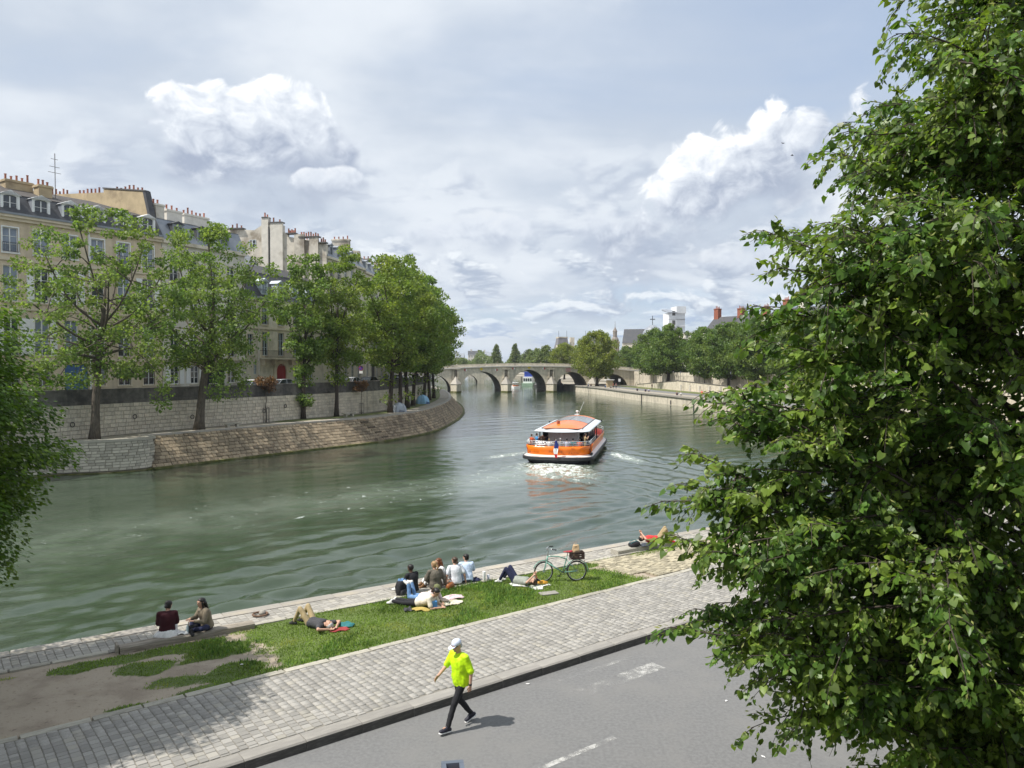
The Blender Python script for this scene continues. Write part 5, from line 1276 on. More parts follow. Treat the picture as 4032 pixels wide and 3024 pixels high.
for (x, y, T_, rz, s_, lab) in [(23, 338, P3, 1, .86, 'yellow-green tree on the bank just beyond the bridge'), (33, 352, P3, 2, .84, 'yellow-green tree behind the bridge, next to the town hall'), (42, 345, P3, 3, .8, 'yellow-green tree behind the bridge end'), (46, 312, P1, 1, .72, 'mid green tree closing the gap between yellow-green and dark trees'), (53, 328, P2, 2, .8, 'mid green tree in front of the church wall'), (17, 372, P4, 1, 1.0, 'mid green round tree behind the moored boats'), (13, 400, P4, 2, .95, 'mid green tree between the moored boats and far bridge'),
                                (2, 505, P5, 0, 1.15, 'dark conical tree beyond the far bridge, taller one'), (-10, 500, P5, 2, 1.12, 'dark conical tree beyond the far bridge, left of its twin'), (12, 520, P4, 1, 1.05, 'round green tree beside the dark conical pair'), (22, 515, P4, 3, 1.05, 'round green tree below the town hall pavilion'),
                                (-24, 560, P4, 0, .72, 'low pale green tree on the far bank beside the conical trees'), (-36, 570, P4, 2, .70, 'low pale green tree in the middle of the far bank row'), (-47, 565, P4, 4, .72, 'low pale green tree at the far bank, next to the bridge arch'), (-59, 560, P4, 1, .74, 'low pale green tree below the distant blocks'), (-70, 545, P4, 3, .78, 'low pale green tree nearest the island trees on the far bank')]:
    plant('far_tree', lab, T_, (x, y, 1.0 if y < 450 else 1.5), rz, s_, GF)
wood = MB(); r = np.random.default_rng(8); n = 26000
Px = r.uniform(-120, 110, n); Py = r.uniform(585, 640, n); Hh = 5 + 3.2 * np.sin(Px * .21) + 2.2 * np.sin(Px * .47 + 1); Pz = 2 + r.random(n) ** .6 * (7 + Hh)
D = rand_dirs(r, n); N = rand_dirs(r, n); L_ = r.uniform(.8, 1.7, n); V, F = leaf_quads(np.stack([Px, Py, Pz], 1), D, N, L_, L_ * .8, .1)
o = stuff(link('distant_wood', np_mesh('distant_wood', V, F, M['leaf_far']))); o['label'] = 'hazy mass of distant trees lining the river far downstream'; o['category'] = 'wood'

# ---- the linden close on the right
def linden():
    rnd = random.Random(19); r = np.random.default_rng(19)
    T0 = np.array([7.3, 9.8]); root = thing('linden_tree', 'big linden tree with drooping heart-shaped leaves and pale bracts, filling one side', 'tree', (T0[0], T0[1], 0.))
    mb = MB(); base = np.array([T0[0], T0[1], 0])
    mb.tube([(0, 0, -.1), (0.03, 0, .5), (.05, .05, 3), (-.05, .1, 7), (.1, 0, 11), (.05, .05, 14.2)], [.36, .28, .25, .2, .12, .03], 10)
    tips = [(4.04, 8.19, 10.41), (4.3, 9.2, 10.0), (5.2, 9.93, 9.92), (3.83, 8.87, 9.6), (4.05, 9.1, 9.36), (3.42, 8.35, 8.46), (2.75, 8.48, 8.38), (4.34, 9.46, 8.27), (3.0, 8.7, 8.0), (2.78, 8.9, 7.6), (2.85, 8.85, 7.2), (2.2, 8.6, 6.6), (2.4, 8.7, 6.3), (2.15, 9.1, 5.85), (2.05, 9.05, 5.5), (1.72, 8.9, 5.3), (1.8, 8.75, 4.95), (2.4, 8.7, 4.6), (2.45, 9.15, 4.05), (1.8, 8.7, 3.9), (2.55, 9.0, 3.6), (2.85, 8.9, 3.25), (3.2, 8.7, 2.75),
            (3.1, 7.9, 4.75), (2.9, 8.1, 6.15), (3.7, 7.8, 6.85), (4.0, 8.2, 5.2), (3.9, 8.5, 3.45), (4.8, 8.6, 8.25), (5.1, 9.0, 10.4), (4.6, 8.8, 12), (5.2, 8.6, 11.2)]
    boughs = [np.array(t) for t in tips]
    for i in range(22):
        for j in range(3): a_, b_ = np.array(tips[i]), np.array(tips[i + 1]); boughs.append(a_ + (b_ - a_) * rnd.random() + np.array([rnd.uniform(.25, 1.2), rnd.uniform(-.9, .9), rnd.uniform(-.15, .15)]))
    prof = [(1.2, 3.4), (3, 4.3), (4.5, 4.8), (6, 4.7), (8, 4.1), (10, 3.2), (12, 2.1), (14, .8)]
    def Rz(z):
        for (a, ra), (b, rb) in zip(prof[:-1], prof[1:]):
            if a <= z <= b: return lerp(ra, rb, (z - a) / (b - a))
        return .8
    for i in range(150):
        z = rnd.uniform(1.0, 14.2); a = rnd.uniform(math.radians(115), math.radians(300)) if i < 122 else rnd.uniform(math.radians(-60), math.radians(125)); q = Rz(z) * rnd.uniform(.45, .93)
        boughs.append(np.array([T0[0] + q * math.cos(a), T0[1] + q * math.sin(a), z]))
    LC, LD, LN, LL, BC, BD, BL = [], [], [], [], [], [], []
    def run(pts, r0, depth, bi):
        """leafy shoots along a bough"""
        mb.tube([p - base for p in pts], [lerp(r0, .005, (k / (len(pts) - 1)) ** .6) for k in range(len(pts))], 5)
        P = np.array(pts); seg = np.linalg.norm(np.diff(P, axis=0), axis=1); c = np.concatenate([[0], np.cumsum(seg)]); Lt = c[-1]
        s = Lt * (.3 if depth == 0 else .1); side = 1
        while s < Lt:
            k = min(int(np.searchsorted(c, s)) - 1, len(seg) - 1); f = (s - c[k]) / seg[k]; q = P[k] + (P[k + 1] - P[k]) * f; d = (P[k + 1] - P[k]) / seg[k]
            lat = np.cross(d, [0, 0, 1.]); lat /= np.linalg.norm(lat) + 1e-6; upv = np.cross(lat, d); th = rnd.uniform(0, 6.28)
            dirn = d * rnd.uniform(.3, 1.0) + lat * math.cos(th) * rnd.uniform(.5, 1.) + upv * math.sin(th) * rnd.uniform(.4, .9) + np.array([0, 0, .1]); dirn /= np.linalg.norm(dirn)
            tl = rnd.uniform(.18, .55) * (1 - .25 * s / Lt)
            if s > Lt - .15: dirn = d + np.array([0, 0, -.2]); dirn /= np.linalg.norm(dirn); tl = .3
            drop = rnd.uniform(.2, .6)
            if bi < 60 or rnd.random() < .4: mb.tube([q + dirn * tl * t + np.array([0, 0, -drop * tl * t * t]) - base for t in (0, .33, .66, 1.)], [.006, .005, .004, .002], 3, cap=False)
            nl = max(3, int(tl / .045)); sz = rnd.uniform(.75, 1.15)
            for j in range(nl):
                t = (j + rnd.random()) / nl; x = q + dirn * tl * t + np.array([0, 0, -drop * tl * t * t])
                sd = np.cross(dirn, [0, 0, 1.]) * (1 if j % 2 else -1)
                D = np.array([0, 0, -rnd.uniform(.15, 1.0)]) + sd * rnd.uniform(.2, .9) + dirn * rnd.uniform(.1, .9) + np.array([rnd.gauss(0, .25), rnd.gauss(0, .25), 0])
                LC.append(x + np.array([0, 0, -.015]) + sd * .02); LD.append(D); LN.append(np.array([rnd.gauss(-.25, .55), rnd.gauss(-.25, .55), rnd.uniform(.2, 1.2)]) + sd * .3 + dirn * .25); LL.append(rnd.uniform(.06, .115) * sz)
                if rnd.random() < .30 and t > .15:
                    BC.append(x + np.array([rnd.gauss(0, .025), rnd.gauss(0, .025), .012])); BD.append(np.array([rnd.gauss(0, .6), rnd.gauss(0, .6), rnd.uniform(-.9, .2)]) + dirn * .8); BL.append(rnd.uniform(.05, .09))
            s += rnd.uniform(.042, .085); side = -side
        if depth == 0:
            for j in range(rnd.randint(2, 4)):
                k = rnd.randint(3, 8); q = P[k]; d = (P[min(k + 1, 9)] - P[k - 1]); d /= np.linalg.norm(d); lat = np.cross(d, [0, 0, 1.]); lat /= np.linalg.norm(lat) + 1e-6
                dd = d * rnd.uniform(.5, 1.) + lat * rnd.choice((-1, 1)) * rnd.uniform(.4, .9) + np.array([0, 0, rnd.uniform(-.6, .7)]); dd /= np.linalg.norm(dd); l = rnd.uniform(.5, 1.25)
                e = q + dd * l
                if bi < 32 and e[0] < tip[0] - .1: continue
                run([q + dd * l * t + np.array([0, 0, -.22 * l * t * t]) for t in np.linspace(0, 1, 6)], .014, 1, bi)
    for bi, tip in enumerate(boughs):
        h = np.hypot(*(tip[:2] - T0)); z0 = min(max(tip[2] - rnd.uniform(.15, .75) * h, 1.0), 13.5)
        p0 = np.array([T0[0], T0[1], z0]); pts = []
        off = np.array([rnd.uniform(-1, 1), rnd.uniform(-1, 1)]) * h * .09; wv = rnd.uniform(0, 6.28)
        for k in range(10):
            t = k / 9; p = p0 + (tip - p0) * t; p[:2] += off * math.sin(math.pi * t); p[2] += h * .13 * math.sin(math.pi * min(1, t * .93)) * (1 - .2 * t) + .05 * math.sin(t * 9 + wv) * (k > 0) * (k < 9); pts.append(p)
        run(pts, .02 + .007 * h, 0, bi)
    mb.build('trunk', M['bark_dark'], root, True)
    C = np.array(LC) - base; D = np.array(LD); D /= np.linalg.norm(D, axis=1, keepdims=True); N = np.array(LN); N -= D * (N * D).sum(1, keepdims=True); N /= np.linalg.norm(N, axis=1, keepdims=True); L = np.array(LL)
    S = np.cross(D, N) * r.uniform(.72, 1.12, (len(C), 1)); N = N * r.uniform(-1.6, 2.6, (len(C), 1)); n = len(C)
    # heart-shaped blade, folded on the midrib
    shp = [(0., .10, 0.), (-.36, -.02, .10), (-.47, .34, .12), (-.27, .70, .06), (0., 1.04, -.10), (.27, .70, .06), (.47, .34, .12), (.36, -.02, .10)]
    def blade(i): return None
    dist = np.linalg.norm(C + base - np.array([0, 0, 7.]), axis=1); px = (C[:, 0] + base[0]) / (C[:, 1] + base[1]); order = np.argsort(dist + np.where((px > .64) | (px < .1) | (C[:, 1] + base[1] < 1), 50, 0)); near = order[:300]; far = order[300:]
    me = MB().add([(x, y, z) for x, y, z in shp], [(0, 1, 2, 3), (0, 3, 4), (0, 4, 5), (0, 5, 6, 7)]).mesh('leaf', M['leaf_linden'])
    for i in near:
        Mx = Matrix(((S[i][0], D[i][0], N[i][0], C[i][0]), (S[i][1], D[i][1], N[i][1], C[i][1]), (S[i][2], D[i][2], N[i][2], C[i][2]), (0, 0, 0, 1))) @ Matrix.Diagonal((L[i], L[i], L[i], 1))
        o = bpy.data.objects.new('leaf', me); COL.objects.link(o); o.parent = root; o.matrix_local = Mx
    Cf, Df, Nf, Sf, Lf = C[far], D[far], N[far], S[far], L[far]; m = len(far)
    V = np.stack([Cf + Sf * (x * Lf)[:, None] + Df * (y * Lf)[:, None] + Nf * (z * Lf)[:, None] for x, y, z in shp], 1).reshape(-1, 3); i = np.arange(m) * 8
    F = np.concatenate([np.stack([i, i + 1, i + 2, i + 3], 1), np.stack([i, i + 3, i + 4, i + 5], 1), np.stack([i, i + 5, i + 6, i + 7], 1)])
    stuff(link('crown', np_mesh('crown', V, F, M['leaf_linden']), root))
    BC_ = np.array(BC) - base; BD_ = np.array(BD); BD_ /= np.linalg.norm(BD_, axis=1, keepdims=True); bn = rand_dirs(r, len(BC_), .4); bl = np.array(BL)
    V, F = leaf_quads(BC_, BD_, bn, bl, bl * .30, .06); stuff(link('flower_bracts', np_mesh('flower_bracts', V, F, M['leaf_bract']), root))
linden()
# ---- the dense small-leaved tree at the left
def hornbeam():
    rnd = random.Random(29); r = np.random.default_rng(29); c0 = np.array([-13.0, 14.3, 0.]); root = thing('hornbeam_tree', 'dense dark green tree with small layered leaves beside the bare earth', 'tree', tuple(c0))
    mb = MB(); mb.tube([(0, 0, -.1), (0, 0, .6), (.1, .05, 3), (0, .1, 6), (.05, 0, 9)], [.3, .23, .2, .13, .03], 9)
    CC = []; DD = []
    for i in range(1150):
        u = rnd.uniform(-.97, 1); a = rnd.uniform(-2.6, 1.9) if i < 950 else rnd.uniform(0, 6.28); k = rnd.uniform(.45, 1.02) if i % 3 else rnd.uniform(.85, 1.06)
        rr_ = math.sqrt(1 - u * u) ** .75; bump_ = 1 + .10 * math.sin(a * 5 + u * 7) + .07 * math.sin(a * 9 - u * 13)
        p = np.array([3.42 * rr_ * k * bump_ * math.cos(a), 3.42 * rr_ * k * bump_ * math.sin(a), 5.6 + 3.25 * u * (.4 + .6 * k)])
        CC.append(p); d = np.array([math.cos(a), math.sin(a), -.12 + .25 * u]); DD.append(d / np.linalg.norm(d))
        if i % 9 == 0: limb(mb, (0, 0, max(1.2, p[2] - .35 * math.hypot(p[0], p[1]))), p * .9, .03, .005, .06, rnd, 5, 4)
    CC, DD = np.array(CC), np.array(DD); per = 150; idx = np.repeat(np.arange(len(CC)), per); n = len(idx)
    lat = np.cross(DD, [0, 0, 1.]); lat /= np.linalg.norm(lat, axis=1, keepdims=True)
    a1 = r.uniform(-.75, .45, n); w = (.46 - .35 * np.clip(a1, -1, 1)) ; b1 = r.uniform(-1, 1, n) * w; dz = r.normal(0, .11, n) - .28 * a1 ** 2 - .12 * np.abs(b1)
    P = CC[idx] + DD[idx] * a1[:, None] + lat[idx] * b1[:, None]; P[:, 2] += dz
    D = DD[idx] * r.uniform(.4, 1.2, n)[:, None] + lat[idx] * (np.sign(b1) * r.uniform(.1, .9, n))[:, None] + r.normal(0, .22, (n, 3)); D[:, 2] -= r.uniform(.1, .7, n); D /= np.linalg.norm(D, axis=1, keepdims=True)
    N = r.normal(0, .4, (n, 3)); N[:, 2] += 1; N -= D * (N * D).sum(1, keepdims=True); N /= np.linalg.norm(N, axis=1, keepdims=True); L = r.uniform(.075, .14, n)
    V, F = leaf_quads(P, D, N, L, L * .55, .05)
    mb.build('trunk', M['bark_dark'], root, True); stuff(link('crown', np_mesh('crown', V, F, M['leaf_left']), root))
hornbeam()

# ================================================================ small figures (passengers, strollers)
_cl = {}
def cloth(name, c, rough=.85): 
    if name not in _cl: _cl[name] = mat('cloth_' + name, c, rough, .12, 12, bump=.15, bscale=60)
    return _cl[name]
CL = {'red': (.45, .05, .03), 'orange_red': (.5, .09, .03), 'blue': (.06, .25, .5), 'white': (.72, .71, .69), 'black': (.015, .015, .018), 'navy': (.018, .022, .06), 'grey': (.3, .3, .3), 'mustard': (.42, .26, .04), 'brown': (.17, .09, .04), 'khaki': (.34, .26, .14), 'pink': (.6, .33, .33), 'lilac': (.5, .5, .62), 'teal': (.03, .16, .17), 'coral': (.62, .14, .09), 'olive': (.13, .14, .06), 'denim': (.13, .24, .42), 'cream': (.66, .60, .48), 'burgundy': (.04, .004, .008), 'lime': (.50, .80, .005), 'greige': (.20, .165, .115), 'sage': (.27, .29, .25), 'tan': (.40, .31, .17), 'sky': (.50, .60, .75)}
def K(n): return cloth(n, CL[n])
SK = mat('skin', (.50, .30, .21), .55, .08, 9, spec=.35); SKD = mat('skin_dark', (.10, .05, .03), .55, .08, 9)
HR = {'black': mat('hair_black', (.012, .010, .009), .5, .3, 40), 'brown': mat('hair_brown', (.05, .028, .015), .5, .3, 40), 'blond': mat('hair_blond', (.30, .19, .09), .5, .25, 40), 'grey': mat('hair_grey', (.42, .41, .40), .6, .2, 40), 'auburn': mat('hair_auburn', (.13, .045, .015), .5, .3, 40)}
def fig(name, label, loc, rz, pose, top, bottom, hair, group, skin=None, arms='down', hat=None, scale=1.):
    """0 skin, 1 top, 2 bottom, 3 hair; faces local -y"""
    b = MB(); skin = skin or SK
    def torso(z0, z1, lean=0., w=.21):
        rg = []
        for t, ww, dd in ((0, .16, .11), (.25, .15, .10), (.6, .18, .115), (.85, .2, .11), (1., .10, .08)):
            z = lerp(z0, z1, t); rg.append([(ww * w / .2 * math.cos(a), lean * t + dd * math.sin(a), z) for a in np.linspace(0, 2 * math.pi, 9)[:-1]])
        b.loft(rg, 1)
    if pose == 'stand':
        for s in (-1, 1):
            b.tube([(s * .09, .0, .88), (s * .1, -.02 - .06 * s, .48), (s * .1, .03 + .08 * s, .08)], [.085, .065, .045], 7, 2); b.box((s * .1, -.03 + .08 * s, .035), (.09, .24, .07), 0, 2)
        torso(.82, 1.42); zs = 1.38; ln = 0
    elif pose == 'sit':         # on a seat 0.45 high
        for s in (-1, 1):
            b.tube([(s * .09, .0, .5), (s * .1, -.42, .52), (s * .1, -.44, .06)], [.09, .07, .045], 7, 2); b.box((s * .1, -.5, .035), (.09, .22, .07), 0, 2)
        torso(.44, 1.0, .03); zs = .97; ln = .03
    else:                        # sitting on the ground, knees up
        for s in (-1, 1):
            b.tube([(s * .09, .0, .12), (s * .12, -.42, .42), (s * .12, -.62, .05)], [.09, .065, .045], 7, 2); b.box((s * .12, -.68, .035), (.09, .2, .07), 0, 2)
        torso(.02, .58, .08); zs = .55; ln = .06
    for s in (-1, 1):
        if arms == 'rail' : P = [(s * .2, ln, zs), (s * .27, -.12, zs - .25), (s * .2, -.34, zs - .22)]
        elif arms == 'cam': P = [(s * .2, ln, zs), (s * .28, -.18, zs - .2), (s * .07, -.3, zs + .06)]
        elif arms == 'wide': P = [(s * .2, ln, zs), (s * .4, -.05, zs - .18), (s * .25, -.2, zs - .42)]
        else: P = [(s * .2, ln, zs), (s * .25, .02, zs - .28), (s * .2, -.16, zs - .5)]
        mid = [lerp(P[0][i], P[1][i], 1.) for i in range(3)]
        b.tube([P[0], mid], [.062, .05], 6, 1); b.tube([mid, P[2]], [.045, .032], 6, 0); b.ball(P[2], .042, 6, 4, 0)
    b.tube([(0, ln, zs), (0, ln - .01, zs + .14)], [.055, .05], 7, 0)
    hz = zs + .24; b.ball((0, ln - .02, hz), (.082, .1, .115), 9, 7, 0); b.ball((0, ln - .115, hz - .01), (.015, .025, .02), 5, 4, 0)
    b.ball((0, ln + .015, hz + .025), (.09, .1, .112), 9, 7, 3)
    if hat == 'cap': b.box((0, ln - .15, hz + .05), (.13, .14, .02), 0, 3)
    o = b.build(name, [skin, top, bottom, hair], None, True, loc, rz); o.scale = (scale,) * 3
    return tag(o, label, 'person', group)

# ================================================================ the orange tour boat
BS = (1.07, 1.11, .92)
def tour_boat():
    az = math.atan2(boat_h[1], boat_h[0]) - math.pi / 2
    root = thing('tour_boat', 'orange tour boat with grey canopy roof and flag at its stern', 'boat', (boat_o[0], boat_o[1], WZ), az); root.scale = BS
    LB, HW = 21.5, 3.05
    def plan(d=0., n=10, y0=0., y1=LB):
        """outline, offset outward by d; starts mid stern, goes to starboard"""
        pts = []; w = HW + d; rs = 1.35
        for k in range(5): pts.append((w * .0 + (w - rs) * k / 5, y0 - d + .35 * ((k / 5 * (w - rs) / w) ** 2)))
        for k in range(n): a = -math.pi / 2 + math.pi / 2 * k / n; pts.append((w - rs + rs * math.cos(a), y0 - d + rs + rs * math.sin(a) + .22))
        for k in range(6): pts.append((w, lerp(y0 + rs, y1 - 6.5, k / 5)))
        for k in range(1, 8): t = k / 8; pts.append((w * (1 - t ** 2.2 * .62), lerp(y1 - 6.5, y1 + d, t ** .9)))
        pts.append((w * .2, y1 + d + .12)); 
        return pts + [(-x, y) for x, y in reversed(pts[1:])]
    def ring_at(d, z, **k): return [(x, y, z) for x, y in plan(d, **k)]
    dark = mat('hull_navy', (.02, .022, .03), .35, .2, 2); rub = mat('rubber_strake', (.045, .045, .05), .5, .2, 3); wht = mat('hull_white', (.74, .71, .67), .35, .06, 2, (.6, .56, .5), .55, .75, .8)
    org = mat('hull_orange', (.88, .19, .006), .32, .05, 1.5, coat=.3); red = mat('bulwark_red', (.20, .025, .02), .5, .1, 2); rail_m = mat('rail_steel', (.62, .63, .64), .3, .05, 5, metal=.6); can = mat('canopy_grey', (.58, .62, .65), .4, .05, 1)
    MB().loft([ring_at(-.75, -.8), ring_at(-.4, 0.), ring_at(-.12, .5)]).build('hull', dark, root, True)
    MB().loft([ring_at(-.2, .40), ring_at(.16, .44), ring_at(.2, .54), ring_at(.14, .62), ring_at(.2, .68), ring_at(.16, .78), ring_at(-.2, .80)]).build('rubbing_strake', rub, root, True)
    MB().loft([ring_at(.08, .78), ring_at(-.05, .83), ring_at(-.28, .94)], cap=False).build('gunwale', wht, root, True)
    MB().loft([ring_at(-.26, .90), ring_at(-.2, 1.4), ring_at(-.12, 1.82), ring_at(-.2, 1.84)], cap=False).build('topsides', org, root, True)
    MB().loft([ring_at(-.2, 1.838), ring_at(-.28, 1.80), ring_at(-.34, .9)], cap=False).build('bulwark', red, root, True)
    MB().loft([ring_at(-.3, .92), ring_at(-.3, 1.1)]).build('deck', mat('boat_deck', (.16, .06, .05), .7, .2, 2), root)
    rl = MB(); P = plan(-.22); n = len(P)
    order = [P[i] for i in range(n)]
    st = [p for p in P if p[1] < 7.5]; st = sorted([p for p in st if p[0] < 0], key=lambda p: -p[1]) + sorted([p for p in st if p[0] >= 0 and p[1] < .8], key=lambda p: p[0]) + sorted([p for p in st if p[0] >= 0 and p[1] >= .8], key=lambda p: p[1])
    seq = [p for p in P[:n // 2 + 1] if p[1] < 7.5]; seq = [(-x, y) for x, y in reversed(seq)] + seq[1:]
    for z in (1.98, 2.14, 2.32): rl.tube([(x, y, z) for x, y in seq], .028 if z < 2.3 else .036, 6)
    for i in range(0, len(seq), 2): rl.tube([(seq[i][0], seq[i][1], 1.8), (seq[i][0], seq[i][1], 2.32)], .02, 5)
    rl.build('stern_rail', rail_m, root, True)
    rb = MB(); bow = [p for p in P if p[1] > 14]; bow = sorted([p for p in bow if p[0] > 0], key=lambda p: p[1]) + sorted([p for p in bow if p[0] <= 0], key=lambda p: -p[1])
    for z in (2.05, 2.3): rb.tube([(x, y, z) for x, y in bow], .024, 5)
    for p in bow[::2]: rb.tube([(p[0], p[1], 1.8), (p[0], p[1], 2.3)], .018, 5)
    rb.build('bow_rail', rail_m, root, True)
    # canopy
    def rp(w, ya, yb, r, n=8):
        pts = []
        for k in range(5): pts.append(((w - r) * k / 5, ya + .5 * (k / 5) ** 2))
        for k in range(n + 1): a = -math.pi / 2 + math.pi / 2 * k / n; pts.append((w - r + r * math.cos(a), ya + .62 + r + r * math.sin(a)))
        for k in range(1, 5): pts.append((w, lerp(ya + r + .7, yb, k / 4)))
        for k in range(1, 6): pts.append((w * (1 - k / 6), yb + .9 * math.sin(math.pi / 2 * k / 6)))
        pts.append((0, yb + .9)); return pts + [(-x, y) for x, y in reversed(pts[1:-1])]
    rz_ = lambda pts, z: [(x, y, z) for x, y in pts]
    MB().loft([rz_(rp(2.55, 2.25, 16.4, 1.0), 3.02), rz_(rp(2.62, 2.1, 16.6, 1.05), 3.08), rz_(rp(2.55, 2.2, 16.5, 1.0), 3.13), rz_(rp(1.9, 3.1, 16.2, .8), 3.36), rz_(rp(1.88, 3.14, 16.18, .8), 3.30)]).build('canopy', can, root, True)
    # crowned roof in the middle of the canopy: orange ends, glazed middle
    def crown(y, x): return 3.36 + .42 * (1 - (x / 1.9) ** 2) * min(1, max(0, (y - 3.1) / 2.2)) ** .6
    def patch(y0, y1, nm, m, x0=-1.86, x1=1.86, lift=0., nx=10, ny=8, rear=False):
        mb = MB(); V = []; 
        for j in range(ny + 1):
            y = lerp(y0, y1, j / ny)
            wx = 1. if not rear else min(1., .80 + .2 * min(1, (y - y0) / .9) ** .5)
            for i in range(nx + 1): x = lerp(x0, x1, i / nx) * wx; yy = y + (.38 * (1 - (x / 1.9) ** 2) * -1 * (1 - j / ny) * 0); V.append((x, yy, crown(yy, x) + lift))
        mb.add(V, [(j * (nx + 1) + i, j * (nx + 1) + i + 1, (j + 1) * (nx + 1) + i + 1, (j + 1) * (nx + 1) + i) for j in range(ny) for i in range(nx)])
        return mb.build(nm, m, root, True)
    patch(3.2, 9.3, 'roof_panel', org, rear=True); patch(15.6, 16.9, 'roof_panel', org)
    glz = mat('roof_glazing', (.46, .51, .56), .12, .1, 1, spec=.7)
    for k in range(7):
        for sx in (-1, 1): patch(9.34 + k * .895, 9.34 + k * .895 + .86, 'roof_pane', glz, .03 if sx > 0 else -1.84, 1.84 if sx > 0 else -.03, .01, 6, 2)
    br_ = MB()
    for k in range(8): br_.tube([(x, 9.32 + k * .895, crown(9.32 + k * .895, x) + .012) for x in np.linspace(-1.86, 1.86, 11)], .022, 4)
    br_.tube([(0, y, crown(y, 0) + .015) for y in (9.3, 12, 15.6)], .03, 4)
    for sx in (-1, 1): br_.tube([(sx * 1.88, y, 3.385) for y in (3.6, 9, 16.2)], .04, 4)
    br_.build('roof_bar', M['iron_grey'], root)
    # cabin: curved grey bulkhead, posts, glazing, seats
    mb = MB(); arc = [(1.75 * math.sin(a), 4.4 + 1.3 * (1 - math.cos(a)) - .0) for a in np.linspace(-1.0, 1.0, 13)]
    mb.loft([[(x, y, .9), (x, y, 3.05), (x, y + .12, 3.05), (x, y + .12, .9)] for x, y in arc]).build('bulkhead', mat('bulkhead_grey', (.74, .75, .73), .5, .08, 1.5), root)
    for y in (4.2, 6.2, 8.4, 10.6, 12.8, 15.2):
        for sx in (-1, 1): MB().tube([(sx * 2.15, y, .9), (sx * 2.15, y, 3.06)], .055, 6).build('canopy_post', M['iron'], root)
    for y in (6.3, 8.5, 10.7):
        for sx in (-1, 1): MB().span(sx * 2.13, sx * 2.17, y, y + 2.0, 2.0, 2.95).build('side_pane', M['glass'], root)
    navy = mat('seat_navy', (.02, .025, .06), .7, .1, 5)
    for y in (6.4, 7.6, 8.8, 10.0, 11.2, 12.4, 13.6):
        for x in (-1.2, 1.25):
            s = MB(); s.span(x - .8, x + .8, y, y + .45, 1.48, 1.56); s.span(x - .8, x + .8, y - .06, y, 1.56, 2.0); s.span(x - .75, x - .68, y, y + .4, 1.1, 1.48); s.span(x + .68, x + .75, y, y + .4, 1.1, 1.48); s.build('bench_seat', navy, root)
    s = MB(); s.span(-2.3, 2.3, .75, 1.2, 1.48, 1.56)
    for x in (-2.2, -.8, .8, 2.2): s.span(x - .04, x + .04, .8, 1.15, 1.1, 1.48)
    s.build('stern_bench', navy, root)
    dk = MB(); dk.span(-.9, .9, 16.6, 17.5, .9, 2.0); dk.span(-.7, .7, 16.7, 17.1, 2.0, 2.7); dk.build('wheelhouse', M['iron_grey'], root)
    eq = MB(); eq.tube([(0, 15.9, 3.75), (0, 15.9, 4.25)], .05, 6); eq.ball((0, 15.9, 4.35), (.16, .16, .12), 8, 5); eq.tube([(.15, 15.9, 4.0), (.75, 15.8, 5.6)], .014, 4); eq.box((0, 15.6, 3.98), (.5, .08, .1)); eq.build('radar_mast', M['white_paint'], root)
    eq = MB(); eq.lathe([(.12, 0), (.12, .1), (.16, .1), (.16, .42), (.12, .45)], 8, (-.55, 5.2, 3.62)); eq.build('roof_vent', M['brick'], root)
    for sx, y in ((2.6, 16.2), (-2.6, 13.2)): MB().box((sx, y, 3.2), (.14, .14, .22)).build('side_lamp', M['iron'], root)
    # flag hanging from its staff
    fp = MB(); fp.tube([(0, .12, 1.7), (0, -.18, 2.6)], .025, 6); fpo = fp.build('flagstaff', M['white_paint'], root)
    fb, fw_, fr_ = mat('flag_blue', (.012, .025, .16), .8), mat('flag_white', (.75, .75, .75), .8), mat('flag_red', (.5, .02, .03), .8)
    fl = MB(); ny = 9
    for j in range(ny):
        t0, t1 = j / ny, (j + 1) / ny
        def row(t): 
            w = .08 + .26 * math.sin(math.pi * min(.95, t * .8 + .12)); z = 2.5 - 1.75 * t; o_ = .05 * math.sin(t * 7)
            return [(-w * .5 + o_, -.22 - .05 * math.sin(t * 5), z), (-.05 + o_, -.34, z - .04), (w * .25 + o_, -.24, z), (w * .7 + o_, -.32, z - .06)]
        a, b = row(t0), row(t1); mi = 0 if t0 < .36 else 1 if t0 < .68 else 2
        fl.add(a + b, [(0, 1, 5, 4), (1, 2, 6, 5), (2, 3, 7, 6)], mi)
    fl.build('flag', [fb, fw_, fr_], root, True)
    # lettering on the stern
    def text(body, x, z, size):
        cu = bpy.data.curves.new('lettering', 'FONT'); cu.body = body; cu.size = size; cu.align_x = 'CENTER'; cu.extrude = .006
        tmp = bpy.data.objects.new('lettering', cu); COL.objects.link(tmp); bpy.context.view_layer.update()
        me = bpy.data.meshes.new_from_object(tmp.evaluated_get(bpy.context.evaluated_depsgraph_get())); bpy.data.objects.remove(tmp)
        me.materials.clear(); me.materials.append(mat('lettering', (.33, .06, .004), .5))
        o = link('lettering', me, root, (x, .045 + .36 * (x / 3.05) ** 2, z)); o.rotation_euler = (math.pi / 2, 0, math.atan(.236 * x / 3.05)); return o
    text('INSOLITE', -.05, 1.22, .3); text('CIDANO', -1.95, 1.15, .22); text('P A17784', 1.55, 1.1, .24)
    rp_ = MB(); rp_.tube([(2.55, 1.1, 1.8), (2.86, 1.3, 1.4), (2.98, 1.35, 1.05)], .03, 5); rp_.box((2.95, 1.6, .98), (.2, .7, .16), 0); rp_.build('mooring_rope', M['iron'], root)
    # passengers: top-level, placed in boat coordinates
    def at(x, y, z=.9):
        q = boat_o + boat_h * y * BS[1] + np.array([boat_h[1], -boat_h[0]]) * x * BS[0]; return (float(q[0]), float(q[1]), WZ + z * BS[2])
    G = 'passengers on the tour boat'
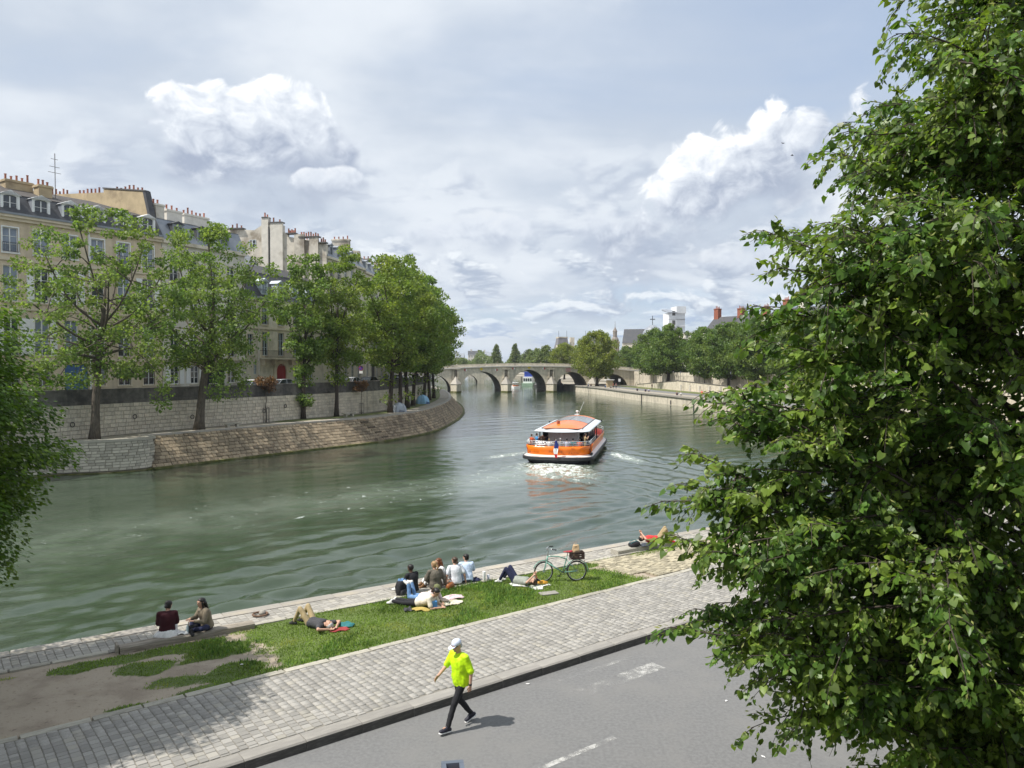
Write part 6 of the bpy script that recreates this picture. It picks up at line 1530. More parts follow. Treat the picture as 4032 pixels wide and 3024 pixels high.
    pp = [(-2.35, .95, 2.6, 'stand', 'orange_red', 'navy', 'brown', 'rail', 'passenger in rust-red top leaning on the stern rail'), (-2.05, 1.9, 2.2, 'stand', 'blue', 'navy', 'black', 'down', 'passenger in bright blue jacket beside the one in rust-red'), (-1.5, .9, .2, 'sit', 'white', 'grey', 'brown', 'wide', 'passenger in white shirt with brown hair at the stern bench'), (-.75, .9, -.1, 'sit', 'white', 'grey', 'blond', 'wide', 'fair-haired passenger in white shirt at the stern bench'),
          (-.3, 1.6, 0., 'sit', 'brown', 'navy', 'brown', 'down', 'seated passenger in brown next to the fair-haired one'), (.15, 1.6, .3, 'sit', 'grey', 'navy', 'grey', 'down', 'grey-haired passenger seated behind the flag'), (.75, 1.5, 0., 'sit', 'lilac', 'grey', 'black', 'wide', 'passenger in pale lilac shirt in front of the grey bulkhead'), (1.3, 1.6, -.2, 'sit', 'teal', 'navy', 'black', 'down', 'dark-haired low-seated passenger in teal'), (1.95, 1.1, 3.1, 'sit', 'coral', 'red', 'brown', 'cam', 'passenger in coral top facing aft over the stern rail'),
          (2.3, 2.4, 1.8, 'stand', 'khaki', 'khaki', 'black', 'cam', 'standing passenger in khaki taking a picture at the corner'), (2.2, 3.6, 1.9, 'sit', 'white', 'navy', 'black', 'down', 'passenger in white seated along the side behind the khaki one'), (1.9, 4.5, 1.6, 'sit', 'black', 'navy', 'brown', 'down', 'seated passenger in black under the canopy edge'), (2.0, 5.4, 1.4, 'sit', 'pink', 'navy', 'auburn', 'down', 'passenger in pink seated under the canopy edge'), (1.7, 6.6, 3.1, 'sit', 'grey', 'navy', 'black', 'down', 'passenger in grey on the first covered bench'), (1.0, 7.8, 3.1, 'sit', 'white', 'navy', 'brown', 'down', 'passenger in white on the second covered bench'), (1.7, 9.0, 3.1, 'sit', 'navy', 'black', 'black', 'down', 'passenger in navy on the third covered bench'), (1.5, 10.2, 3.1, 'sit', 'white', 'navy', 'blond', 'down', 'fair passenger in white on the fourth covered bench'),
          (1.8, 12.6, 3.1, 'sit', 'black', 'black', 'brown', 'down', 'passenger in black on the forward covered bench'), (1.5, 14.2, 3.14, 'stand', 'black', 'navy', 'auburn', 'down', 'standing passenger in black near the front of the canopy'), (1.7, 16.8, 3.14, 'stand', 'mustard', 'navy', 'black', 'down', 'passenger in mustard jacket standing on the bow deck'), (-1.9, 3.4, -1.4, 'sit', 'cream', 'grey', 'blond', 'down', 'passenger in cream seated along the far side'), (-1.8, 4.3, -1.4, 'sit', 'brown', 'navy', 'black', 'down', 'passenger in brown seated along the far side')]
    for (x, y, r_, pose, tc, bc, hc, arms, lab) in pp:
        zz = 1.1
        fig('person', lab, at(x, y, zz), az + r_ + (math.pi if abs(r_) < .5 and pose == 'sit' else 0), pose, K(tc), K(bc), HR[hc], G, arms=arms)
tour_boat()

# ================================================================ other craft near the bridge
def hull(root, L, W, H, m, name='hull', bow=.35):
    pl = []
    for k in range(9): t = k / 8; pl.append((W / 2 * (1 if t < 1 - bow else math.sqrt(max(0, 1 - ((t - 1 + bow) / bow) ** 2)) * .98 + .02), L * t))
    P = pl + [(-x, y) for x, y in reversed(pl)]
    MB().loft([[(x * .85, y, -.5) for x, y in P], [(x * .95, y, .1) for x, y in P], [(x, y + (.03 * y if y > L * .8 else 0), H + (.35 * H * max(0, (y / L - .6) / .4) ** 2)) for x, y in P]]).build(name, m, root)
bgreen = mat('boat_green', (.30, .42, .30), .5, .1, 1); bblue = mat('boat_blue', (.03, .07, .38), .5, .1, 1); bblack = mat('boat_black', (.015, .015, .02), .4, .1, 1); bred = mat('boat_red', (.36, .06, .05), .5, .1, 1); borange = mat('boat_rust', (.5, .18, .08), .6, .1, 1)
t = thing('motor_launch', 'small white launch with a canopy passing under the bridge', 'boat', (2.1, 311, WZ), .25); hull(t, 7, 2.6, .9, M['white_paint'])
MB().span(-1.1, 1.1, 1.0, 5.0, 2.3, 2.45).build('canopy', M['white_paint'], t)
mb = MB()
for x in (-1, 1):
    for y in (1.2, 4.8): mb.tube([(x, y, .8), (x, y, 2.3)], .05, 5)
mb.build('post', M['iron_grey'], t); MB().span(-1, 1, 2, 4, .8, 1.5).build('cabin', borange, t)
t = thing('houseboat', 'white and green houseboat with blue roof moored beyond the bridge', 'boat', (7.0, 352, WZ), -.10); hull(t, 22, 5, 1.3, bgreen)
MB().span(-2.1, 2.1, 1.5, 15, 1.3, 4.2).build('cabin', M['white_paint'], t); MB().span(-1.8, 1.8, 5, 12, 4.2, 6.2).build('upper_cabin', bblue, t); MB().span(-2.2, 2.2, 4.5, 12.5, 6.2, 6.45).build('roof', bblue, t)
for k in range(4): MB().span(-1.9 + k * 1.0, -1.2 + k * 1.0, 1.42, 1.52, 2.2, 3.5).build('window', M['glass'], t)
t = thing('work_barge', 'grey cluttered work barge moored beside the houseboat', 'boat', (11.5, 328, WZ), -.08); hull(t, 16, 4.4, 1.2, M['iron_grey'])
MB().span(-1.5, 1.5, 2, 6, 1.2, 3.4).build('cabin', M['white_paint'], t); MB().span(-1.2, 1.2, 7, 10, 1.2, 2.4).build('deck_load', M['iron_grey'], t); MB().tube([(0, 6.5, 1.2), (0, 6.5, 6)], .09, 6).build('mast', M['iron_grey'], t); MB().span(-1.2, .2, 1.95, 2.05, 2.2, 3.0).build('window', M['glass'], t)
t = thing('moored_barge', 'black-hulled barge with rust-red deck moored under the bridge arch', 'boat', (17.2, 292, WZ), -.04); hull(t, 24, 4.6, 2.3, bblack)
MB().span(-1.7, 1.7, 2, 14, 2.2, 2.9).build('hatch', bred, t); MB().span(-1.4, 1.4, 1, 3.5, 2.2, 4.2).build('wheelhouse', M['white_paint'], t); MB().span(-1.1, 1.1, .93, 1.05, 3.1, 3.9).build('window', M['glass'], t)

# ================================================================ people close by
def capsule(mb, p0, p1, r0, r1, n=10, mi=0, sx=1.):
    p0, p1 = Vector(p0), Vector(p1); ax = p1 - p0; L = ax.length
    ax = ax.normalized() if L > 1e-6 else Vector((0, 0, 1)); a = ax.orthogonal().normalized(); b = ax.cross(a); rg = []
    for t in (-90, -60, -30): rg.append((-r0 * math.cos(R(90 + t)) if False else r0 * math.sin(R(t)), max(r0 * math.cos(R(t)), .001)))
    rg += [(0, r0), (L * .5, (r0 + r1) / 2), (L, r1)]
    for t in (30, 60, 90): rg.append((L + r1 * math.sin(R(t)), max(r1 * math.cos(R(t)), .001)))
    mb.loft([[p0 + ax * h + (a * math.cos(2 * math.pi * k / n) + b * math.sin(2 * math.pi * k / n)) * r for k in range(n)] for h, r in rg], mi)
def V3(p): return Vector(p)
_tx = bpy.data.textures.new('cloth_folds', 'CLOUDS'); _tx.noise_scale = .11; _tx.noise_depth = 2
def skin_up(o, voxel, smooth=4, folds=0.):
    m = o.modifiers.new('remesh', 'REMESH'); m.mode = 'VOXEL'; m.voxel_size = voxel; m.use_smooth_shade = True
    if smooth: s = o.modifiers.new('smooth', 'SMOOTH'); s.factor = .5; s.iterations = smooth
    if folds: d = o.modifiers.new('folds', 'DISPLACE'); d.texture = _tx; d.texture_coords = 'LOCAL'; d.strength = folds; d.mid_level = .5
    return o
def torso_loft(mb, J, infl, lo=-.08, hi=1., sc=1., belly=0.):
    pel, che, nk = V3(J['pel']), V3(J['chest']), V3(J['neck']); rh = (V3(J['hip_r']) - V3(J['hip_l'])).normalized(); rs = (V3(J['sh_r']) - V3(J['sh_l'])).normalized()
    def sp(t):
        if t < .55: return pel + (che - pel) * (t / .55)
        return che + (nk - che) * ((t - .55) / .45)
    rg = []
    for t, w, d in ((lo, .150, .108), (.0, .163, .115), (.12, .158, .112), (.3, .142, .102), (.5, .158, .112), (.68, .168, .112), (.82, .162, .098), (.93, .10, .075), (1., .055, .055)):
        if t > hi: break
        c = sp(t); dn = (sp(min(1, t + .05)) - sp(t - .05)).normalized(); r = rh.lerp(rs, min(max(t, 0), 1)).normalized(); f = dn.cross(r).normalized(); r = f.cross(dn).normalized()
        k = belly * math.exp(-((t - .25) / .2) ** 2)
        rg.append([c + r * math.cos(a) * (w * sc + infl) + f * math.sin(a) * (d * sc + infl + (k if math.sin(a) > 0 else 0)) for a in np.linspace(0, 2 * math.pi, 17)[:-1]])
    mb.loft(rg)
def hand(mb, wr, el, palm_n, curl=.5, side=1):
    wr, el = V3(wr), V3(el); d = (wr - el).normalized(); n = V3(palm_n); n = (n - d * n.dot(d)).normalized(); s = d.cross(n) * side
    k = wr + d * .085
    for q in (-.022, 0, .022): capsule(mb, wr + s * q * .8, k + s * q, .016, .015, 6)
    for q, l in ((-.032, .062), (-.011, .072), (.011, .068), (.031, .052)):
        b0 = k + s * q; m = b0 + d * l * .5 + n * l * curl * .35; t = m + d * l * .4 * (1 - curl * .6) + n * l * curl * .6
        capsule(mb, b0, m, .0098, .009, 6); capsule(mb, m, t, .009, .0078, 6)
    b0 = wr + d * .025 - s * .03; m = b0 + d * .035 - s * .022 + n * .012; capsule(mb, b0, m, .012, .0105, 6); capsule(mb, m, m + d * .03 + n * .014, .0105, .009, 6)
def head(mb, c, face, up=None, s=1.):
    c = V3(c); f = V3(face).normalized(); u = V3(up or (0, 0, 1)); r = f.cross(u).normalized(); u = r.cross(f)
    def at(x, y, z): return c + (r * x + f * y + u * z) * s
    rg = []
    for z, w, fr, bk in ((-.115, .012, .07, -.03), (-.1, .04, .085, .0), (-.07, .058, .09, .055), (-.03, .070, .092, .08), (.01, .075, .095, .095), (.05, .076, .092, .1), (.085, .066, .075, .09), (.108, .043, .045, .062), (.118, .01, .01, .02)):
        ring = []
        for a in np.linspace(0, 2 * math.pi, 17)[:-1]:
            y = math.sin(a); ring.append(at(w * math.cos(a), (fr if y > 0 else bk) * y, z))
        rg.append(ring)
    mb.loft(rg)
    capsule(mb, at(0, .09, .015), at(0, .112, -.022), .010, .015, 6)                 # nose
    capsule(mb, at(-.02, .088, -.058), at(.02, .088, -.058), .009, .009, 6)         # lips
    capsule(mb, at(-.045, .085, .032), at(.045, .085, .032), .011, .011, 6)         # brow
    for sx in (-1, 1): capsule(mb, at(sx * .078, -.005, .022), at(sx * .08, -.012, -.022), .014, .010, 6)  # ears
    return at
def person(label, loc, rz, J, shirt, trousers, skin=None, sleeve=.9, hair=None, hairk='short', shoes=None, face=(0, 1, 0), up=None, group=None, curl=(.5, .5), palm=((0, 0, -1), (0, 0, -1)), voxel=.0105, belly=0., shirt_hem=-.1, loose=.02, bare_legs=0., shirt_lo=None, sole=None, folds=.014, hs=1.):
    root = thing('person', label, 'person', loc, rz, group); skin = skin or SK
    b = MB(); torso_loft(b, J, -.004)
    g = lambda k: V3(J[k])
    capsule(b, g('sh_l'), g('sh_r'), .055, .055); nkd = (g('head') - g('neck')); capsule(b, g('neck') - nkd * .35, g('head') - nkd * .3, .056, .05)
    for s in 'lr':
        capsule(b, g('sh_' + s), g('el_' + s), .05, .040); capsule(b, g('el_' + s), g('wr_' + s), .040, .027)
        hand(b, J['wr_' + s], J['el_' + s], palm[0 if s == 'l' else 1], curl[0 if s == 'l' else 1], 1 if s == 'l' else -1)
        capsule(b, g('hip_' + s), g('kn_' + s), .078, .052); capsule(b, g('kn_' + s), g('an_' + s), .052, .036); capsule(b, g('an_' + s), g('an_' + s).lerp(g('toe_' + s), .6 if shoes is not None else 1.), .030, .018)
    at = head(b, J['head'], face, up, hs)
    skin_up(b.build('body', skin, root), voxel, 2)
    e = MB()                                                                          # eyes
    for sx in (-1, 1): e.ball(at(sx * .03, .088, .012), .009, 6, 4)
    e.build('eye', M['iron'], root)
    if shirt is not None:
        t = MB(); torso_loft(t, J, loose * .7 + .012, shirt_hem, .97, 1., belly); capsule(t, g('sh_l'), g('sh_r'), .072, .072)
        for s in 'lr':
            sh, el, wr = g('sh_' + s), g('el_' + s), g('wr_' + s)
            capsule(t, sh, sh.lerp(el, min(1, sleeve)), .070, .058 + loose * .3)
            if sleeve > 1: capsule(t, el, el.lerp(wr, min(1, sleeve - 1)), .056, .042)
        skin_up(t.build('shirt', shirt, root), .013, 4, folds)
    if trousers is not None:
        t = MB(); torso_loft(t, J, .006, -.12, .16)
        for s in 'lr':
            hp, kn, an = g('hip_' + s), g('kn_' + s), g('an_' + s)
            capsule(t, hp, kn, .088, .066); capsule(t, kn, kn.lerp(an, .96 - bare_legs), .064, .050)
        capsule(t, g('hip_l'), g('hip_r'), .09, .09)
        skin_up(t.build('trousers', trousers, root), .013, 3, folds * .7)
    if shoes is not None:
        for s in 'lr':
            an, to = g('an_' + s), g('toe_' + s); t = MB(); d = (to - an); dn = Vector((d.x, d.y, d.z * .6)).normalized(); up_ = Vector((0, 0, 1)); sd = dn.cross(up_).normalized(); up2 = sd.cross(dn)
            hl = an - up2 * .045 - dn * .045
            capsule(t, an + up2 * .015, an - up2 * .03, .047, .05); capsule(t, an, an + dn * .09 - up2 * .035, .046, .042); capsule(t, hl, hl + dn * .2, .042, .036); capsule(t, hl + sd * .012 + dn * .1, hl + dn * .2 + sd * .01, .036, .032); capsule(t, hl - sd * .012 + dn * .1, hl + dn * .2 - sd * .01, .036, .032)
            so = skin_up(t.build('shoe', shoes, root), .010, 2)
            if sole is not None:
                q = MB(); capsule(q, hl - up2 * .032, hl + dn * .21 - up2 * .030, .038, .034); capsule(q, hl - up2 * .032 + sd * .015, hl + dn * .2 - up2 * .03 + sd * .014, .036, .032); capsule(q, hl - up2 * .032 - sd * .015, hl + dn * .2 - up2 * .03 - sd * .014, .036, .032)
                for i in range(len(q.v)):
                    v = Vector(q.v[i]); h = (v - (hl - up2 * .032)).dot(up2); v -= up2 * h * .55; q.v[i] = tuple(v)
                q.build('sole', sole, so, True)
    if hair is not None:
        h = MB(); c = V3(J['head']); rgn = []
        def cap_rings(low, puff):
            f = V3(face).normalized(); u = V3(up or (0, 0, 1)); r = f.cross(u).normalized(); u = r.cross(f); rg = []
            for z, w, fr, bk in ((low, .060 + puff, .0, .085), (-.03, .074 + puff, .01, .094), (.01, .080 + puff, .03, .106), (.045, .081 + puff, .078, .108), (.075, .075 + puff, .088, .102), (.102, .055 + puff, .06, .078), (.124, .012, .012, .02)):
                rg.append([c + (r * w * math.cos(a) + f * ((fr if math.sin(a) > 0 else bk + puff) * math.sin(a)) + u * z) * hs for a in np.linspace(0, 2 * math.pi, 15)[:-1]])
            return rg, f, u, r
        rg, f, u, r = cap_rings(-.075 if hairk != 'bald' else -.03, .006); h.loft(rg)
        if hairk == 'bun': capsule(h, c - f * .10 - u * .02, c - f * .12 - u * .045, .035, .035)
        if hairk == 'pony': capsule(h, c - f * .11 + u * .01, c - f * .145 - u * .05, .028, .03); capsule(h, c - f * .145 - u * .05, c - f * .13 - u * .22, .03, .014)
        if hairk == 'long':
            for q in (-.06, -.03, 0, .03, .06): capsule(h, c - f * (.085 - abs(q) * .3) + r * q, c - f * (.175 - abs(q) * .4) + r * q * 1.3 - u * .30, .042, .03)
            for q in (-1, 1): capsule(h, c + r * q * .07 + f * .01, c + r * q * .085 - f * .01 - u * .26, .026, .018)
        skin_up(h.build('hair', hair, root), .010, 2, .008)
    return root, at
def pose_sit(lean=.05, kneez=.38, ky=.42, fy=.68, spread=.13, arms='knees', turn=0., dz=0.):
    J = dict(pel=(0, 0, .1), chest=(0, lean, .40), neck=(0, lean + .05, .575), head=(0, lean + .085, .72), hip_l=(-.09, .02, .1), hip_r=(.09, .02, .1), sh_l=(-.18, lean + .03, .535), sh_r=(.18, lean + .03, .535),
             kn_l=(-spread, ky, kneez), kn_r=(spread, ky, kneez), an_l=(-spread, fy, .09), an_r=(spread, fy, .09), toe_l=(-spread - .02, fy + .15, .05), toe_r=(spread + .02, fy + .15, .05))
    if arms == 'knees': J.update(el_l=(-.25, lean + .12, .30), el_r=(.25, lean + .12, .30), wr_l=(-.13, lean + .32, .33), wr_r=(.13, lean + .32, .33))
    elif arms == 'back': J.update(el_l=(-.27, lean - .12, .32), el_r=(.27, lean - .12, .32), wr_l=(-.30, lean - .24, .08), wr_r=(.30, lean - .24, .08))
    elif arms == 'one': J.update(el_l=(-.26, lean + .1, .30), el_r=(.27, lean - .06, .31), wr_l=(-.1, lean + .3, .26), wr_r=(.31, lean - .08, .07))
    else: J.update(el_l=(-.24, lean + .1, .30), el_r=(.24, lean + .1, .30), wr_l=(-.09, lean + .29, .22), wr_r=(.09, lean + .29, .22))
    return J
def pose_supine(arms='behind'):
    J = dict(pel=(0, 0, .115), chest=(0, -.31, .13), neck=(0, -.49, .135), head=(0, -.63, .16), hip_l=(-.09, .01, .115), hip_r=(.09, .01, .115), sh_l=(-.18, -.44, .125), sh_r=(.18, -.44, .125),
             kn_l=(-.14, .27, .47), kn_r=(.14, .27, .47), an_l=(-.13, .50, .095), an_r=(.13, .50, .095), toe_l=(-.14, .66, .05), toe_r=(.14, .66, .05))
    if arms == 'behind': J.update(el_l=(-.38, -.62, .14), el_r=(.38, -.62, .14), wr_l=(-.13, -.76, .10), wr_r=(.13, -.76, .10))
    else: J.update(el_l=(-.33, -.56, .2), el_r=(.33, -.56, .2), wr_l=(-.06, -.66, .37), wr_r=(.06, -.66, .37))
    return J
def pose_prone(feet_up=False):
    J = dict(pel=(0, 0, .12), chest=(0, .31, .21), neck=(0, .47, .34), head=(0, .56, .46), hip_l=(-.09, 0, .115), hip_r=(.09, 0, .115), sh_l=(-.18, .42, .30), sh_r=(.18, .42, .30), el_l=(-.24, .52, .05), el_r=(.24, .52, .05), wr_l=(-.08, .72, .06), wr_r=(.08, .72, .06),
             kn_l=(-.11, -.42, .075), kn_r=(.11, -.42, .075), an_l=(-.1, -.80, .09), an_r=(.1, -.80, .09), toe_l=(-.1, -.94, .05), toe_r=(.1, -.94, .05))
    if feet_up: J.update(an_l=(-.12, -.56, .44), an_r=(.08, -.50, .46), toe_l=(-.12, -.68, .50), toe_r=(.08, -.60, .55))
    return J
def rot_to(dx, dy): return math.atan2(dy, dx) - math.pi / 2
DN = (float(BN[0]), float(BN[1])); DU = (float(BU[0]), float(BU[1]))
WHT = K('white'); SOLE = mat('shoe_sole', (.70, .70, .68), .6)

# the walker in the road
J = dict(pel=(0, 0, .95), chest=(0, .03, 1.27), neck=(0, .045, 1.46), head=(0, .095, 1.61), hip_l=(-.085, 0, .92), hip_r=(.085, 0, .92), sh_l=(-.185, .02, 1.41), sh_r=(.185, .06, 1.41), el_l=(-.25, -.07, 1.14), el_r=(.24, .17, 1.17), wr_l=(-.245, -.05, .88), wr_r=(.19, .40, 1.03),
         kn_l=(-.09, .22, .53), kn_r=(.09, -.02, .50), an_l=(-.09, .36, .12), an_r=(.09, -.31, .145), toe_l=(-.09, .53, .135), toe_r=(.09, -.15, .04))
wk, at = person('walker in a neon yellow shirt, white cap and black tights striding along the road', (-.99, 14.78, 0.), rot_to(-.79, -.61), J, cloth('neon', (.52, .83, .004), .6), K('black'), sleeve=.95, shoes=cloth('shoe_navy', (.018, .018, .03), .6), face=(0, 1, -.22), palm=((1, 0, 0), (-1, 0, -.3)), curl=(.45, .5), voxel=.0085, belly=.02, shirt_hem=-.2, loose=.045, sole=SOLE, folds=.032)
cp = MB(); c = V3(J['head']); f = Vector((0, 1, -.22)).normalized(); r_ = f.cross(Vector((0, 0, 1))).normalized(); u = r_.cross(f); rg = []
for z, w, fr_, bk in ((.028, .086, .095, .104), (.06, .086, .095, .106), (.09, .077, .085, .098), (.118, .055, .06, .07), (.132, .012, .012, .015)):
    rg.append([c + r_ * w * math.cos(a) + f * ((fr_ if math.sin(a) > 0 else bk) * math.sin(a)) + u * z for a in np.linspace(0, 2 * math.pi, 17)[:-1]])
cp.loft(rg); cpo = cp.build('cap', cloth('cap_white', (.62, .68, .80), .7), wk, True)
bm_ = MB(); pts = [c + r_ * (.075 * math.cos(a)) + f * (.07 + .12 * math.sin(a)) + u * (.040 - .028 * math.sin(a) - .012 * abs(math.cos(a))) for a in np.linspace(0, math.pi, 11)]; p2 = [p - u * .008 for p in pts]
bm_.add(pts + p2, [tuple(range(11)), tuple(range(21, 10, -1))] + [(i, i + 1, 12 + i, 11 + i) for i in range(10)]); bm_.build('brim', cloth('cap_white', (0, 0, 0)), cpo)
hr = MB(); hr.ball(c - f * .055 - u * .02, (.072, .06, .055), 10, 7); hr.build('hair', HR['grey'], wk, True)
wt = MB(); w0, e0 = V3(J['wr_l']), V3(J['el_l']); d = (w0 - e0).normalized(); wt.tube([w0 - d * .03, w0 + d * .005], [.034, .033], 12); wt.build('wristwatch', M['iron'], wk, True)
sg_ = MB(); sg_.tube([at(-.075, .02, .015), at(-.055, .085, .015), at(0, .1, .012), at(.055, .085, .015), at(.075, .02, .015)], [.006, .014, .012, .014, .006], 6); sg_.build('sunglasses', M['iron'], wk, True)

# two on the timber beam
J = pose_sit(.04, .1, .42, .5, .1, 'lap'); J.update(an_l=(-.1, .48, -.1), an_r=(.1, .48, -.1), toe_l=(-.1, .62, -.13), toe_r=(.1, .62, -.19), el_l=(-.21, .1, .3), el_r=(.21, .1, .3), head=(.02, .14, .715))
w1, at = person('person in a burgundy sweater and white skirt sitting on the timber beam', ST(-3.05, 6.98, .31), rot_to(.0 + DN[0] + .35 * DU[0], DN[1] + .35 * DU[1]), J, K('burgundy'), None, sleeve=1.95, hair=HR['black'], hairk='bun', face=(.35, .8, -.35), shirt_hem=-.06, loose=.035)
sk = MB(); n = 24; rg = []
for k, (t, z) in enumerate(((0, .17), (.35, .11), (.7, .04), (1., -.02))):
    rg.append([(math.cos(a) * lerp(.17, .33 + .03 * math.sin(a * 5), t), math.sin(a) * lerp(.14, .26 + .03 * math.sin(a * 4 + 1), t) + .05 * t, z + .015 * math.sin(a * 7) * t) for a in np.linspace(0, 2 * math.pi, n + 1)[:-1]])
rg2 = [[(x * .9 + .0, y * .5 + .33 + .0, z) for x, y, z in r0] for r0 in rg[1:]]
sk.loft(rg); sk.loft([[(.16 * math.cos(a) * q + .0, yy + .06 * math.sin(a), zz + .085 * math.sin(a) * q) for a in np.linspace(0, 2 * math.pi, 13)[:-1]] for yy, zz, q in ((.1, .12, 1.25), (.3, .13, 1.3), (.46, .12, 1.25), (.52, -.06, 1.2))])
sk.build('skirt', K('white'), w1, True)
J = pose_sit(.07, .15, .28, .33, .30, 'knees'); J.update(an_l=(.06, .34, .07), an_r=(-.06, .43, .07), toe_l=(.18, .36, .05), toe_r=(-.18, .45, .05))
person('person in a brown jacket with long black hair sitting cross-legged on the beam', ST(-2.12, 6.84, .31), rot_to(-DU[0] - .1 * DN[0], -DU[1] - .1 * DN[1]), J, K('greige'), K('navy'), sleeve=1.9, hair=HR['black'], hairk='long', shoes=K('black'), face=(-.1, 1, -.05), shirt_hem=-.06, loose=.035)
# lying with knees up on the grass
def on_grass(s, t, dz=0.): return ST(s, t, earth_z(s, t) + dz)
person('person in khaki trousers lying on the grass with knees up and arms behind the head', on_grass(.2, 5.78, -.015), rot_to(-.85, .52), pose_supine(), cloth('charcoal', (.055, .055, .06)), K('tan'), sleeve=.55, hair=HR['grey'], hairk='bald', shoes=cloth('shoe_dark', (.03, .03, .03)), face=(0, -.25, 1), up=(0, -1, 0), palm=((0, 0, 1), (0, 0, 1)), shirt_hem=-.03)
person('person in navy trousers lying beside the bicycle, hands raised over the face', on_grass(6.85, 5.62, .0), rot_to(-.88, .47), pose_supine('up'), K('sage'), K('navy'), sleeve=.55, hair=HR['brown'], shoes=cloth('shoe_white', (.65, .65, .62)), face=(0, -.1, 1), up=(0, -1, 0), palm=((0, 0, 1), (0, 0, 1)), shirt_hem=-.03)
J = pose_supine('up'); J.update(kn_l=(-.12, .30, .52), an_l=(-.12, .44, .1), toe_l=(-.12, .6, .05), kn_r=(.12, .26, .50), an_r=(.12, .46, .1), toe_r=(.12, .62, .05))
person('person in a red top lying on the pale beam with one knee up', ST(14.15, 6.25, .35), rot_to(.93, .10), J, cloth('bright_red', (.55, .035, .035)), K('khaki'), sleeve=.5, hair=HR['black'], shoes=cloth('shoe_red', (.45, .03, .04)), face=(0, -.2, 1), up=(0, -1, 0), shirt_hem=.1, palm=((0, 0, 1), (0, 0, 1)))
# five at the edge
J = pose_sit(.03, .26, .40, .5, .24, 'lap'); person('person in a black T-shirt sitting at the edge beside the dark backpack', on_grass(3.84, 6.78, .02), rot_to(DN[0] - .25, DN[1]), J, K('black'), K('black'), SKD, sleeve=.75, hair=HR['black'], hairk='bald', shoes=cloth('shoe_white', (0, 0, 0)), face=(-.1, 1, 0), loose=.03)
J = pose_sit(.02, .3, .42, .62, .12, 'one'); person('person in a grey-brown blouse with a blond ponytail sitting at the edge', on_grass(4.6, 6.72, .02), rot_to(DN[0] + .15, DN[1]), J, cloth('taupe', (.13, .115, .09)), cloth('taupe', (0, 0, 0)), sleeve=1.8, hair=HR['blond'], hairk='pony', shoes=K('brown'), face=(-.35, .9, 0), loose=.045, folds=.03)
J = pose_sit(.03, .36, .40, .62, .1, 'knees'); person('person with sunglasses, long auburn hair and white trousers in the seated row', on_grass(5.02, 7.02, .02), rot_to(-.75, -.35), J, K('white'), WHT, sleeve=.4, hair=HR['auburn'], hairk='long', shoes=K('brown'), face=(.1, 1, 0), loose=.02)
J = pose_sit(.06, .33, .42, .66, .12, 'one'); J.update(el_l=(-.3, .0, .31), wr_l=(-.33, .0, .07)); person('person in a white T-shirt with dark tied hair in the seated row', on_grass(5.32, 6.68, .02), rot_to(-.35, .93), J, cloth('tee_white', (.68, .70, .74)), WHT, sleeve=.75, hair=HR['brown'], hairk='bun', shoes=K('white'), face=(-.45, .85, .05), loose=.03)
J = pose_sit(.14, .36, .40, .64, .14, 'knees'); person('person in a pale blue shirt hunched at the end of the seated row', on_grass(5.72, 6.66, .02), rot_to(-.2, .98), J, K('sky'), K('navy'), sleeve=.8, hair=HR['black'], shoes=K('black'), face=(-.7, .7, -.2), loose=.04, folds=.025)
# two lying face down with a picnic
person('person in a cream T-shirt lying face down over a picnic cloth', on_grass(3.28, 5.52, .01), rot_to(.93, -.36), pose_prone(), K('cream'), K('black'), sleeve=.7, hair=HR['black'], shoes=cloth('shoe_white', (0, 0, 0)), face=(.2, .8, -.6), shirt_hem=-.05, loose=.03, palm=((0, 0, -1), (0, 0, -1)))
wg, at = person('person in an olive cap and pink T-shirt lying propped on elbows, feet raised', on_grass(3.62, 5.86, .01), rot_to(.80, -.60), pose_prone(True), cloth('pale_pink', (.66, .55, .55)), K('denim'), sleeve=.7, hair=HR['brown'], hairk='long', shoes=cloth('shoe_white', (0, 0, 0)), face=(0, .95, -.3), shirt_hem=-.05, palm=((0, 0, -1), (0, 0, -1)))
c = V3((0, .56, .46)); f = Vector((0, .95, -.3)).normalized(); r_ = f.cross(Vector((0, 0, 1))).normalized(); u = r_.cross(f); cp = MB()
cp.loft([[c + r_ * w * math.cos(a) + f * ((fr_ if math.sin(a) > 0 else bk) * math.sin(a)) + u * z for a in np.linspace(0, 2 * math.pi, 15)[:-1]] for z, w, fr_, bk in ((.035, .092, .10, .115), (.07, .09, .098, .115), (.1, .078, .085, .1), (.13, .045, .05, .06), (.14, .012, .012, .015))])
co_ = cp.build('cap', K('olive'), wg, True)
bm_ = MB(); pts = [c + r_ * (.078 * math.cos(a)) + f * (.075 + .10 * math.sin(a)) + u * (.05 - .03 * math.sin(a)) for a in np.linspace(0, math.pi, 9)]; p2 = [p - u * .008 for p in pts]
bm_.add(pts + p2, [tuple(range(9)), tuple(range(17, 8, -1))] + [(i, i + 1, 10 + i, 9 + i) for i in range(8)]); bm_.build('brim', K('olive'), co_)

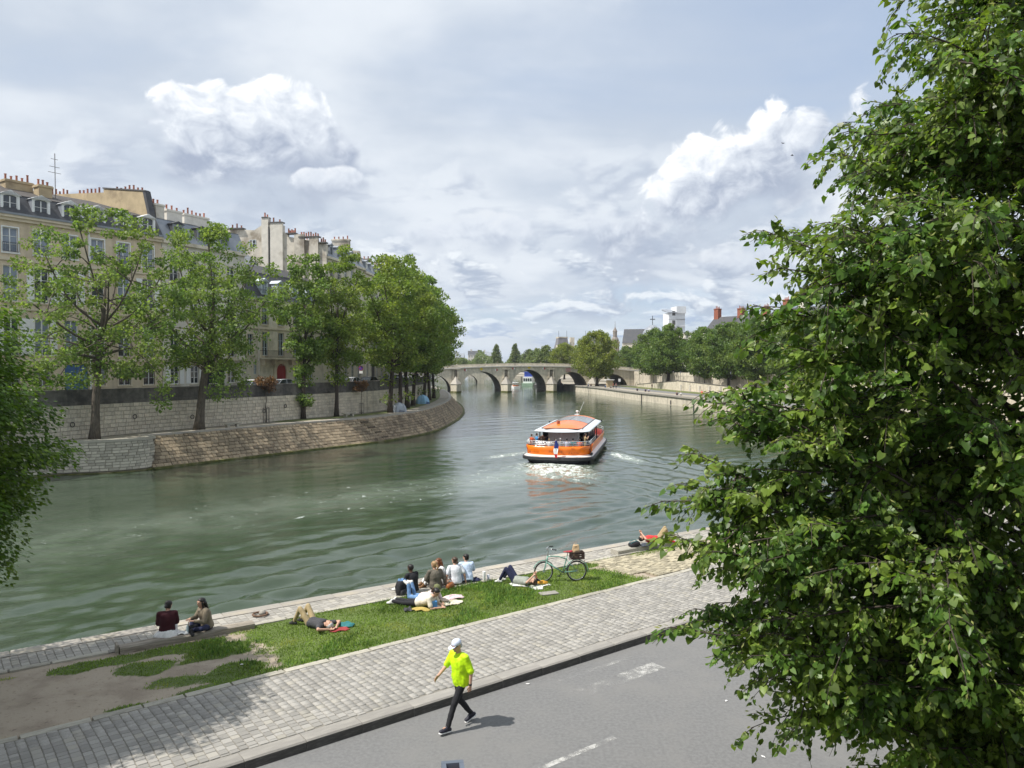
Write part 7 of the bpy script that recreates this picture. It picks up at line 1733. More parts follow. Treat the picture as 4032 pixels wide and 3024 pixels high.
# ================================================================ things lying about
def crumple(name, label, cat, loc, rz, w, d, h, m, seed, n=16, edge=.35):
    """heap of soft cloth"""
    r = np.random.default_rng(seed); x = np.linspace(-1, 1, n); X, Y = np.meshgrid(x, x); H = np.zeros_like(X)
    for k in range(9):
        a = r.uniform(0, 6.28); f_ = r.uniform(2, 7); H += np.sin((X * math.cos(a) + Y * math.sin(a)) * f_ + r.uniform(0, 6.28)) / (1 + k * .35)
    H = (H - H.min()) / (H.max() - H.min()); q = np.sqrt(X ** 2 + Y ** 2); fall = np.clip((1.15 - q) / edge, 0, 1) ** .6; Z = (.25 + .75 * H) * h * fall
    Xs = X * w / 2 * (1 + .12 * np.sin(Y * 5 + seed)); Ys = Y * d / 2 * (1 + .12 * np.sin(X * 4 + seed)); ok = q < 1.22
    V = np.stack([Xs, Ys, Z + .004], -1).reshape(-1, 3); idx = np.arange(n * n).reshape(n, n)
    F = [(idx[i, j], idx[i, j + 1], idx[i + 1, j + 1], idx[i + 1, j]) for i in range(n - 1) for j in range(n - 1) if ok[i, j] and ok[i + 1, j + 1] and ok[i, j + 1] and ok[i + 1, j]]
    me = np_mesh(name, V, np.array(F), m, True); o = link(name, me, None, loc, rz); sd = o.modifiers.new('thick', 'SOLIDIFY'); sd.thickness = .006
    s2 = o.modifiers.new('sub', 'SUBSURF'); s2.levels = 1; s2.render_levels = 1
    return tag(o, label, cat)
def backpack(label, loc, rz, m, m2, s=1.):
    t = thing('backpack', label, 'backpack', loc, rz); t.scale = (s,) * 3
    b = MB(); b.loft([[(w * math.copysign(abs(math.cos(a)) ** .6, math.cos(a)), d * math.copysign(abs(math.sin(a)) ** .6, math.sin(a)), z) for a in np.linspace(0, 2 * math.pi, 17)[:-1]] for z, w, d in ((0, .12, .07), (.02, .15, .10), (.2, .155, .11), (.34, .14, .095), (.42, .10, .06), (.44, .04, .02))]); b.build('bag', m, t, True)
    b = MB(); b.loft([[(w * math.cos(a), -.09 + d * math.sin(a), z) for a in np.linspace(0, 2 * math.pi, 13)[:-1]] for z, w, d in ((.03, .10, .04), (.06, .12, .06), (.18, .12, .055), (.21, .09, .03))]); b.build('pocket', m2, t, True)
    for sx in (-1, 1): MB().tube([(sx * .07, .09, .38), (sx * .09, .15, .28), (sx * .09, .13, .1), (sx * .08, .09, .04)], .012, 5).build('strap', m2, t)
    return t
Z0 = .17
backpack('black backpack standing on the grass edge beside the black T-shirt', on_grass(3.42, 6.76, 0), BANG + .3, K('black'), cloth('charcoal', (0, 0, 0)))
crumple('denim_jacket', 'folded blue denim jacket slung on top of the black backpack', 'jacket', on_grass(3.52, 6.86, .40), .3, .26, .2, .12, K('denim'), 3)
t = thing('leather_bag', 'tan leather handbag on the grass behind the seated row', 'bag', on_grass(5.0, 6.52, 0), BANG + .5); MB().loft([[(w * math.cos(a), d * math.copysign(abs(math.sin(a)) ** .7, math.sin(a)), z) for a in np.linspace(0, 2 * math.pi, 15)[:-1]] for z, w, d in ((0, .17, .08), (.05, .2, .1), (.14, .17, .07), (.18, .12, .02))]).build('bag', mat('tan_leather', (.30, .10, .025), .5, .15, 6), t, True); MB().tube([(-.13, 0, .15), (-.1, .03, .26), (.1, .03, .26), (.13, 0, .15)], .012, 5).build('handle', mat('tan_leather', (0, 0, 0)), t, True)
crumple('dark_sweater', 'bundled navy sweater lying at the end of the seated row', 'sweater', on_grass(6.0, 6.58, 0), .2, .3, .24, .16, K('navy'), 6)
t = thing('drinking_cup', 'tall white cup standing on the pale edging stone', 'cup', ST(6.26, t_b2(6.26) + .02, .2), 0); MB().lathe([(.036, 0), (.045, .02), (.052, .26), (.05, .27), (.04, .26)], 14).build('cup', M['white_paint'], t, True); MB().lathe([(.054, .262), (.056, .275), (.03, .29)], 14).build('lid', M['white_paint'], t, True)
t = thing('drinking_cup', 'clear plastic cup next to the tall white cup', 'cup', ST(6.42, t_b2(6.42) + .02, .2), 0); MB().lathe([(.03, 0), (.035, .01), (.045, .14), (.04, .13)], 12).build('cup', mat('clear_plastic', (.6, .62, .7), .2, .05), t, True); MB().lathe([(.047, .138), (.047, .15), (.02, .155)], 12).build('lid', mat('clear_plastic', (0, 0, 0)), t, True)
crumple('picnic_cloth', 'white picnic cloth spread under the two people lying face down', 'cloth', on_grass(3.95, 5.25, .01), .4, 1.0, .6, .05, K('cream'), 9, 22, .15)
crumple('pink_blanket', 'pink and white rumpled blanket beside the person in the olive cap', 'blanket', on_grass(4.45, 5.5, .01), .6, .62, .42, .1, mat('pink_check', (.62, .42, .43), .9, .1, 20, (.72, .68, .66), .45, .6, 14), 12)
crumple('yellow_jacket', 'mustard jacket dropped on the grass beside the face-down pair', 'jacket', on_grass(3.12, 5.13, .0), -.2, .5, .24, .1, mat('straw_cloth', (.42, .32, .09), .9, .15, 10), 15)
crumple('dark_bag', 'small black and pink pouch on the end of the mustard jacket', 'pouch', on_grass(2.82, 5.32, .0), .3, .24, .2, .13, cloth('charcoal', (0, 0, 0)), 18)
t = thing('paper_carton', 'bright blue carton standing on the picnic cloth edge', 'carton', on_grass(3.5, 5.08, .01), BANG - .2); MB().box((0, 0, .09), (.2, .12, .18), top=.92).build('box', cloth('carton_blue', (.12, .35, .68), .6), t); MB().box((0, 0, .185), (.19, .1, .012), rx=.1).build('flap', cloth('carton_blue', (0, 0, 0)), t)
crumple('lunch_wrap', 'crumpled food wrapping on the picnic cloth between the pair', 'wrapping', on_grass(4.0, 5.32, .05), .1, .3, .2, .08, cloth('wrap', (.62, .52, .42)), 21)
crumple('beach_towel', 'white patterned towel under the person in navy trousers', 'towel', on_grass(7.1, 5.25, .0), rot_to(-.88, .47), .75, 1.15, .035, mat('towel_white', (.66, .65, .62), .95, .06, 20, (.4, .4, .45), .55, .65, 16), 24, 20, .12)
crumple('orange_bag', 'orange-yellow cloth bag under the head of the person beside the bicycle', 'bag', on_grass(7.42, 5.0, .01), .3, .34, .26, .12, mat('amber_cloth', (.55, .28, .03), .8, .15, 8), 27)
crumple('red_scarf', 'dark red cloth under the head of the person in khaki trousers', 'scarf', on_grass(.62, 5.03, 0), .5, .5, .26, .06, cloth('wine', (.28, .04, .04)), 30)
crumple('green_jacket', 'dark green jacket on the grass beside the khaki-trousered person', 'jacket', on_grass(.92, 5.2, 0), -.2, .42, .28, .1, K('teal'), 33)
backpack('black and teal backpack lying on the pale beam beside the red top', ST(12.75, 6.38, .38), BANG + 1.2, K('black'), K('teal'), .95).rotation_euler = (1.35, 0, BANG + 1.2)
crumple('dark_jacket', 'dark jacket hanging off the pale beam beside the person in red', 'jacket', ST(13.5, 6.15, .33), .5, .7, .34, .12, cloth('slate_cloth', (.05, .06, .075)), 36)
crumple('pink_bag', 'pink and white bag at the feet of the person in red', 'bag', ST(15.0, 6.32, .35), .5, .3, .3, .2, cloth('rose', (.65, .3, .32)), 39)
t = thing('water_bottle', 'clear water bottle on the beam between the two sitters', 'bottle', ST(-2.62, 6.80, .32), 0); MB().lathe([(.03, 0), (.033, .02), (.033, .17), (.012, .21), (.012, .23)], 12).build('bottle', mat('bottle_plastic', (.45, .55, .58), .1, .05, spec=.8), t, True); MB().lathe([(.014, .228), (.014, .25), (.004, .252)], 10).build('cap', K('white'), t)
t = thing('handbag', 'black handbag on the beam between the two sitters', 'bag', ST(-2.5, 6.84, .32), BANG); MB().loft([[(w * math.cos(a), d * math.sin(a), z) for a in np.linspace(0, 2 * math.pi, 13)[:-1]] for z, w, d in ((0, .14, .07), (.05, .16, .08), (.15, .14, .06), (.18, .1, .02))]).build('bag', K('black'), t, True); MB().tube([(-.1, 0, .16), (-.05, .05, .3), (.08, .04, .28), (.1, 0, .16)], .01, 5).build('strap', K('black'), t)
crumple('white_cloth', 'white paper wrapping on the beam beside the white skirt', 'wrapping', ST(-2.72, 6.86, .32), .2, .28, .22, .07, K('white'), 42)
# mooring ring
t = thing('mooring_ring', 'rusty iron mooring ring lying on the quayside setts', 'ring', ST(-.54, 7.5, .19), 0); MB().ring(.19, .028, (0, 0, 0), 24, 8, 0, Matrix.Translation((0, 0, .03)) @ Matrix.Rotation(math.pi / 2, 4, 'X')).build('ring', mat('rust', (.14, .085, .055), .85, .25, 9), t, True); MB().lathe([(.1, 0), (.09, .05), (.05, .09), (.01, .1)], 10, (.02, .12, 0)).build('anchor', M['coping'], t, True)
for i, (s, tt, z) in enumerate(((2.65, -.18, .006), (5.39, -3.38, .006), (4.0, -5.21, .006), (-2.11, 4.28, .2), (7.6, -4.4, .006))):
    crumple('paper_scrap', ['white paper scrap in the gutter below the kerb', 'white scrap of paper on the open road beyond the lane dash', 'pale torn strip lying on the road near the linden', 'white scrap of paper on the grass edge near the bare earth', 'tiny white scrap on the road under the linden boughs'][i], 'litter', ST(s, tt, z), i * 1.1, .09, .05, .015, K('white'), 50 + i, 8)
# post with a square open head at the foot of the embankment
t = thing('lamp_post', 'slim grey post with an open square head at the bottom edge of the road', 'lamp post', (-.445, 5.75, .03), .15)
gm_ = mat('post_grey', (.10, .12, .15), .5, .08, 6); MB().tube([(0, .12, 0), (0, .12, 3.75), (0, .09, 3.89)], [.045, .035, .03], 10).build('post', gm_, t, True)
fm_ = MB(); fm_.span(-.085, .085, .055, .095, 3.865, 3.94); fm_.span(-.085, .085, -.09, -.055, 3.865, 3.94); fm_.span(-.085, -.05, -.055, .055, 3.866, 3.939); fm_.span(.05, .085, -.055, .055, 3.866, 3.939); fm_.build('head_frame', gm_, t)
MB().span(-.049, .049, -.054, .054, 3.85, 3.87).build('lens', M['brick'], t)

# ================================================================ the bicycle
def bicycle(loc, rz):
    t = thing('bicycle', 'sea-green bicycle with red saddle and rear crate parked on the grass', 'bicycle', loc, rz); t.rotation_euler = (R(3), 0, rz)
    gr = mat('bike_green', (.17, .36, .29), .35, .06, 4, coat=.3); bk = M['iron']; st_ = mat('bike_steel', (.45, .46, .47), .3, .1, 8, metal=.8); tan_ = mat('tyre', (.022, .022, .022), .8); rd = mat('saddle_red', (.35, .03, .04), .5, .1, 8)
    r0 = .325; W = ((.53, .22), (-.53, 0.))
    for k, (x, steer) in enumerate(W):
        MX = Matrix.Translation((x, 0, r0)) @ Matrix.Rotation(steer, 4, 'Z')
        w = MB(); w.tube([(0, -.05, 0), (0, .05, 0)], .022, 8); wo = w.build('wheel', st_, t); wo.matrix_local = MX
        MB().ring(r0 - .018, .019, n=36, k=8).build('tyre', tan_, wo, True); MB().ring(r0 - .045, .010, n=36, k=6).build('rim', st_, wo, True)
        s_ = MB()
        for i in range(14): a = i * 2 * math.pi / 14; s_.tube([(0, .02 * (-1) ** i, 0), ((r0 - .045) * math.cos(a), 0, (r0 - .045) * math.sin(a))], .0025, 3)
        s_.build('spokes', st_, wo)
        m = MB(); m.tube([((r0 + .03) * math.cos(a), 0, (r0 + .03) * math.sin(a)) for a in np.linspace(R(-10 if k else 20), R(190 if k else 150), 14)], .016, 5); m.build('mudguard', gr, wo, True)
    bb = (-.08, 0, .29); hd0, hd1 = (.40, 0, .80), (.43, 0, .62); seat = (-.22, 0, .78)
    f = MB(); f.tube([bb, hd1], .021, 8); f.tube([(-.20, 0, .70), (.05, 0, .79), (.24, 0, .80), hd0], .018, 8); f.tube([bb, (-.20, 0, .70), seat], .018, 8); f.tube([hd0, hd1], .024, 8)
    for y in (-.05, .05): f.tube([bb, (-.53, y, r0)], .011, 6); f.tube([(-.2, 0, .68), (-.53, y, r0)], .010, 6)
    f.build('frame', gr, t, True)
    fk = MB(); fk.tube([hd1, (.45, 0, .60)], .022, 7)
    for y in (-.05, .05): fk.tube([(.44, y, .66), (.47, y, .5), (.53, y, r0)], .013, 6)
    fk.build('fork', gr, t, True)
    MB().tube([seat, (-.25, 0, .90)], .013, 7).build('seat_post', st_, t, True)
    s_ = MB(); s_.loft([[(x, w_ * math.cos(a), .93 + z_ + h_ * math.sin(a)) for a in np.linspace(0, 2 * math.pi, 11)[:-1]] for x, w_, h_, z_ in ((-.4, .03, .015, .015), (-.37, .085, .035, .01), (-.3, .085, .035, 0), (-.2, .045, .03, 0), (-.12, .022, .02, -.005), (-.1, .008, .008, -.005))]); s_.build('saddle', rd, t, True)
    h = MB(); h.tube([(.40, 0, .80), (.37, 0, .98), (.42, 0, 1.02)], .014, 7); h.tube([(.24, -.29, 1.06), (.34, -.22, 1.07), (.43, -.05, 1.03), (.43, .05, 1.03), (.34, .22, 1.07), (.24, .29, 1.06)], .012, 7); ho = h.build('handlebar', st_, t, True)
    for y in (-1, 1): MB().tube([(.30, y * .25, 1.065), (.17, y * .32, 1.05)], .018, 8).build('grip', bk, ho, True)
    MB().lathe([(.012, 0), (.03, .02), (.028, .035), (.005, .04)], 10, (.42, .1, 1.05)).build('bell', st_, ho, True)
    MB().tube([(.30, -.2, 1.06), (.46, -.1, .9), (.47, 0, .65)], .004, 4).build('brake_cable', bk, ho)
    c = MB(); c.ring(.085, .008, (bb[0], -.05, bb[2]), 24, 5); c.tube([(bb[0], -.07, bb[2]), (bb[0] + .1, -.07, bb[2] - .13)], .01, 5); c.tube([(bb[0], .07, bb[2]), (bb[0] - .1, .07, bb[2] + .13)], .01, 5); c.tube([(bb[0], -.08, bb[2]), (bb[0], .08, bb[2])], .018, 8); co = c.build('crank', bk, t, True)
    MB().box((bb[0] + .1, -.12, bb[2] - .14), (.09, .07, .022)).build('pedal', bk, co); MB().box((bb[0] - .1, .12, bb[2] + .14), (.09, .07, .022)).build('pedal', bk, co)
    MB().tube([(bb[0], -.05, bb[2] + .085), (-.53, -.05, r0 + .03), (-.565, -.05, r0), (-.53, -.05, r0 - .03), (bb[0], -.05, bb[2] - .085)], .006, 4).build('chain', bk, t)
    k = MB(); k.tube([(-.35, -.06, .3), (-.36, -.16, .0)], .009, 5); k.build('kickstand', st_, t)
    rk = MB()
    for y in (-.07, .07): rk.tube([(-.28, y, .70), (-.72, y, .70)], .007, 5); rk.tube([(-.66, y, .70), (-.53, y, r0)], .006, 5)
    for x in (-.3, -.45, -.6, -.72): rk.tube([(x, -.07, .70), (x, .07, .70)], .006, 5)
    rk.build('rack', bk, t)
    cr = MB(); x0, x1, y0, y1, z0, z1 = -.74, -.34, -.16, .16, .71, .93
    cr.span(x0, x1, y0, y1, z0, z0 + .015)
    for z in (.74, .80, .86): cr.span(x0, x1, y0 - .006, y0, z, z + .045); cr.span(x0, x1, y1, y1 + .006, z, z + .045); cr.span(x0 - .006, x0, y0, y1, z, z + .045); cr.span(x1, x1 + .006, y0, y1, z, z + .045)
    for x in (x0, x1):
        for y in (y0, y1): cr.box((x, y, .82), (.03, .03, .22))
    cr.span(x0 - .012, x1 + .012, y0 - .012, y0 + .006, .91, .935); cr.span(x0 - .012, x1 + .012, y1 - .006, y1 + .012, .91, .935); cr.span(x0 - .012, x0 + .006, y0, y1, .91, .935); cr.span(x1 - .006, x1 + .012, y0, y1, .91, .935)
    cr.build('crate', mat('crate_dark', (.05, .03, .025), .8, .2, 8), t)
    tl = MB(); tl.lathe([(.02, 0), (.025, .01), (.02, .02)], 8, M=Matrix.Translation((-.78, 0, .62)) @ Matrix.Rotation(-math.pi / 2, 4, 'Y')); tl.build('tail_light', rd, t)
    return t
bp = on_grass(8.2, 5.05); brz = math.pi + .12
bicycle((1.52, 24.1, earth_z(8.2, 5.05) - .01), brz)
t = thing('paper_bag', 'crumpled brown paper bag standing in the bicycle crate', 'bag', (1.52 + .50, 24.1 + .09, earth_z(8.2, 5.05) + .72), .3)
b = MB(); rr = random.Random(3); b.loft([[(w * math.copysign(abs(math.cos(a)) ** .5, math.cos(a)) + rr.uniform(-.008, .008), d * math.copysign(abs(math.sin(a)) ** .5, math.sin(a)) + rr.uniform(-.008, .008), z + (rr.uniform(-.03, .04) if z > .3 else 0)) for a in np.linspace(0, 2 * math.pi, 15)[:-1]] for z, w, d in ((0, .1, .08), (.1, .105, .085), (.25, .11, .08), (.34, .1, .06), (.40, .09, .045))]); b.build('bag', mat('kraft_paper', (.46, .33, .19), .9, .12, 8), t)
MB().tube([(-.05, .03, .38), (-.03, .05, .46), (.03, .05, .46), (.05, .03, .38)], .006, 4).build('handle', mat('kraft_paper', (0, 0, 0)), t)

# ================================================================ cars, signs, lamps, benches, tents, strollers
def make_car(name, label, loc, rz, paint, kind='hatch', group='cars parked along the quays'):
    t = thing(name, label, 'car', loc, rz, group); L, W = (4.1, 1.74); b = MB()
    side = [(-2.05, .35), (-2.08, .62), (-1.98, .92), (-.95, 1.02) if False else (-1.3, .98), (1.25, .98), (1.95, .95), (2.08, .75), (2.08, .35)]
    def prof(w, dz=0): return [(x, w, z) for x, z in [(-2.02, .32), (-2.07, .6), (-1.95, .80), (-1.05, .93), (1.3, .98), (1.98, .95), (2.07, .7), (2.03, .32)]]
    b.loft([prof(-W / 2 * .93), prof(-W / 2), prof(W / 2), prof(W / 2 * .93)]); b.build('body', paint, t, True)
    def cab(w, k): return [(-1.0 + .05 * k, w, .93), (-.35 + .02 * k, w * .86, 1.42), (.3, w * .85, 1.47), (1.2, w * .86, 1.40), (1.85 - .05 * k, w, .96)]
    g = MB(); g.loft([cab(-W / 2 * .96, 0), cab(W / 2 * .96, 0)]); g.build('glasshouse', M['glass'], t)
    r_ = MB(); r_.loft([[(x, -W / 2 * .83, z + .02), (x, -W / 2 * .6, z + .05), (x, W / 2 * .6, z + .05), (x, W / 2 * .83, z + .02)] for x, z in ((-.4, 1.41), (.3, 1.46), (1.25, 1.40))]); r_.build('roof', paint, t, True)
    pl = MB()
    for w in (-W / 2 * .95, W / 2 * .95):
        for a, c in (((-1.0, .94), (-.38, 1.42)), ((.45, .96), (.4, 1.46)), ((1.82, .97), (1.2, 1.41))): pl.tube([(a[0], w, a[1]), (c[0], w * .87, c[1])], .035, 4)
    pl.build('pillar', paint, t)
    for x in (-1.28, 1.28):
        for y in (-1, 1):
            w = MB(); w.tube([(x, y * .72, .31), (x, y * .88, .31)], [.31, .31], 16); wo = w.build('wheel', M['iron'], t, False); MB().tube([(x, y * .86, .31), (x, y * .89, .31)], [.2, .18], 12).build('rim', M['iron_grey'], wo)
    for y in (-.6, .6):
        MB().box((2.03, y, .78), (.1, .34, .16)).build('tail_light', M['red_door'], t); MB().box((-2.02, y, .68), (.1, .36, .14)).build('headlight', M['white_paint'], t)
    MB().box((2.07, 0, .5), (.04, .5, .11)).build('number_plate', M['white_paint'], t)
    return t
pw_ = mat('car_white', (.72, .72, .72), .25, .03, 1, coat=.5); pg_ = mat('car_silver', (.42, .44, .46), .3, .03, 1, coat=.5); pb_ = mat('car_black', (.015, .015, .018), .2, .03, 1, coat=.5); pd_ = mat('car_blue', (.03, .06, .14), .25, .03, 1, coat=.5)
def along(x0, y0, x1, y1): return math.atan2(y1 - y0, x1 - x0)
make_car('parked_car', 'white car with black windows parked left of the red coach door', (-30.0, 88.6, UZ), along(-30, 88, -26, 96) , pw_)
make_car('parked_car', 'silver car parked in front of the red coach door', (-27.6, 93.4, UZ), along(-30, 88, -26, 96) + math.pi, pg_)
make_car('parked_car', 'silver hatchback parked by the no-parking sign', (-22.3, 107.8, UZ), along(-22.3, 108, -20.8, 114) + math.pi, pg_)
make_car('parked_car', 'black car parked just beyond the silver hatchback', (-21.2, 113.2, UZ), along(-22.3, 108, -20.8, 114), pb_)
make_car('parked_car', 'dark blue car parked behind the quay tree trunks', (-20.4, 127, UZ), 1.5, pd_)
make_car('parked_car', 'black car at the far end of the island quay street', (-20.2, 136, UZ), 1.55, pb_)
for (x, y, p, l) in ((61, 214, pb_, 'black car on the upper right bank street beside a trunk'), (65, 197, pg_, 'silver car on the upper right bank street'), (69, 178, pd_, 'dark blue car on the upper right bank street'), (58.5, 232, pw_, 'white car on the upper right bank street near the bridge end')):
    make_car('parked_car', l, (x, y, 4.2), -1.2, p)
# signs
def sign(name, label, loc, rz, disc, plate=None):
    t = thing(name, label, 'sign', loc, rz); MB().tube([(0, .03, 0), (0, .03, 2.9)], .035, 7).build('pole', M['iron_grey'], t)
    if disc: 
        d = MB(); d.tube([(0, -.02, 2.75), (0, .0, 2.75)], [.33, .33], 20); do = d.build('disc', MR, t); MB().tube([(0, -.03, 2.75), (0, -.021, 2.75)], [.26, .26], 20).build('disc_face', bblue, do); MB().box((0, -.036, 2.75), (.56, .008, .07), ry=.78).build('bar', MR, do)
    if plate: MB().box((0, -.01, plate[1]), (plate[2], .03, plate[3])).build('plate', plate[0], t)
    return t
sign('no_parking_sign', 'round blue and red no-parking sign on a pole by the quay cars', (-20.9, 106.6, UZ), -.15, True, (M['white_paint'], 2.2, .5, .35))
sign('street_sign', 'dark rectangular street panel on a pole beside the red coach door', (-26.0, 95.6, UZ), -.35, False, (M['iron'], 2.6, .55, 1.0))
sign('round_sign', 'white and red round sign on the right bank quay under the bridge end', (33.5, 240, 0), 0., False, (MW, 2.5, .7, .9))
def lamp(name, label, loc, h, heads=1, cat='street lamp'):
    t = thing(name, label, cat, loc); MB().lathe([(.16, 0), (.16, .3), (.09, .5), (.06, 1.2), (.05, h - .5), (.07, h - .45)], 9).build('post', M['iron'], t, True)
    for k in range(heads):
        x = 0 if heads == 1 else (k - .5) * 1.4
        if heads > 1: MB().tube([(0, 0, h - .8), (x * .7, 0, h - .65), (x, 0, h - .45)], .04, 6).build('arm', M['iron'], t)
        g = MB(); g.lathe([(.09, 0), (.2, .45), (.21, .47)], 6, (x, 0, h - .45)); go = g.build('lantern', M['glass_sky'], t); MB().lathe([(.24, .46), (.12, .62), (.05, .72), (.03, .8)], 6, (x, 0, h - .45)).build('lantern_cap', M['iron'], go)
    return t
lamp('street_lamp', 'black street lamp on the island quay behind the tree row', (-18.9, 143, UZ), 5.2)
for (x, y, h, l) in ((42.8, 259, 5.8, 'slim dark lamp post beside the bridge end on the right quay'), (44.5, 242, 5.0, 'slim lamp post on the right quay verge by the ramp foot'), (48.6, 222, 5.2, 'slim lamp post on the right quay beside the thick forked tree'), (50.3, 207, 5.4, 'slim lamp post in front of the pilastered ramp wall'), (54.0, 190, 5.4, 'slim lamp post on the verge past the pilasters')): lamp('lamp_post', l, (x, y, 0), h)
bq = lambda x, y: (float(-1.9 + math.cos(bang) * x - math.sin(bang) * y), float(271 + math.sin(bang) * x + math.cos(bang) * y))
for x, y, l in ((7.2, 2, 'black lantern on the near parapet of the stone bridge'), (9.2, 18, 'black lantern on the far parapet of the stone bridge')):
    q = bq(x, y); lamp('bridge_lamp', l, (q[0], q[1], deck1(x) + .3), 5.2)
# benches
for (x, y, a, l) in ((-28.9, 79.4, along(-30, 77, -27, 82), 'pale stone bench under the leaning plane tree'), (-20.5, 96.6, along(-22, 94, -19, 99), 'pale stone bench near the grey tent'), (-16.4, 132, 1.5, 'pale bench beyond the blue tent')):
    t = thing('stone_bench', l, 'bench', (x, y, LZ), a); MB().span(-1.05, 1.05, -.25, .25, .38, .5).build('seat', M['edging'], t)
    for xx in (-.6, .6): MB().span(xx - .14, xx + .14, -.2, .2, 0, .38).build('leg', M['edging'], t)
# tents
def tent(label, loc, rz, m, m2, s=1.):
    t = thing('dome_tent', label, 'tent', loc, rz); t.scale = (s,) * 3; n = 10
    b = MB(); b.loft([[(1.1 * (1 - (k / 6) ** 2) ** .5 * math.cos(a) if k < 6 else .05 * math.cos(a), .95 * (1 - (k / 6) ** 2) ** .5 * math.sin(a) if k < 6 else .05 * math.sin(a), 1.35 * (k / 6) ** .85) for a in np.linspace(0, 2 * math.pi, 7)[:-1]] for k in range(7)]); b.build('flysheet', m, t)
    b = MB(); b.add([(-.3, -.96, .02), (.55, -.9, .02), (.12, -.5, 1.05)], [(0, 1, 2)]); b.build('door_panel', m2, t)
    p = MB()
    for a in (.5, 2.1): p.tube([(1.14 * math.cos(a) * math.cos(q), 1.0 * math.sin(a) * math.cos(q), 1.4 * math.sin(q)) for q in np.linspace(0, math.pi, 13)], .014, 4)
    p.build('tent_pole', M['iron_grey'], t)
tent('grey dome tent pitched at the foot of a quay tree', (-15.6, 106.2, LZ), .4, mat('tent_grey', (.36, .40, .45), .7, .08, 2), mat('tent_grey_dark', (.16, .18, .21), .7, .08, 2), 1.0)
tent('light blue tent pitched among the quay trees', (-15.0, 129.3, LZ), 1.0, mat('tent_blue', (.25, .45, .62), .7, .08, 2), mat('tent_navy', (.03, .07, .16), .7, .08, 2), 1.15)
# iron mooring rings on the island wall
pw2 = Path(wall_pts)
for i, (s, z) in enumerate(((26.5, 1.9), (33, 2.2), (39.5, 1.8), (49, 1.9), (52.5, 2.3), (62, 1.9), (73, 2.0))):
    q, d = pw2.at(s); o = MB().ring(.2, .035, (0, 0, 0), 16, 6).build('mooring_ring', M['iron'], iw); o.location = (q[0] + d[1] * .14, q[1] - d[0] * .14, z); o.rotation_euler = (0, 0, math.atan2(d[1], d[0]))
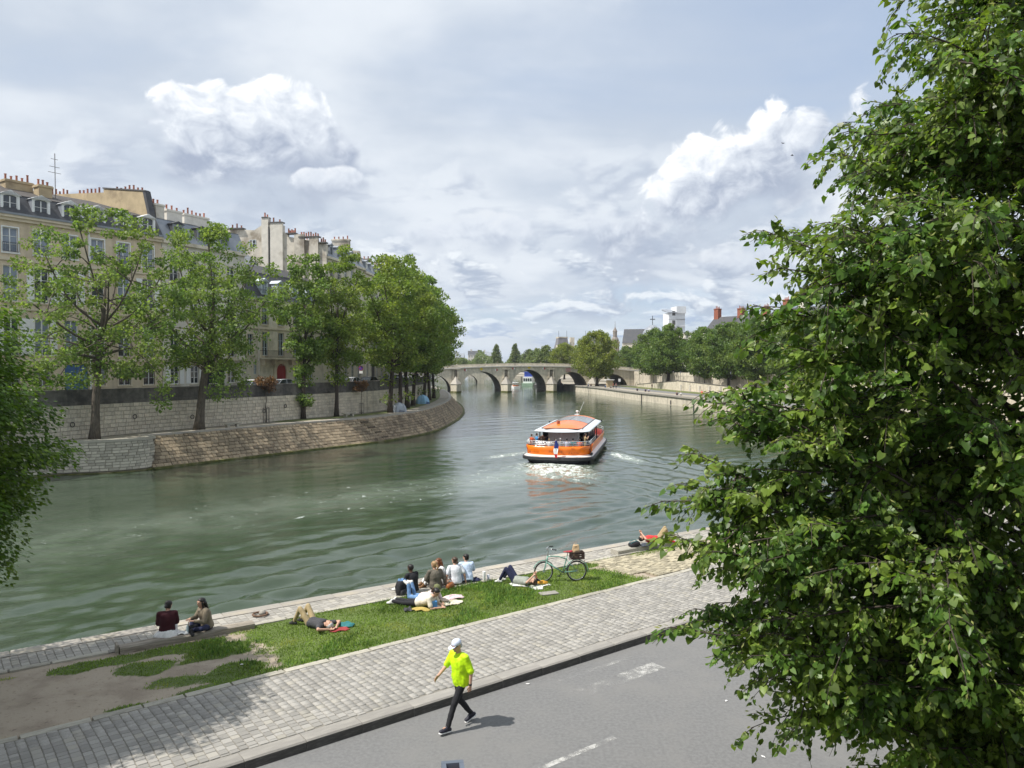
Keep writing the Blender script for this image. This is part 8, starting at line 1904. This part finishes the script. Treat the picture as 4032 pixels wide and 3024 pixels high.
# strollers and sitters on the far quay
GQ = 'people on the right bank quay'
for (x, y, rz, pose, tc, bc, hc, l) in ((29.9, 246, 1.2, 'ground', 'denim', 'navy', 'black', 'person in denim sitting on the quay edge under the yellow-green tree'), (31.3, 238, 1.3, 'stand', 'red', 'black', 'brown', 'person in red standing by the round sign on the quay'), (31.9, 236, 1., 'stand', 'pink', 'navy', 'black', 'person in pink standing next to the one in red'), (30.9, 240, 1.0, 'ground', 'grey', 'black', 'brown', 'person in grey sitting beside the standing pair'),
                                        (34.6, 212.6, 1.4, 'ground', 'black', 'navy', 'black', 'person in black sitting on the quay edge with a pale bag'), (36.0, 207.5, 1.3, 'ground', 'navy', 'navy', 'black', 'person in navy sitting on the quay edge, one of a pair'), (36.6, 206, 1.3, 'ground', 'lilac', 'navy', 'brown', 'person in lilac sitting on the quay edge beside navy'), (42.0, 231, .4, 'stand', 'black', 'black', 'black', 'person in black walking along the quay lane'),
                                        (39.0, 182, 1.5, 'ground', 'brown', 'navy', 'brown', 'person in brown sitting on the quay edge beside a white shirt'), (39.6, 180.6, 1.5, 'ground', 'white', 'grey', 'black', 'person in white shirt sitting on the quay edge'), (41.6, 168.6, 2.6, 'stand', 'coral', 'pink', 'auburn', 'person in coral standing at the quay edge'), (26.0, 262, 1.2, 'ground', 'sky', 'navy', 'black', 'person in pale blue sitting beside the bridge pier'), (26.8, 261, 1.2, 'ground', 'black', 'navy', 'black', 'person in black sitting beside the bridge pier')):
    fig('person', l, (x, y, .05 if pose == 'ground' else 0), rz - math.pi / 2 if pose == 'ground' else rz, pose, K(tc), K(bc), HR[hc], GQ)
for (x, tc, l) in ((-17.4, 'white', 'walker in white crossing the stone bridge'), (-3, 'navy', 'walker in navy on the middle of the stone bridge'), (12.5, 'grey', 'walker in grey on the stone bridge beside the lantern')):
    q = bq(x, 1.5); fig('person', l, (q[0], q[1], deck1(x)), 1.2, 'stand', K(tc), K('navy'), HR['brown'], 'people on the stone bridge')
fig('person', 'person in black walking on the island street past the trees', (-19.2, 149, UZ), 2.8, 'stand', K('black'), K('navy'), HR['black'], None)
fig('person', 'person in navy walking at the far end of the island street', (-19.4, 158, UZ), .2, 'stand', K('navy'), K('black'), HR['brown'], None)
t = thing('kiosk', 'small tan kiosk with white canopy under the bridge end', 'kiosk', (32.0, 252, 0), .1); MB().span(-1, 1, -.8, .8, 0, 2.3).build('body', M['fac_ochre'], t); MB().span(-1.6, 1.3, -1.2, 1, 2.3, 2.45).build('canopy', M['white_paint'], t)
# two swifts under the cloud
for i, (x, y, z) in enumerate(((105, 300, 93), (112, 310, 91))):
    t = MB(); s = .9; t.add([(0, 0, 0), (s * 1.2, .3, .25), (s * .5, -.25, .1), (-s * 1.2, .3, .3), (-s * .5, -.25, .1), (0, -.7, 0), (0, .6, .05), (0, 0, -.15)], [(6, 1, 2), (6, 2, 5, 7), (6, 4, 3), (6, 7, 5, 4)]); tag(t.build('bird', M['iron'], None, False, (x, y, z), .5 + i), ['small dark bird gliding just above the white cloud', 'small dark bird gliding against the bright cloud top'][i], 'bird')

# ================================================================ thin summer haze
def haze():
    m = bpy.data.materials.new('haze'); m.use_nodes = True; t = m.node_tree; t.nodes.clear()
    out = t.nodes.new('ShaderNodeOutputMaterial'); v = t.nodes.new('ShaderNodeVolumePrincipled')
    v.inputs['Color'].default_value = (.80, .86, .94, 1); v.inputs['Density'].default_value = .00012; v.inputs['Anisotropy'].default_value = .2
    t.links.new(v.outputs[0], out.inputs['Volume'])
    stuff(MB().span(-3100, 3100, -1600, 4600, -6.5, 110).build('haze', m))
haze()
